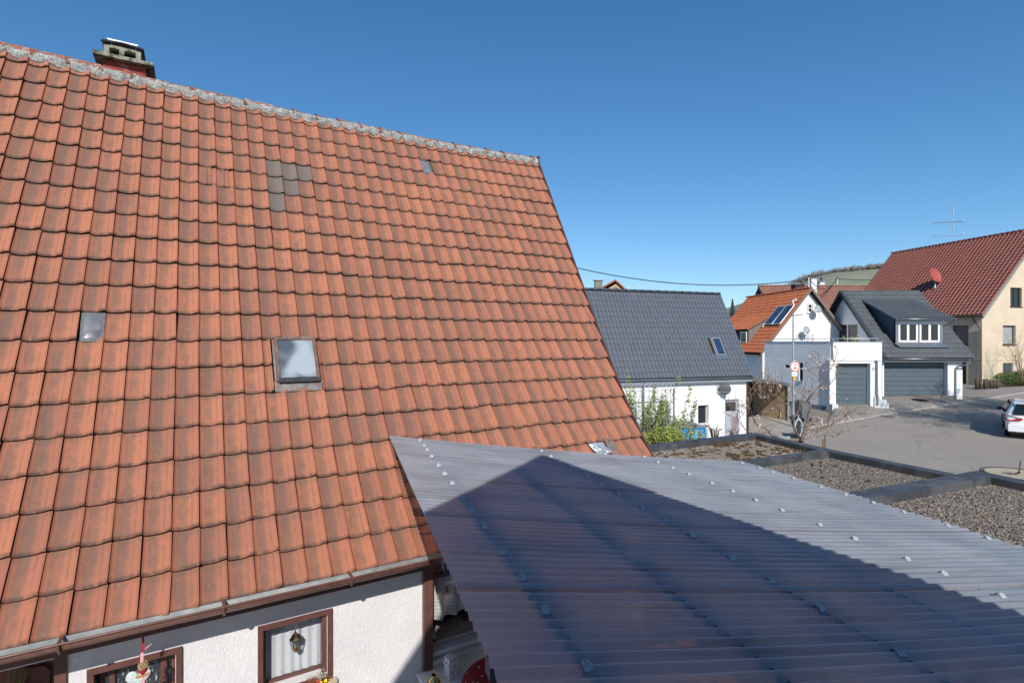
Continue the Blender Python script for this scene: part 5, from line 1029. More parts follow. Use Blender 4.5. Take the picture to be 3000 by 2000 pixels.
g0, g1_ = fa.y(2446.5, 1064, 0), fa.y(2550, 1184, 0)
mb = MB(); walls(mb, -.15, 2.72, -4.4, fp1.z - .0, [(g0.x, g1_.x, -3.6, g0.z)], .0, .3); mb.build('wall', WHITE, an)
gdoor(an, g0.x, g1_.x, .3, -3.6, g0.z, 8)
cu = bpy.data.curves.new('house_number', 'FONT'); cu.body = '9'; cu.size = .30; cu.extrude = .01; to = bpy.data.objects.new('tmp', cu); COL.objects.link(to); bpy.context.view_layer.update()
me = bpy.data.meshes.new_from_object(to.evaluated_get(bpy.context.evaluated_depsgraph_get())); bpy.data.objects.remove(to)
q = fa.y(2554, 1087, -.01); link('house_number', me, an, mat('grey_number', (.28, .30, .31), .5), M=Matrix.Translation(q) @ Matrix.Rotation(R(90), 4, 'X'))
RAIL = STEEL; mb = MB(); mb.tube([(-1.2, 5.1, .16), (.08, .05, .16), (fp1.x - .1, .05, .16)], .02, 8)
for p_ in ((-1.2, 5.1), (-.60, 2.8), (.08, .05), (1.3, .05), (fp1.x - .2, .05)): mb.tube([(*p_, -.02), (*p_, .16)], .012, 6)
mb.build('railing', RAIL, an)
pipe(an, [(fp1.x - .35, -.1, fp1.z), (fp1.x - .3, -.1, fp1.z - .1), (fp1.x - .3, -.1, -2.6)], .05); pipe(an, [(fp1.x - .3, -.1, -2.6), (fp1.x - .3, -.1, -3.5)], .06)
for nm, px0, lst in (('retaining_steps', 2438, ((2438, 2456, 1184), (2456, 2473, 1194), (2473, 2480, 1204))), ('retaining_steps', 2562, ((2562, 2579, 1162), (2579, 2598, 1171), (2598, 2604, 1181)))):
    Yq = 28.75 if px0 < 2500 else 29.0; st = empty(nm, P(px0, 1213, Yq), 0, 'white stepped retaining wall ' + ('left of the single garage door at the annex corner' if px0 < 2500 else 'between the two garage doors'), 'wall')
    for a, b_, t in lst: A0_, B0_ = P(a, t, Yq), P(b_, t, Yq); mb = MB(); mb.box(A0_.x - st.location.x + .005, B0_.x - st.location.x, 0, .25, -.6, A0_.z - st.location.z); mb.build('step_block', mat('grey_white_block', (.55, .56, .58), .8, .2, var=.05), st)
# plants on the terrace
LEAFY = mat('bright_leaf', (.20, .26, .03), .6, .3, var=.4, vs=8)
def leafclump(name, c, r, n, size, m, label, cat, sc_=(1, 1, 1), stems=0, group=None, dens=None):
    t = empty(name, c, 0, label, cat, group); V = []; Fq = []
    for k in range(n):
        d = Vector((random.gauss(0, 1), random.gauss(0, 1), random.gauss(0, 1))); d.normalize(); rr = r * random.random() ** .4
        p_ = Vector((d.x * rr * sc_[0], d.y * rr * sc_[1], d.z * rr * sc_[2])); 
        if dens and noise.noise(p_ * dens + Vector((3, 1, k * 0))) < -.08: continue
        a = Vector((random.gauss(0, 1), random.gauss(0, 1), random.gauss(0, .6))).normalized(); b_ = a.orthogonal().normalized(); s_ = size * random.uniform(.6, 1.3); i = len(V)
        V += [p_ - a * s_, p_ + b_ * s_ * .5, p_ + a * s_, p_ - b_ * s_ * .5]; Fq.append((i, i + 1, i + 2, i + 3))
    me = bpy.data.meshes.new('leaves'); me.from_pydata([tuple(v) for v in V], [], Fq); link('leaves', me, t, m, kind='stuff')
    if stems:
        mb = MB()
        for k in range(stems): q = Vector((random.uniform(-1, 1) * r * sc_[0] * .7, random.uniform(-1, 1) * r * sc_[1] * .7, random.uniform(.2, .9) * r * sc_[2])); mb.tube([(q.x * .2, q.y * .2, -r * sc_[2] - .1), q * .5, q], [.012, .008, .004], 4, cap=False)
        mb.build('stems', mat('twig_bark', (.16, .11, .07), .9, .1, var=.3), t)
    return t
for k, (px, py, Yp) in enumerate(((2474, 990, 30.5), (2498, 992, 30.6), (2514, 993, 30.4))): leafclump('potted_plant', P(px, py, Yp), .20, 45, .04, LEAFY, ['yellow-green plant behind the terrace railing, left in front of the balcony door', 'sparse green plant behind the terrace railing, middle of three', 'low green plant behind the terrace railing, at the right edge of the balcony door'][k], 'plant', stems=5)
# ---------------------------------------------------------------- orange-tiled house behind
F3 = Fr(20.48, 36.0, 6.4); vb = F3.y(2229, 1033, 0); HW, AZ3, EZ3 = -vb.x, 3.66, vb.z; a4 = math.atan2(AZ3 - EZ3, HW); S4 = math.hypot(AZ3 - EZ3, HW); LEN = 7.9
h3 = empty('orange_roof_house', F3.o, F3.a, 'white gabled house with bright orange tiles, solar collectors and brown dormer, behind the annex', 'house')
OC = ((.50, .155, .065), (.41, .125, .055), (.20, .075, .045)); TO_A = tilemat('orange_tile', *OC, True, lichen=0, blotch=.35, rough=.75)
nr4 = 18; l4 = S4 / nr4; w4 = .205; nj = int(LEN / w4)
td4 = tile_grid(w4, l4, [(0, .004), (.12, .0), (.3, .012), (.48, .03), (.6, .034), (.75, .022), (.88, .004), (.99, .0)], 3, thick=.025, tilt=.03, gap=.004)
def pl4(i, j): return Matrix.Translation((-HW + math.cos(a4) * i * l4, LEN - j * w4, EZ3 + math.sin(a4) * i * l4)) @ Matrix.Rotation(-R(90), 4, 'Z') @ Matrix.Rotation(a4, 4, 'X')
n4 = Vector((-math.sin(a4), 0, math.cos(a4))); YD = 2.4
dq = [F3.y(px, py, YD) for px, py in ((2193, 966), (2262, 924), (2192, 1005))]
dxa, dxb = dq[0].x, dq[1].x
def inD(i, j): x = -HW + math.cos(a4) * (i + .5) * l4; y = LEN - (j + .5) * w4; return dxa < x < dxb - .2 and YD < y < YD + 3.4
merged_tiles('roof_tiles', td4, [pl4(i, j) for i in range(nr4) for j in range(nj) if not inD(i, j)], h3, TO_A)
a5 = math.atan2(dq[1].z - dq[0].z, dxb - dxa); L5 = math.hypot(dq[1].z - dq[0].z, dxb - dxa); n5 = max(1, round(L5 / l4))
merged_tiles('dormer_tiles', td4, [Matrix.Translation((dxa - .12 + math.cos(a5) * i * l4, YD + 3.4 - j * w4, dq[0].z + .03 + math.sin(a5) * i * l4)) @ Matrix.Rotation(-R(90), 4, 'Z') @ Matrix.Rotation(a5, 4, 'X') for i in range(n5 + 1) for j in range(17)], h3, TO_A)
TAUPE = mat('taupe_boards', (.19, .15, .125), .8, .2, var=.08); zr4 = lambda x: EZ3 + (x + HW) * math.tan(a4)
for k in range(5):
    xa = dxa + (dxb - dxa) * k / 5; xb = dxa + (dxb - dxa) * (k + 1) / 5; mb = MB(); f = lambda x: dq[0].z - .05 + (x - dxa) * math.tan(a5)
    mb.prism([(xa + .006, YD, zr4(xa)), (xb - .006, YD, zr4(xb)), (xb - .006, YD, max(f(xb), zr4(xb))), (xa + .006, YD, f(xa))], (0, .06, 0)); mb.build('dormer_cheek_board', TAUPE, h3)
mb = MB(); mb.prism([(dxa - .14, YD - .08, dq[0].z - .02), (dxb, YD - .08, dq[1].z + .02), (dxb, YD - .08, dq[1].z + .10), (dxa - .14, YD - .08, dq[0].z + .06)], (0, .06, 0)); mb.build('dormer_verge', TAUPE, h3)
MXl = Matrix(((0, 1, 0, 0), (-1, 0, 0, 0), (0, 0, 1, 0), (0, 0, 0, 1)))
mb = MB(); mb.box(dxa, dxa + .1, YD + .06, YD + 3.3, dq[2].z - .2, dq[0].z); mb.build('dormer_front', mat('dark_brown_boards', (.07, .045, .03)), h3)
win(h3, Matrix.Translation((dxa - .1, 0, 0)) @ MXl, -(YD + .95), -(YD + .12), dq[2].z + .05, dq[0].z - .12, .07, .0, 1)
mb = MB(); vslab(mb, (-HW, .06, EZ3 - .03), (0, .06, AZ3 - .04), (HW, .06, EZ3 - .03), (0, LEN - .1, 0)); mb.build('roof_structure', mat('dark_wood', (.05, .035, .028)), h3)
for s_ in (-1, 1): mb = MB(); mb.prism([(s_ * HW, 0, EZ3 - .02), (0, 0, AZ3 + .06), (0, 0, AZ3 - .16), (s_ * HW * .99, 0, EZ3 - .2)], (0, .05, 0)); mb.prism([(s_ * HW, .05, EZ3 - .16), (0, .05, AZ3 - .1), (0, .05, AZ3 - .14), (s_ * HW, .05, EZ3 - .2)], (0, .35, 0)); mb.build('verge_board', TAUPE, h3)
y = .05
while y < LEN: mb = MB(); half_round(mb, (0, y, AZ3 - .02), (0, y + .4, AZ3), .11, 6, open_up=False); mb.build('ridge_tile', mat('orange_ridge', (.45, .13, .06), .8, .2, var=.2), h3); y += .38
WY3 = .38; hs = HW - .35; ws = [(F3.y(a, b_, WY3), F3.y(c_, d_, WY3)) for a, b_, c_, d_ in ((2365, 890, 2382, 915), (2332, 978, 2346, 1003), (2357, 979, 2386, 1003))]
mb = MB(); mb.prism([(-hs, WY3, -4.5), (hs, WY3, -4.5), (hs, WY3, EZ3 + .2), (0, WY3, AZ3 - .2), (-hs, WY3, EZ3 + .2)], (0, LEN - .8, 0)); mb.build('wall', WHITE, h3)
for k, (p0, p1) in enumerate(ws): 
    mb = MB(); mb.box(p0.x - .01, p1.x + .01, WY3 - .015, WY3 - .003, p1.z - .01, p0.z + .01); mb.build('window_recess', mat('grey_reveal', (.25, .25, .26)), h3)
    win(h3, Matrix.Translation((0, WY3 - .06, 0)), p0.x, p1.x - (.1 if k == 0 else 0), p1.z, p0.z, .05, .0, 1 if k == 0 else 2, PVC, GLASS if k == 0 else mat('pale_shutter', (.5, .5, .52)), 1 if k == 0 else 0, PVC if k == 0 else None)
for k, cs in enumerate((((2279, 898), (2302.6, 895), (2260, 948.5), (2238, 948.5)), ((2304, 895), (2326, 893.5), (2283.7, 947.8), (2262.5, 948.5)))):
    qs = [F3.pl(px, py, Vector((0, 0, AZ3)) + n4 * .14, n4) for px, py in cs]; so = empty('solar_collector'); tag(so, ['left one of two dark solar collectors on the orange roof', 'right one of two dark solar collectors on the orange roof, by the gable'][k], 'solar panel', 'solar collectors on the orange roof'); so.matrix_world = F3.M
    mb = MB(); ins = [q.lerp(sum(qs, Vector()) / 4, .06) for q in qs]; mb.prism([ins[0], ins[1], ins[2], ins[3]], -n4 * .03); mb.build('glazing', glass('solar_glass', (.03, .05, .085), 1.2), so)
    mb = MB()
    for i in range(4): a, b_ = qs[i], qs[(i + 1) % 4]; mb.tube([a - n4 * .03, b_ - n4 * .03], .045, 4)
    mb.build('frame', mat('pale_aluminium', (.6, .6, .6), .4, .5, .5), so)
    mb = MB(); mb.prism([qs[3] - n4 * .12, qs[2] - n4 * .12, qs[2] - n4 * .02, qs[3] - n4 * .02], (-.02, 0, -.02)); mb.build('lower_rail', DARKROOM, so)
    mb = MB(); e = qs[3] if k == 0 else qs[1]; mb.tube([e, e + Vector((-.1, 0, -.25 if k == 0 else .3)), e + Vector((.15, -.1, -.2 if k == 0 else .38))], .05, 6); mb.build('pipe_fitting', PVC, so)
DG = mat('dish_grey', (.33, .35, .37), .5, .4, var=.05)
for k, (px, py) in enumerate(((2396, 905), (2363, 966.6))):
    q = F3.y(px, py, WY3 - .55); dish(F3.M @ Matrix.Translation(q) @ Matrix.Rotation(R(8), 4, 'Z') @ Matrix.Rotation(R(-12), 4, 'X'), .28, ['grey satellite dish beside the small gable window of the orange-roofed house', 'lower grey satellite dish just above the terrace railing on the orange-roofed house'][k], DG, [(0, .06, 0), (0, .5, -.1), (0, .55, -.5 if k else -.2)], group='grey satellite dishes on the white gable')
# ---------------------------------------------------------------- brown-roofed house beyond
F4 = Fr(0, 50, 0); h4 = empty('brown_roof_house', (28, 50, 0), 0, 'long faded red-brown tile roof with white chimneys behind the orange-roofed house', 'house')
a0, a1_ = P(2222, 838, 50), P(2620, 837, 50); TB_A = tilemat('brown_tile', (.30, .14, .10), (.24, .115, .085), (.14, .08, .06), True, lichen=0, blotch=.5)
zr_ = a0.z; tdb = tile_grid(.25, .36, [(0, 0), (.3, .0), (.6, .03), (.85, .03), (.99, .0)], 3, thick=.03, tilt=.035, gap=.006); ab = R(45)
merged_tiles('roof_tiles', tdb, [Matrix.Translation((a0.x - 28 + j * .25, -4.6 + math.cos(ab) * i * .36, zr_ - 4.6 + math.sin(ab) * i * .36)) @ Matrix.Rotation(ab, 4, 'X') for i in range(5, 18) for j in range(int((a1_.x - a0.x) / .25))], h4, TB_A)
mb = MB(); mb.prism([(a0.x - 28, -4.6, zr_ - 4.63), (a0.x - 28, 0, zr_ - .03), (a0.x - 28, 4.6, zr_ - 4.63)], (a1_.x - a0.x, 0, 0)); mb.build('roof_structure', mat('dark_wood', (.05, .035, .028)), h4)
mb = MB(); mb.box(a0.x - 27.7, a1_.x - 28.3, -4.2, 4.2, -5, zr_ - 4.5); mb.build('wall', WHITE, h4)
mb = MB(); mb.prism([(a0.x - 28.06, -4.7, zr_ - 4.7), (a0.x - 28.06, 0, zr_ + .08), (a0.x - 28.06, 0, zr_ - .15), (a0.x - 28.06, -4.7, zr_ - 4.95)], (.06, 0, 0)); mb.build('verge_board', VB, h4)
mb = MB(); x = a0.x - 28
while x < a1_.x - 28: half_round(mb, (x, 0, zr_), (x + .4, 0, zr_ + .02), .12, 5, open_up=False); x += .4
mb.build('ridge_tiles', mat('pale_ridge', (.34, .20, .16), .9, .1, var=.3), h4, kind='stuff')
WCH = mat('white_chimney', (.7, .7, .7), .9, .1, var=.05)
def chimney(px0, px1, pt, pb, Y, m, side=None, cap=None, lbl='', par=None, off=None):
    A, B = P(px0, pt, Y), P(px1, pb, Y); w_ = B.x - A.x; c = empty('chimney'); c.parent = par; c.location = Vector((A.x, Y, 0)) - off
    mb = MB(); mb.box(0, w_, 0, w_ * .9, B.z - 1.2, A.z - .12); mb.build('stack', m, c)
    mb = MB(); mb.box(-.06, w_ + .06, -.06, w_ * .9 + .06, A.z - .12, A.z - .05); mb.build('cap', cap or ZINC, c); return c
o4 = Vector((28, 50, 0)); chimney(2377, 2393, 812, 852, 47.5, WCH, par=h4, off=o4); chimney(2402, 2416, 822, 838, 50.5, WCH, par=h4, off=o4); chimney(2330, 2357, 829, 850, 46.5, mat('dark_brown_brick', (.09, .055, .05), .9, .1), par=h4, off=o4)
c = chimney(2405, 2409, 808, 822, 50.7, mat('dark_cowl_metal', (.1, .1, .1)), par=h4, off=o4)
# ---------------------------------------------------------------- beige house
F5 = Fr(33.4, 37.4, 13.6); EZ5, RX5, RZ5, LN5 = 1.94, 5.95, 8.43, 12.0; a6 = math.atan2(RZ5 - EZ5, RX5); S6 = math.hypot(RZ5 - EZ5, RX5)
h5 = empty('beige_house', F5.o, F5.a, 'tall beige rendered house with red-brown tile roof at the right edge', 'house')
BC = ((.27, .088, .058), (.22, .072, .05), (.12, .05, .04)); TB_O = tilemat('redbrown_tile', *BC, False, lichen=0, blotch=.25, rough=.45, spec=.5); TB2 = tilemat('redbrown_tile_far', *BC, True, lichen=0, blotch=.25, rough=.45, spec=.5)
nr6 = 26; l6 = S6 / nr6; w6 = .30; td6 = [tile_grid(w6, l6, [(0, .004), (.1, .0), (.3, .0), (.42, .02), (.56, .05), (.7, .058), (.84, .05), (.95, .02), (.995, .006)], 3, thick=.03, tilt=.04, gap=.004)]
lay_tiles(h5, F5.M, [(i, j) for i in range(nr6) for j in range(40)], lambda i, j: Matrix.Translation((math.cos(a6) * i * l6, LN5 - j * w6, EZ5 + math.sin(a6) * i * l6)) @ Matrix.Rotation(-R(90), 4, 'Z') @ Matrix.Rotation(a6 + random.gauss(0, .003), 4, 'X'), td6, TB_O, TB2, 300)
mb = MB(); vslab(mb, (0, .04, EZ5 - .04), (RX5, .04, RZ5 - .05), (2 * RX5, .04, EZ5 - .04), (0, LN5 - .06, 0)); mb.build('roof_structure', mat('dark_wood', (.05, .035, .028)), h5)
for k in range(30): y = k * .4; mb = MB(); half_round(mb, (RX5, y, RZ5 - .03), (RX5, y + .42, RZ5 - .01), .13, 6, open_up=False); mb.build('ridge_tile', TB_O, h5)
VG = mat('grey_green_verge', (.22, .24, .22), .7, .2)
mb = MB(); mb.prism([(-.05, -.03, EZ5 - .1), (RX5, -.03, RZ5 + .04), (RX5, -.03, RZ5 - .2), (-.0, -.03, EZ5 - .34)], (0, .07, 0)); mb.build('verge_board', VG, h5)
BG = mat('beige_render', (.60, .50, .37), .95, .1, var=.06, vs=1.5, bs=26, bd=.03, bstr=.6)
WX, WYb = .35, .3
m0, m1 = F5.y(2960, 842, WYb), F5.y(2994, 899, WYb); m2, m3 = F5.y(2938, 953, WYb), F5.y(2976, 1010, WYb); m4, m5 = F5.y(2938, 1063, WYb), F5.y(2968, 1092, WYb)
mb = MB(); walls(mb, WX, 11.5, -4, EZ5, [(m2.x, m3.x, m3.z, m2.z), (m4.x, m5.x, m5.z, m4.z)], WYb, WYb + .3)
x0_, x1_ = WX, 11.55; holeT = (m0.x, m1.x, m1.z, m0.z)
def gy(x): return EZ5 - .12 + min(x, 2 * RX5 - x) * math.tan(a6)
mb.prism([(WX, WYb, EZ5), (m0.x, WYb, EZ5), (m0.x, WYb, gy(m0.x)), (WX, WYb, gy(WX))], (0, .3, 0)); mb.prism([(m1.x, WYb, EZ5), (11.5, WYb, EZ5), (11.5, WYb, gy(11.5)), (RX5, WYb, gy(RX5)), (m1.x, WYb, gy(m1.x))], (0, .3, 0))
mb.prism([(m0.x, WYb, EZ5), (m1.x, WYb, EZ5), (m1.x, WYb, m1.z), (m0.x, WYb, m1.z)], (0, .3, 0)); mb.prism([(m0.x, WYb, m0.z), (m1.x, WYb, m0.z), (m1.x, WYb, gy(m1.x)), (m0.x, WYb, gy(m0.x))], (0, .3, 0))
l0, l1_ = F5.x(2837, 953, WX), F5.x(2791, 1010, WX); dd0, dd1 = F5.x(2831, 1061, WX), F5.x(2807, 1132, WX)
walls(mb, -LN5 + .3, -WYb - .3, -4.2, EZ5 - .1, [(-l1_.y, -l0.y, l1_.z, l0.z), (-dd1.y, -dd0.y, -3.25, dd0.z)], 0, .3, Matrix.Translation((WX, 0, 0)) @ MXw)
mb.box(11.2, 11.5, WYb + .3, LN5 - .3, -4, EZ5); mb.box(WX, 11.5, LN5 - .3, LN5 - .1, -4, EZ5); mb.build('wall', BG, h5)
mb = MB(); mb.box(WX - .02, 11.5, WYb - .03, WYb, -1.36, -1.30); mb.box(WX - .03, WX, WYb - .02, LN5 - .4, -1.36, -1.30); mb.build('string_course', BG, h5)
DKF = mat('dark_window_frame', (.035, .028, .022), .4, .4)
win(h5, Matrix.Translation((0, WYb, 0)), m0.x, m1.x, m1.z, m0.z, .09, .12, 2, DKF, GLASS, 0, DKF); win(h5, Matrix.Translation((0, WYb, 0)), m2.x, m3.x, m3.z, m2.z, .08, .16, 1, DKF, mat('net_curtain_pane', (.32, .33, .33), .3, .5, var=.1), 0, DKF)
win(h5, Matrix.Translation((0, WYb, 0)), m4.x, m5.x, m5.z, m4.z, .04, .15, 1, DKF, GLASS); mb = MB()
for k in range(9): x = m4.x + (m5.x - m4.x) * (k + .5) / 9; mb.tube([(x, WYb + .04, m5.z), (x, WYb + .04, m4.z)], .012, 5)
mb.build('window_grille', STEEL, h5)
win(h5, Matrix.Translation((WX, 0, 0)) @ MXw, -l1_.y, -l0.y, l1_.z, l0.z, .06, .1, 1, DKF, mat('closed_shutter', (.20, .14, .14), .6, .3), 0, DKF)
mb = MB(); mb.box(-dd1.y, -dd0.y, .12, .17, -3.3, dd0.z, MXw @ Matrix.Translation((0, WX, 0))); mb.build('door', mat('dark_brown_door', (.05, .022, .018), .6, .3, var=.2, vs=12), h5)
pp_ = [F5.x(2850, 926, -.05), F5.x(2852, 936, .1), F5.x(2873, 964, WX - .08), F5.x(2873, 1118, WX - .08)]; pipe(h5, pp_, .055, mat('brown_pipe', (.10, .08, .06), .5, .4))
gutter(h5, (-.07, LN5, EZ5 - .03), (-.07, .0, EZ5 - .03), .07, mat('brown_pipe', (.10, .08, .06)))
n6 = Vector((-math.sin(a6), 0, math.cos(a6))); q = F5.pl(2742, 806, Vector((0, 0, EZ5)) + n6 * .75, n6)
rd = dish(F5.M @ Matrix.Translation(q) @ Matrix.Rotation(R(6), 4, 'Z') @ Matrix.Rotation(R(-18), 4, 'X'), .62, 'large red satellite dish standing on the red-brown roof', mat('red_dish', (.36, .085, .07), .5, .4, var=.05)); mb = MB(); mb.tube([(0, .15, -.1), (0, .3, -.8), (-.1, .4, -1.3)], .035, 8); mb.tube([(-.25, .35, -1.05), (0, .3, -.7)], .02, 6); mb.build('mast', STEEL, rd)
# aerial
q = P(2792, 718, 49.5); an_ = empty('television_aerial', q, 0, 'tall pale television aerial with two cross booms on the beige house ridge', 'aerial'); ez = lambda py: (718 - py) / F * 49.5; ex = lambda px: (px - 2792) / F * 49.5
mb = MB(); mb.tube([(0, 0, -.9), (0, 0, ez(600))], .03, 6); mb.build('mast', STEEL, an_)
for py, xa, xb, nn_ in ((651, 2735, 2822, 16), (691, 2735, 2822, 7)):
    mb = MB(); mb.tube([(ex(xa), 0, ez(py + 2)), (ex(xb), 0, ez(py - 2))], .022, 5)
    for k in range(nn_): f = k / (nn_ - 1); x = ex(xa) + (ex(xb) - ex(xa)) * f; z = ez(py + 2 - 4 * f); mb.tube([(x, -.28 - .15 * f, z - .03), (x, .28 + .15 * f, z + .03)], .009, 4)
    for s_ in (-1, 1): mb.tube([(ex(xb) + .0, 0, ez(py - 2)), (ex(xb) + .15, 0, ez(py - 2) + s_ * .35)], .012, 4)
    mb.build('boom', STEEL, an_)
mb = MB(); mb.tube([(ex(2772), 0, ez(661)), (0, 0, ez(661)), (ex(2800), 0, ez(657))], .03, 5); mb.tube([(-.3, 0, ez(602)), (0, .05, ez(604)), (.35, 0, ez(597))], .014, 4); mb.tube([(0, 0, ez(632)), (0, 0, ez(624))], .06, 6); mb.build('small_dipoles', STEEL, an_)
# ---------------------------------------------------------------- far left: chimney and red gable behind the white house
h6 = empty('far_red_gable', (5.5, 30, 0), 0, 'little red tiled gable with grey slab chimney peeping over the dark roof', 'house'); YQ = 30
ap_, lf, rt_2 = P(1803, 823, YQ), P(1745, 856, YQ), P(1840, 856, YQ); o6 = Vector((5.5, 30, 0)); RT = mat('far_red_tile', (.33, .11, .07), .8, .2, var=.2, vs=6, bs=12, bd=.05)
for A, B in ((lf, ap_), (ap_, rt_2)): mb = MB(); mb.prism([A - o6, B - o6, B - o6 + Vector((0, 0, .1)), A - o6 + Vector((0, 0, .1))], (0, 5, 0)); mb.build('roof', RT, h6)
mb = MB(); mb.prism([lf - o6 + Vector((.3, .3, -4)), rt_2 - o6 + Vector((-.3, .3, -4)), rt_2 - o6 + Vector((-.3, .3, 0)), ap_ - o6 + Vector((0, .3, -.12)), lf - o6 + Vector((.3, .3, 0))], (0, 4.5, 0)); mb.build('wall', TAUPE, h6)
for sgn, B in ((-1, lf), (1, rt_2)):
    mb = MB(); a = ap_ - o6 + Vector((0, -.1, -.18)); b_ = B - o6 + Vector((0, -.1, -.18)); mb.prism([a, b_, b_ + Vector((0, 0, -.15)), a + Vector((0, 0, -.15))], (0, .1, 0)); mb.build('barge_board', mat('cream_board', (.42, .30, .2)), h6)
chimney(1744, 1765, 815, 850, 29, mat('grey_stone_chimney', (.21, .205, .17), .95, .1, var=.15), par=h6, off=o6)
mb = MB(); a = P(1814, 836, 31) - o6; mb.tube([a + Vector((0, 0, -.6)), a + Vector((0, 0, .22))], .06, 10); mb.build('steel_flue', STEEL, h6)
# ================================================================ street furniture
q = gp(2324, 1250); lb_ = Vector((q.x, q.y, g(q.x, q.y))); YL = q.y
lp = empty('street_lamp', lb_, 0, 'slim galvanised street lamp with flat head, carrying a red-ringed traffic sign', 'street lamp')
zt = P(2324, 925, YL).z - lb_.z
mb = MB(); mb.tube([(0, 0, 0), (0, 0, 2.6), (0, 0, zt)], [.058, .05, .036], 12); mb.tube([(0, 0, zt - .5), (0, 0, zt - .42)], .045, 10); mb.build('pole', STEEL, lp)
mb = MB(); mb.prism([(-.08, -.07, zt), (.10, -.09, zt), (.46, -.05, zt + .045), (.46, .05, zt + .045), (.10, .09, zt), (-.08, .07, zt)], (0, 0, .045)); mb.build('lamp_head', mat('grey_lamp_housing', (.20, .21, .22), .45, .5, .3), lp)
cz_ = P(2327, 1073, YL).z - lb_.z; cx_ = .04
sg = empty('traffic_sign', lb_ + Vector((cx_, -.08, cz_)), 0, 'round red-ringed sign with motorcycle and car pictograms, above a small white plate', 'traffic sign')
MS = Matrix.Rotation(R(12), 4, 'Z') @ Matrix.Rotation(R(90), 4, 'X'); rs = .265
mb = MB(); mb.lathe([(.001, -.012), (rs, -.012), (rs, .0), (.001, .0)], 36, MS, smooth=False); mb.build('backing', mat('sign_white', (.75, .75, .72), .5, .3, var=.04), sg)
mb = MB(); mb.lathe([(rs * .76, .004), (rs * .96, .004)], 36, MS, smooth=False); mb.build('red_ring', mat('faded_red', (.62, .14, .07), .5, .3, var=.08), sg)
BLK = mat('sign_black', (.02, .02, .02), .5, .3, var=0)
def flat(mb, pts, s=.001, oz=0, ox=0): mb.add([MS @ Vector((ox + x * s, oz + y * s, .006)) for x, y in pts], [tuple(range(len(pts)))])
mb = MB()
for c0_ in ((-62, 0), (62, 0)): flat(mb, [(c0_[0] + 20 * math.cos(a * .524), c0_[1] + 20 * math.sin(a * .524)) for a in range(12)], .001, .045)
flat(mb, [(-62, 8), (-30, 30), (10, 34), (30, 30), (62, 6), (50, -4), (24, 14), (-20, 10), (-40, 0)], .001, .05); flat(mb, [(-16, 30), (8, 72), (24, 66), (16, 50), (40, 44), (38, 36), (12, 38), (4, 28)], .001, .05); flat(mb, [(14 + 11 * math.cos(a * .785), 82 + 11 * math.sin(a * .785)) for a in range(8)], .001, .05)
mb.build('motorcycle_pictogram', BLK, sg)
mb = MB(); flat(mb, [(-85, -10), (-85, 16), (-48, 24), (-26, 48), (28, 48), (50, 24), (85, 16), (85, -10)], .001, -.085); 
for c0_ in (-50, 50): flat(mb, [(c0_ + 19 * math.cos(a * .524), -12 + 19 * math.sin(a * .524)) for a in range(12)], .001, -.085)
mb.build('car_pictogram', BLK, sg)
sp = empty('supplementary_sign', lb_ + Vector((0, -.08, P(2327, 1095, YL).z - lb_.z)), R(12), 'small white supplementary plate with faint script below the round sign', 'sign')
mb = MB(); mb.box(-.13, .17, 0, .01, -.10, .10); mb.build('plate', MATS['sign_white'], sp)
mb = MB()
for k in range(7): x = -.09 + k * .032; mb.box(x, x + .02, -.003, -.001, .01, .035 + .02 * (k % 3 == 0))
for k in range(4): x = -.04 + k * .032; mb.box(x, x + .02, -.003, -.001, -.05, -.025 + .02 * (k % 3 == 0))
mb.build('script', mat('sign_grey_print', (.15, .15, .16), .6, var=0), sp)
q2_ = P(2326.5, 1107.5, YL); mb = MB(); mb.box(-.055, .06, -.075, -.06, -.09, .09); mb.box(-.058, .063, -.06, .06, -.02, .0); o = tag(mb.build('pole_tag', mat('yellow_orange_tag', (.75, .42, .02), .5, .3)), 'small yellow-orange plate strapped to the lamp pole', 'sign'); o.location = (lb_.x, lb_.y, q2_.z)
q = gp(2338, 1284); rm = empty('round_mirror', Vector((q.x, q.y, g(q.x, q.y))), 0, 'round traffic mirror with pale rim on a short post, half hidden by the cherry branches', 'traffic mirror'); zc = P(2336, 1252, q.y).z - rm.location.z
MR = Matrix.Translation((0, -.05, zc)) @ Matrix.Rotation(R(35), 4, 'Z') @ Matrix.Rotation(R(90), 4, 'X')
mb = MB(); mb.lathe([(.001, .045), (.18, .03), (.33, .0)], 28, MR @ Matrix.Diagonal((.8, 1, 1, 1))); mb.build('mirror_face', glass('dark_mirror', (.02, .03, .045), 1.6), rm)
mb = MB(); mb.lathe([(.33, -.03), (.40, -.02), (.41, .01), (.36, .02), (.33, .005)], 28, MR @ Matrix.Diagonal((.8, 1, 1, 1))); mb.build('rim', mat('dull_white_rim', (.45, .46, .47), .6, .3, var=.3, vs=8), rm)
mb = MB(); mb.tube([(.04, .05, 0), (.04, .05, zc + .55)], .035, 10); mb.build('post', STEEL, rm)
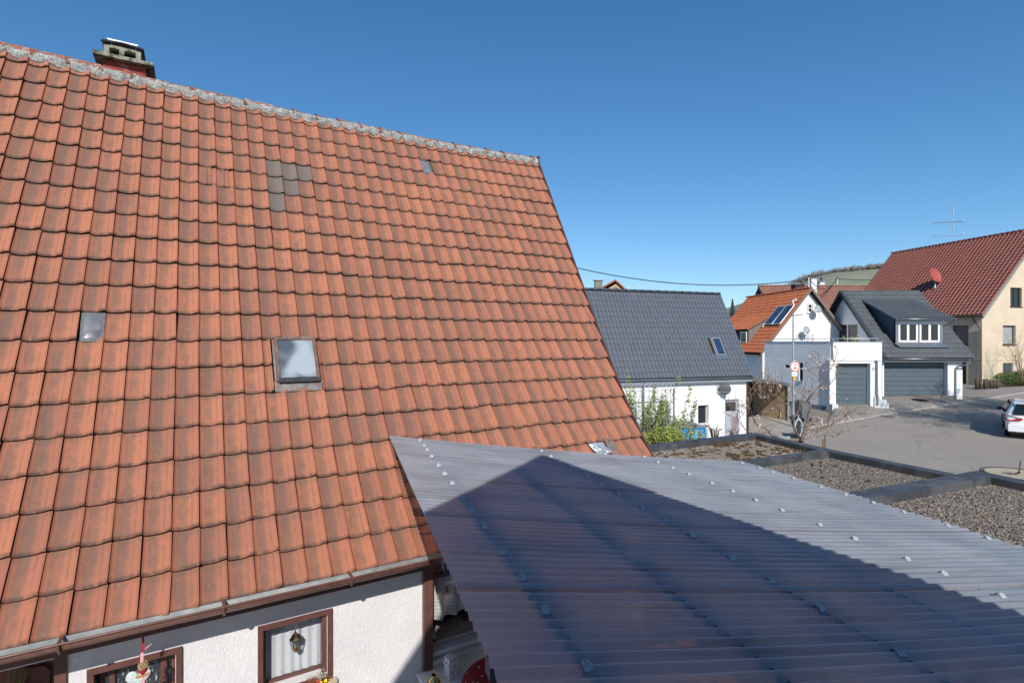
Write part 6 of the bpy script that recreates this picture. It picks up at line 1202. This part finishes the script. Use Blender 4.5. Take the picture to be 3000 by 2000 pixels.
# blue container
cA = P(1996, 1246, 18.6); cB = P(2073, 1253, 18.6); bx = empty('blue_container', (cA.x, 18.6, -4.6), R(8), 'bright blue container with grey lid between the bush and the white house', 'container'); W_ = cB.x - cA.x; H2 = cB.z + 4.6
BLU = mat('bright_blue_plastic', (.0, .20, .48), .4, .4, var=.1, vs=3, col2=(.03, .28, .55), c2s=5)
mb = MB(); mb.box(-.15, W_, 0, .75, 0, H2); mb.build('body', BLU, bx)
mb = MB(); mb.prism([(-.18, -.03, H2), (W_ + .03, -.03, H2), (W_ - .3, .8, H2 + .10), (-.18, .8, H2 + .10)], (0, 0, .03)); mb.build('lid', mat('grey_lid', (.22, .23, .24), .6, .3), bx)
for k in range(4): mb = MB(); x = .15 + k * .2; mb.prism([(x, -.012, .2), (x + .05, -.012, .2), (x + .25, -.012, H2 - .1), (x + .2, -.012, H2 - .1)], (0, .01, 0)); mb.build('rib', mat('lighter_blue', (.08, .33, .60), .4, .4), bx)
# bollards and hedge at the beige house
for k, (px, py, pt) in enumerate(((2862, 1130, 1108), (2872, 1130, 1110), (2886, 1129, 1110), (2893, 1128, 1110), (2903, 1127, 1113), (2912, 1126, 1113), (2921, 1126, 1114))):
    Yb = 36.0; q = P(px, py, Yb); mb = MB(); hgt_ = (py - pt) / F * Yb; mb.lathe([(.001, -.3), (.105, -.3), (.105, hgt_ - .03), (.085, hgt_), (.001, hgt_ + .01)], 12); o = mb.build('palisade_post', mat('dark_wood_post', (.085, .07, .055), .9, .1, var=.3, vs=8)); o.location = q
    tag(o, ['round dark palisade post touching the beige wall corner, leftmost', 'second round palisade post from the left at the beige wall corner', 'third round palisade post from the left, a little taller', 'fourth round palisade post, close beside the third', 'fifth palisade post, in the hedge shade', 'sixth palisade post, in the hedge shade', 'last palisade post, touching the hedge'][k], 'post', 'palisade posts in front of the beige house')
HLEAF = mat('hedge_leaf', (.065, .11, .025), .5, .4, var=.5, vs=7, col2=(.12, .15, .04), c2s=6)
leafclump('hedge', P(2985, 1108, 36.5), 1.05, 9000, .045, HLEAF, 'dense green hedge along the beige house at the right edge', 'hedge', (1.7, .6, .5), 14)
leafclump('hedge', P(3045, 1100, 37.0), 1.1, 6000, .045, HLEAF, 'second part of the green hedge, cut by the right edge of the picture', 'hedge', (1.6, .6, .6), 10)
BARK = mat('cherry_bark', (.145, .105, .085), .85, .2, var=.35, vs=14, bs=60); TWIG = mat('twig', (.22, .145, .10), .85, .2, var=.25, vs=9)
BUDM = mat('bud', (.42, .29, .17), .8, .2, var=.3, vs=40); BLOS = mat('blossom', (.72, .60, .56), .8, .1, var=.15, vs=30)
def growth(mb, p, d, ln, r, lvl, tips, rnd_, up=.12, seg=5, spread=.7):
    pts = [p]; rs = [r]
    for k in range(seg):
        d = (d + Vector((rnd_.gauss(0, .13), rnd_.gauss(0, .13), rnd_.gauss(0, .10) + up * .4))).normalized(); p = p + d * (ln / seg); pts.append(p); rs.append(r * (1 - .55 * (k + 1) / seg))
        tips.append((p, d))
        if lvl > 0 and k > 0:
            for _ in range(1 + (rnd_.random() < .5)):
                a = d.orthogonal().normalized(); b_ = d.cross(a); q = rnd_.uniform(0, 6.28); nd = (d * .7 + (a * math.cos(q) + b_ * math.sin(q)) * spread + Vector((0, 0, up))).normalized()
                growth(mb, p, nd, ln * rnd_.uniform(.45, .7), rs[-1] * .6, lvl - 1, tips, rnd_, up, max(3, seg - 1), spread)
    mb.tube(pts, rs, 5 if r > .02 else 4, cap=False)
# ---- cherry tree in front of the garages, limbs traced one by one in depth
CY = 13.6; rr = random.Random(3)
ct_ = empty('cherry_tree', P(2348, 1300, CY) + Vector((0, 0, -1.9)), 0, 'bare pruned cherry tree with buds and a few white blossoms behind the garage parapet', 'tree'); O7 = ct_.location
LIMBS = [([(2349, 1330), (2348, 1292)], .11, .10, 0), ([(2346, 1292), (2333, 1267), (2323, 1240), (2324, 1223), (2337, 1206), (2341, 1172)], .055, .032, -.25), ([(2349, 1292), (2358, 1257), (2368, 1230), (2374, 1202), (2374, 1158)], .06, .035, .25),
 ([(2375, 1164), (2394, 1139), (2409, 1106), (2432, 1083), (2444, 1062), (2457, 1024)], .022, .006, .5), ([(2409, 1106), (2400, 1068), (2397, 1031)], .012, .005, .3), ([(2409, 1106), (2382, 1098), (2352, 1079)], .010, .004, .1), ([(2375, 1171), (2394, 1158), (2423, 1135), (2446, 1104), (2462, 1075)], .014, .004, .8),
 ([(2352, 1272), (2367, 1257), (2394, 1230), (2407, 1204)], .022, .008, .5), ([(2367, 1257), (2396, 1264), (2409, 1253), (2432, 1248), (2474, 1219), (2488, 1211)], .018, .005, -.3), ([(2370, 1170), (2352, 1158), (2335, 1138)], .012, .004, .2), ([(2341, 1174), (2325, 1160)], .012, .006, 0),
 ([(2350, 1290), (2300, 1294), (2262, 1275), (2247, 1257), (2212, 1240), (2199, 1196), (2195, 1150)], .036, .006, -.7), ([(2350, 1290), (2262, 1300), (2190, 1264), (2161, 1231), (2115, 1204)], .03, .006, .6), ([(2212, 1240), (2190, 1190)], .010, .004, -.2), ([(2161, 1231), (2180, 1210), (2186, 1180)], .009, .004, .3),
 ([(2323, 1225), (2318, 1187), (2287, 1155), (2260, 1132), (2235, 1112)], .020, .005, -.5), ([(2318, 1190), (2290, 1176), (2267, 1161), (2235, 1141)], .014, .004, .4), ([(2322, 1230), (2290, 1205), (2255, 1170), (2238, 1150), (2225, 1140)], .016, .004, -.9), ([(2290, 1205), (2250, 1190), (2230, 1165), (2226, 1130)], .011, .004, .2),
 ([(2287, 1155), (2275, 1130), (2262, 1115)], .008, .003, .2), ([(2341, 1172), (2355, 1150), (2372, 1145), (2420, 1165), (2455, 1160)], .010, .004, .6), ([(2368, 1232), (2350, 1205), (2346, 1190), (2330, 1170)], .011, .004, .3), ([(2409, 1253), (2440, 1240), (2480, 1228), (2520, 1214)], .009, .003, .5), ([(2349, 1285), (2380, 1282), (2410, 1274), (2450, 1276), (2490, 1262)], .012, .004, -.5), ([(2247, 1257), (2235, 1275), (2228, 1300)], .008, .003, .3), ([(2161, 1231), (2150, 1205), (2132, 1186)], .008, .003, -.3)]
mb = MB(); tm_ = MB(); tips = []
for pts, r0, r1, dy in LIMBS:
    n = len(pts); P3 = [];
    for k, (px, py) in enumerate(pts): P3.append(P(px, py, CY + dy * k / max(1, n - 1) + .12 * math.sin(k * 2.1 + px)) - O7)
    Q3 = [P3[0]]
    for a, b_ in zip(P3[:-1], P3[1:]):
        for s_ in (.33, .67, 1): j = (b_ - a).length * .05; Q3.append(a.lerp(b_, s_) + (Vector((rr.gauss(0, j), rr.gauss(0, j), rr.gauss(0, j))) if s_ < 1 else Vector()))
    rs = [r0 + (r1 - r0) * k / (len(Q3) - 1) for k in range(len(Q3))]; mb.tube(Q3, [q_ * .72 for q_ in rs], 7)
    if r0 < .05:
        for k in range(2, len(Q3)):
            tips.append((Q3[k], (Q3[k] - Q3[k - 1]).normalized()))
            if rr.random() < (.95 if r0 < .03 else .55):
                d = Vector((rr.gauss(0, .6), rr.gauss(0, .6), rr.uniform(.1, 1))).normalized(); growth(tm_, Q3[k], d, rr.uniform(.2, .65), .0065, 0, tips, rr, .15, 5)
mb.tube([Vector((0, 0, 0)), Vector((.02, 0, 1.2)), P(2349, 1330, CY) - O7], [.16, .13, .11], 9)
mb.build('trunk_and_limbs', BARK, ct_); tm_.build('twigs', TWIG, ct_, kind='stuff')
bm_ = MB(); fl_ = MB()
for p, d in tips:
    for k in range(rr.choice((2, 3, 4))):
        a = d.orthogonal().normalized(); q = rr.uniform(0, 6.28); a = a * math.cos(q) + d.cross(a) * math.sin(q); c_ = p - d * rr.uniform(0, .07) + a * .008; t = (d + a * .8).normalized() * .026; s_ = d.cross(a).normalized() * .008
        bm_.add([c_ - s_, c_ + s_, c_ + t], [(0, 1, 2)]); s2 = a * .006; bm_.add([c_ - s2, c_ + s2, c_ + t], [(0, 1, 2)])
    if rr.random() < .055:
        for k in range(rr.randint(5, 12)):
            c_ = p + Vector((rr.gauss(0, .025), rr.gauss(0, .025), rr.gauss(0, .02))); u = Vector((rr.gauss(0, 1), rr.gauss(0, 1), rr.gauss(0, 1))).normalized(); v = u.orthogonal().normalized() * .016; w_ = u.cross(v).normalized() * .016
            fl_.quad(c_ - v, c_ - w_, c_ + v, c_ + w_)
bm_.build('buds', BUDM, ct_, kind='stuff'); fl_.build('blossoms', BLOS, ct_, kind='stuff')
for (px, pt), lb in (((2418, 1272), 'taller cut-off bare stick standing behind the garage parapet'), ((2412, 1286), 'short cut-off stick just left of the taller one')):
    s_ = P(px, pt, 10.9); st = empty('pruned_stick', (s_.x, s_.y, -4.6), 0, lb, 'stick'); mb = MB(); mb.tube([(0, 0, 0), (.01, 0, 1.2), (0, 0, s_.z + 4.6)], [.03, .022, .017], 7); mb.build('stem', TWIG, st); mb = MB(); mb.lathe([(.001, s_.z + 4.602), (.016, s_.z + 4.602)], 8); mb.build('cut_end', mat('fresh_wood', (.45, .3, .17), .8, .1), st)
# ---- leafy shrubs behind the garage, left
def shrub(name, loc, lbl, ns, H, spread, nleaf, size, m, stemm, seed, lean=.0, wide=1., cat='shrub', z0=0):
    r_ = random.Random(seed); t = empty(name, loc, 0, lbl, cat); mb = MB(); V = []; Fq = []
    for k in range(ns):
        b_ = Vector((r_.uniform(-1, 1) * spread * .5 * wide, r_.uniform(-1, 1) * spread * .35, 0)); h = H * r_.uniform(.6, 1.) * (1 - .35 * abs(b_.x) / spread); d = Vector((r_.gauss(lean, .12) + b_.x * .25, r_.gauss(0, .12), 1)).normalized(); pts = []; p = b_.copy()
        for s_ in range(7): pts.append(p.copy()); d = (d + Vector((r_.gauss(0, .06), r_.gauss(0, .06), 0))).normalized(); p += d * h / 6
        mb.tube(pts, [.011 * (1 - .13 * i) for i in range(7)], 4, cap=False)
        for i in range(int(nleaf / ns)):
            f = r_.random() ** .75; s_ = f * 5.99; a = pts[int(s_)].lerp(pts[min(6, int(s_) + 1)], s_ % 1); rad = (.16 * (1 - f) + .03) * spread ** .3
            c_ = a + Vector((r_.gauss(0, rad), r_.gauss(0, rad), r_.gauss(0, .05)));
            if c_.z < z0: continue
            u = Vector((r_.gauss(0, 1), r_.gauss(0, 1), r_.gauss(.4, .7))).normalized(); v = u.orthogonal().normalized(); ss = size * r_.uniform(.6, 1.3); i0 = len(V); V += [c_ - u * ss, c_ + v * ss * .55, c_ + u * ss, c_ - v * ss * .55]; Fq.append((i0, i0 + 1, i0 + 2, i0 + 3))
    mb.build('stems', stemm, t, kind='stuff'); me = bpy.data.meshes.new('leaves'); me.from_pydata([tuple(v) for v in V], [], Fq); link('leaves', me, t, m, kind='stuff'); return t
YG = mat('fresh_green_leaf', (.22, .26, .06), .6, .3, var=.4, vs=9, col2=(.12, .16, .05), c2s=5); OG = mat('olive_leaf', (.13, .15, .075), .7, .2, var=.35, vs=8); DG2 = mat('dark_green_leaf', (.06, .085, .035), .6, .3, var=.4, vs=8); SB = mat('tan_stem', (.24, .17, .11), .9, .1, var=.3, vs=8)
def gl(px, Y, z=None): q = P(px, 1200, Y); return Vector((q.x, Y, -4.72 if z is None else z))
shrub('green_shrub', gl(1872, 14.2), 'tall leafing shrub nearest the verge of the old tiled house', 36, 4.1, .9, 9500, .034, YG, SB, 1)
shrub('green_shrub', gl(1912, 14.6), 'tall dense leafing shrub in the middle of the group, reaching the dark eaves', 38, 4.1, .9, 10500, .034, YG, SB, 2)
shrub('green_shrub', gl(1945, 14.0), 'leafing shrub at the right of the group in front of the hoop fence', 22, 3.8, .65, 5500, .034, OG, SB, 4)
shrub('open_shrub', gl(1978, 14.8), 'open shrub with larger dark leaves leaning right over the blue container', 11, 3.0, .5, 520, .042, DG2, SB, 5, .10)
leafclump('low_bush', P(1900, 1296, 13.0), .62, 7000, .028, YG, 'low bright green bush just behind the garage parapet', 'shrub', (1.0, .8, .38), 10)
leafclump('low_bush', P(1955, 1280, 12.6), .45, 3500, .030, YG, 'small bright green bush left of the blue container', 'shrub', (.9, .8, .55), 10)
leafclump('leafy_sprig', P(2046, 1273, 9.75), .16, 90, .022, mat('yellow_green_leaf', (.34, .32, .05), .6, .3, var=.3, vs=20), 'yellow-green sprig growing over the garage coping', 'plant', (1.2, .6, .55), 3)
leafclump('twiggy_plant', P(2095, 1262, 12), .30, 110, .020, DG2, 'sparse twiggy plant under the window of the white house', 'plant', (1.3, .6, .6), 16)
leafclump('twiggy_plant', P(2150, 1268, 12), .26, 60, .018, DG2, 'sparse low twigs at the foot of the grey side door', 'plant', (1.3, .6, .5), 14)
# red canes by the door
mb = MB()
for k in range(6): a = P(2146 + k * 2, 1262, 12.2); b_ = P(2140 + k * 4, 1226 - 2 * k, 12.2); mb.tube([a, b_], .006, 4)
tag(mb.build('plant_canes', mat('reddish_cane', (.25, .10, .07), .8, .2)), 'bundle of thin reddish canes before the grey side door', 'canes')
# bare shrub at the right edge
bs_ = empty('bare_shrub', P(3005, 1105, 36), 0, 'bare leafless shrub rising before the beige gable at the right edge', 'shrub'); mb = MB(); tips = []; rr2 = random.Random(11)
for k in range(6): growth(mb, Vector((rr2.uniform(-.3, .3), 0, -.3)), Vector((rr2.uniform(-.7, .3), rr2.uniform(-.2, .2), 1)).normalized(), rr2.uniform(1.8, 2.8), .022, 2, tips, rr2, .15, 5, .55)
mb.build('twigs', TWIG, bs_, kind='stuff')
# ---- trees to the right of the picture whose shade falls on the road
def bigtree(loc, H, seed, lbl, leaves, cat='tree', r_crown=3.2):
    r_ = random.Random(seed); t = empty('street_tree', loc, 0, lbl, cat); mb = MB(); tips = []
    mb.tube([(0, 0, -.3), (.05, 0, H * .2), (.0, .05, H * .47)], [.20, .16, .13], 9)
    for k in range(9):
        a = k * .7 + r_.uniform(-.2, .2); growth(mb, Vector((0, 0, H * (.36 + .012 * k))), Vector((math.cos(a) * .8, math.sin(a) * .8, r_.uniform(.5, 1.1))).normalized(), r_.uniform(.75, 1.) * r_crown, .06, 3, tips, r_, .12, 6, .7)
    mb.build('trunk_and_limbs', BARK, t); V = []; Fq = []
    for p, d in tips:
        for k in range(leaves):
            if r_.random() < .5: continue
            c_ = p + Vector((r_.gauss(0, .12), r_.gauss(0, .12), r_.gauss(0, .1))); u = Vector((r_.gauss(0, 1), r_.gauss(0, 1), r_.gauss(0, 1))).normalized(); v = u.orthogonal().normalized(); i0 = len(V); s_ = .05; V += [c_ - u * s_, c_ + v * s_ * .6, c_ + u * s_, c_ - v * s_ * .6]; Fq.append((i0, i0 + 1, i0 + 2, i0 + 3))
    me = bpy.data.meshes.new('leaves'); me.from_pydata([tuple(v) for v in V], [], Fq); link('leaves', me, t, DG2, kind='stuff')
bigtree((24.0, 16.6, g(24.0, 16.6)), 12.0, 21, 'street tree just outside the right edge, shading the road', 3, r_crown=3.1)
bigtree((28.6, 20.4, g(28.6, 20.4)), 11.5, 22, 'second street tree outside the right edge, beside the parked car', 3, r_crown=3.4)
# ---- hillside wood
rh = random.Random(5); V = []; Fq = []; mi = []
def band(px): return float(np.interp(px, [2050, 2150, 2230, 2300, 2400, 2410, 2480, 2560, 2700, 3000, 3600], [60, 55, 60, 55, 26, 22, 18, 18, 20, 22, 24]))
for k in range(1500):
    px = rh.uniform(2040, 3300); f = rh.random(); Yt = 520 - f * band(px) / F * 520 / .17 ; X = (px - 1500) / F * 520; Yt = max(Yt, 330)
    X = (px - 1500) / F * Yt; z = terr(X, Yt); R_ = rh.uniform(2.4, 4.6); m_ = rh.choice((0, 0, 1, 1, 2, 3))
    for q in range(46):
        d = Vector((rh.gauss(0, 1), rh.gauss(0, 1), rh.gauss(0, .8))).normalized() * R_ * rh.random() ** .4; c_ = Vector((X, Yt, z + 2.5)) + d * (1 if d.z > 0 else .8); u = Vector((rh.gauss(0, 1), rh.gauss(0, 1), rh.gauss(0, 1))).normalized(); v = u.orthogonal().normalized(); s_ = rh.uniform(.5, 1.0); i0 = len(V)
        V += [c_ - u * s_, c_ + v * s_ * .7, c_ + u * s_, c_ - v * s_ * .7]; Fq.append((i0, i0 + 1, i0 + 2, i0 + 3)); mi.append(m_)
me = bpy.data.meshes.new('hillside_wood'); me.from_pydata([tuple(v) for v in V], [], Fq)
for c_ in ((.21, .19, .185), (.17, .165, .16), (.12, .15, .125), (.25, .19, .14)): me.materials.append(mat('wood_%d' % int(c_[0] * 100), c_, .95, .1, var=.25, vs=.2))
me.polygons.foreach_set('material_index', mi); o = link('hillside_wood', me, None, kind='stuff'); tag(o, 'bare grey-brown and green wood along the crest of the far hill', 'trees')
sp_ = P(2146, 926, 140); t = empty('spruce_tree', sp_, 0, 'tiny pointed dark spruce against the sky behind the dark-tiled verge', 'tree'); mb = MB()
for k in range(7): mb.lathe([(1.0 - k * .12, k * .62), (.12, k * .62 + .9)], 9)
mb.build('crown', mat('dark_spruce', (.03, .05, .04), .9, .1), t); mb = MB(); mb.tube([(0, 0, -4), (0, 0, 1)], .15, 6); mb.build('trunk', BARK, t)
# ---- overhead cables and poles
def pole(px, pt, Y, lbl, h=2.5): b_ = P(px, pt, Y); p = empty('roof_pole', b_ - Vector((0, 0, h)), 0, lbl, 'pole'); mb = MB(); mb.tube([(0, 0, 0), (0, 0, h)], .07, 8); mb.build('mast', mat('pale_pole', (.5, .52, .46), .6, .3), p); mb = MB(); mb.tube([(-.18, 0, h - .1), (.18, 0, h - .1)], .04, 6); mb.ball((0, 0, h + .05), .08, 8, 5); mb.build('insulator_head', DARKROOM, p); return b_
e1 = pole(2369, 813, 46.0, 'pale roof pole carrying the thick cable, left of the white chimney'); e2 = pole(2453, 816, 50.3, 'pale roof pole on the brown ridge with cables either side')
CAB = mat('black_cable', (.02, .025, .03), .6, .3)
def cable(a, b_, sag, lbl, r=.03, tw=False):
    mb = MB(); n = 40; pts = [a.lerp(b_, k / n) - Vector((0, 0, sag * 4 * (k / n) * (1 - k / n))) for k in range(n + 1)]; mb.tube(pts, r, 5); return tag(mb.build('cable', CAB), lbl, 'cable')
cable(P(1560, 750, 44), e1 + Vector((0, 0, -.15)), 1.3, 'thick black overhead cable sagging from behind the old house to the roof pole', .04)
cable(e1, e2, 1.0, 'short sagging cable between the two roof poles', .03); cable(e2, P(2640, 812, 60), .2, 'thin cable running right from the second roof pole behind the red roof', .03)
cable(P(2440, 835, 49.5), P(2404, 870, 44), .05, 'short diagonal wire across the brown roof', .025)
# ================================================================ parked car, seen from behind at the right edge
cb = gp(2944, 1284); HD = R(41.5)      # heading, azimuth
fw = Vector((math.sin(HD), math.cos(HD), 0)); rt = Vector((math.cos(HD), -math.sin(HD), 0)); co_ = Vector((cb.x, cb.y, g(cb.x, cb.y))) + rt * .90 - fw * .0
car = empty('parked_car', co_, -HD, 'white compact people carrier with red tail light, cut by the right edge', 'car')
PAINT, nt, b, out = newmat('white_car_paint'); b.inputs['Base Color'].default_value = (.72, .73, .74, 1); b.inputs['Roughness'].default_value = .25; b.inputs['Coat Weight'].default_value = .6
# local: x right, y forward (0 = rear bumper), z up.  stations: y, half-width at sill/belt/roof, z bottom/belt/roof
ST = [(0.02, .66, .76, .50, .36, .78, .80), (.06, .80, .84, .62, .30, .95, 1.08), (.22, .86, .88, .66, .27, .99, 1.34), (.45, .88, .895, .655, .25, 1.0, 1.50), (.9, .885, .90, .66, .24, .99, 1.56), (1.6, .885, .90, .66, .24, .97, 1.585), (2.3, .885, .90, .65, .24, .95, 1.55), (2.9, .885, .895, .62, .24, .94, 1.40), (3.35, .885, .88, .66, .24, .93, 1.10), (3.8, .87, .84, .55, .25, .86, .92), (4.15, .80, .74, .45, .28, .70, .76), (4.3, .68, .60, .4, .34, .58, .62)]
def section(s_):
    y, ws, wb_, wr, zb, zm, zr = s_; hs_ = []
    pr = [(0, zb), (ws * .8, zb), (ws, zb + .10), (ws * 1.01, zb + (zm - zb) * .5), (wb_, zm - .05), (wb_ - .02, zm), (wb_ - (wb_ - wr) * .5 - .01, zm + (zr - zm) * .5), (wr, zr - .07), (wr * .82, zr - .01), (0, zr + .01)]
    return [(x, y, z) for x, z in pr] + [(-x, y, z) for x, z in pr[-2:0:-1]]
mb = MB(); secs = [section(s_) for s_ in ST]; m_ = len(secs[0]); vs = [v for s_ in secs for v in s_]
mb.add(vs, [(i * m_ + k, (i + 1) * m_ + k, (i + 1) * m_ + (k + 1) % m_, i * m_ + (k + 1) % m_) for i in range(len(secs) - 1) for k in range(m_)] + [tuple(range(m_)), tuple(range(len(vs) - m_, len(vs)))[::-1]], None, True)
body = mb.build('body', PAINT, car); 
CGL = glass('car_glass', (.01, .012, .015), 1.3)
def patch(name, quad, m, off, par=None): mb = MB(); c = Vector(quad[0]); n_ = (Vector(quad[1]) - c).cross(Vector(quad[2]) - c).normalized(); mb.prism(quad, n_ * off); return mb.build(name, m, par or car)
patch('rear_window', [(-.66, .015, 1.02), (.66, .015, 1.02), (.56, .245, 1.41), (-.56, .245, 1.41)], CGL, .02)
mb = MB(); mb.prism([(-.62, .19, 1.45), (.62, .19, 1.45), (.60, .55, 1.54), (-.60, .55, 1.54)], (0, 0, .025)); mb.build('rear_spoiler', PAINT, car)
for s_ in (-1, 1):
    patch('side_window', [(s_ * .895, .55, 1.03), (s_ * .90, 2.9, 1.0), (s_ * .70, 2.6, 1.44), (s_ * .675, .75, 1.47)], CGL, .02 * s_)
    TL_ = mat('tail_light_red', (.42, .015, .018), .2, .6, var=.15, vs=12)
    mb = MB(); mb.prism([(s_ * .93, .34, 1.0), (s_ * .82, .0, .99), (s_ * .34, -.02, .86), (s_ * .42, -.03, .78), (s_ * .82, -.01, .74), (s_ * .93, .22, .78)], (0, .10, 0)); mb.build('tail_light', TL_, car)
    mb = MB(); mb.prism([(s_ * .84, -.0, .44), (s_ * .58, -.03, .42), (s_ * .58, -.03, .39), (s_ * .84, .0, .41)], (0, .05, 0)); mb.build('reflector', TL_, car)
    mi_ = empty('wing_mirror'); mi_.parent = car; mb = MB(); mb.ball((s_ * 1.02, 2.55, 1.03), .1, 12, 8, (1.1, .8, .75)); mb.tube([(s_ * .88, 2.55, 1.0), (s_ * 1.0, 2.55, 1.02)], .03, 6); mb.build('housing', mat('dark_blue_mirror', (.03, .05, .08), .3, .5), mi_)
    for y in (.85, 3.45):
        wh = empty('wheel'); wh.parent = car; wh.location = (s_ * .80, y, .325); MWh = Matrix.Rotation(R(90), 4, 'Y')
        mb = MB(); mb.lathe([(.21, .09), (.30, .10), (.325, .07), (.325, -.07), (.30, -.10), (.21, -.09)], 24, MWh); mb.build('tyre', mat('tyre_rubber', (.015, .015, .016), .85, .2, var=0), wh)
        mb = MB(); mb.lathe([(.001, .05 * s_), (.06, .06 * s_), (.20, .075 * s_), (.215, .095 * s_)], 18, MWh); mb.build('rim', STEEL, wh)
        mb = MB(); mb.lathe([(.35, .1), (.35, -.1)], 24, Matrix.Translation((s_ * .82, y, .325)) @ MWh, a0=R(90), a1=R(270)); mb.build('wheel_arch', mat('tyre_rubber', (.015, .015, .016)), car)
mb = MB(); mb.prism([(-.80, -.06, .33), (.80, -.06, .33), (.88, .12, .36), (.88, .12, .64), (.80, -.05, .62), (-.80, -.05, .62), (-.88, .12, .64), (-.88, .12, .36)][:2] + [(.80, -.06, .62), (-.80, -.06, .62)], (0, .2, 0)); mb.build('bumper', PAINT, car)
mb = MB(); mb.box(-.78, .78, -.03, .1, .25, .33); mb.build('diffuser', mat('black_plastic', (.02, .02, .022), .6, .3), car)
npm = MB(); npm.box(-.26, .26, -.005, .01, .71, .82); npl = npm.build('number_plate', mat('plate_white', (.7, .7, .7), .4, .3, var=0), car); mb = MB(); mb.box(-.26, -.21, -.008, -.004, .71, .82); mb.build('blue_strip', mat('plate_blue', (.01, .09, .45), .4, .3, var=0), npl)
mb = MB(); mb.lathe([(.04, 0), (.045, .0), (.045, .08), (.04, .08)], 14, Matrix.Translation((-.52, -.055, .30)) @ Matrix.Rotation(R(-90), 4, 'X')); mb.build('exhaust_tip', STEEL, car)
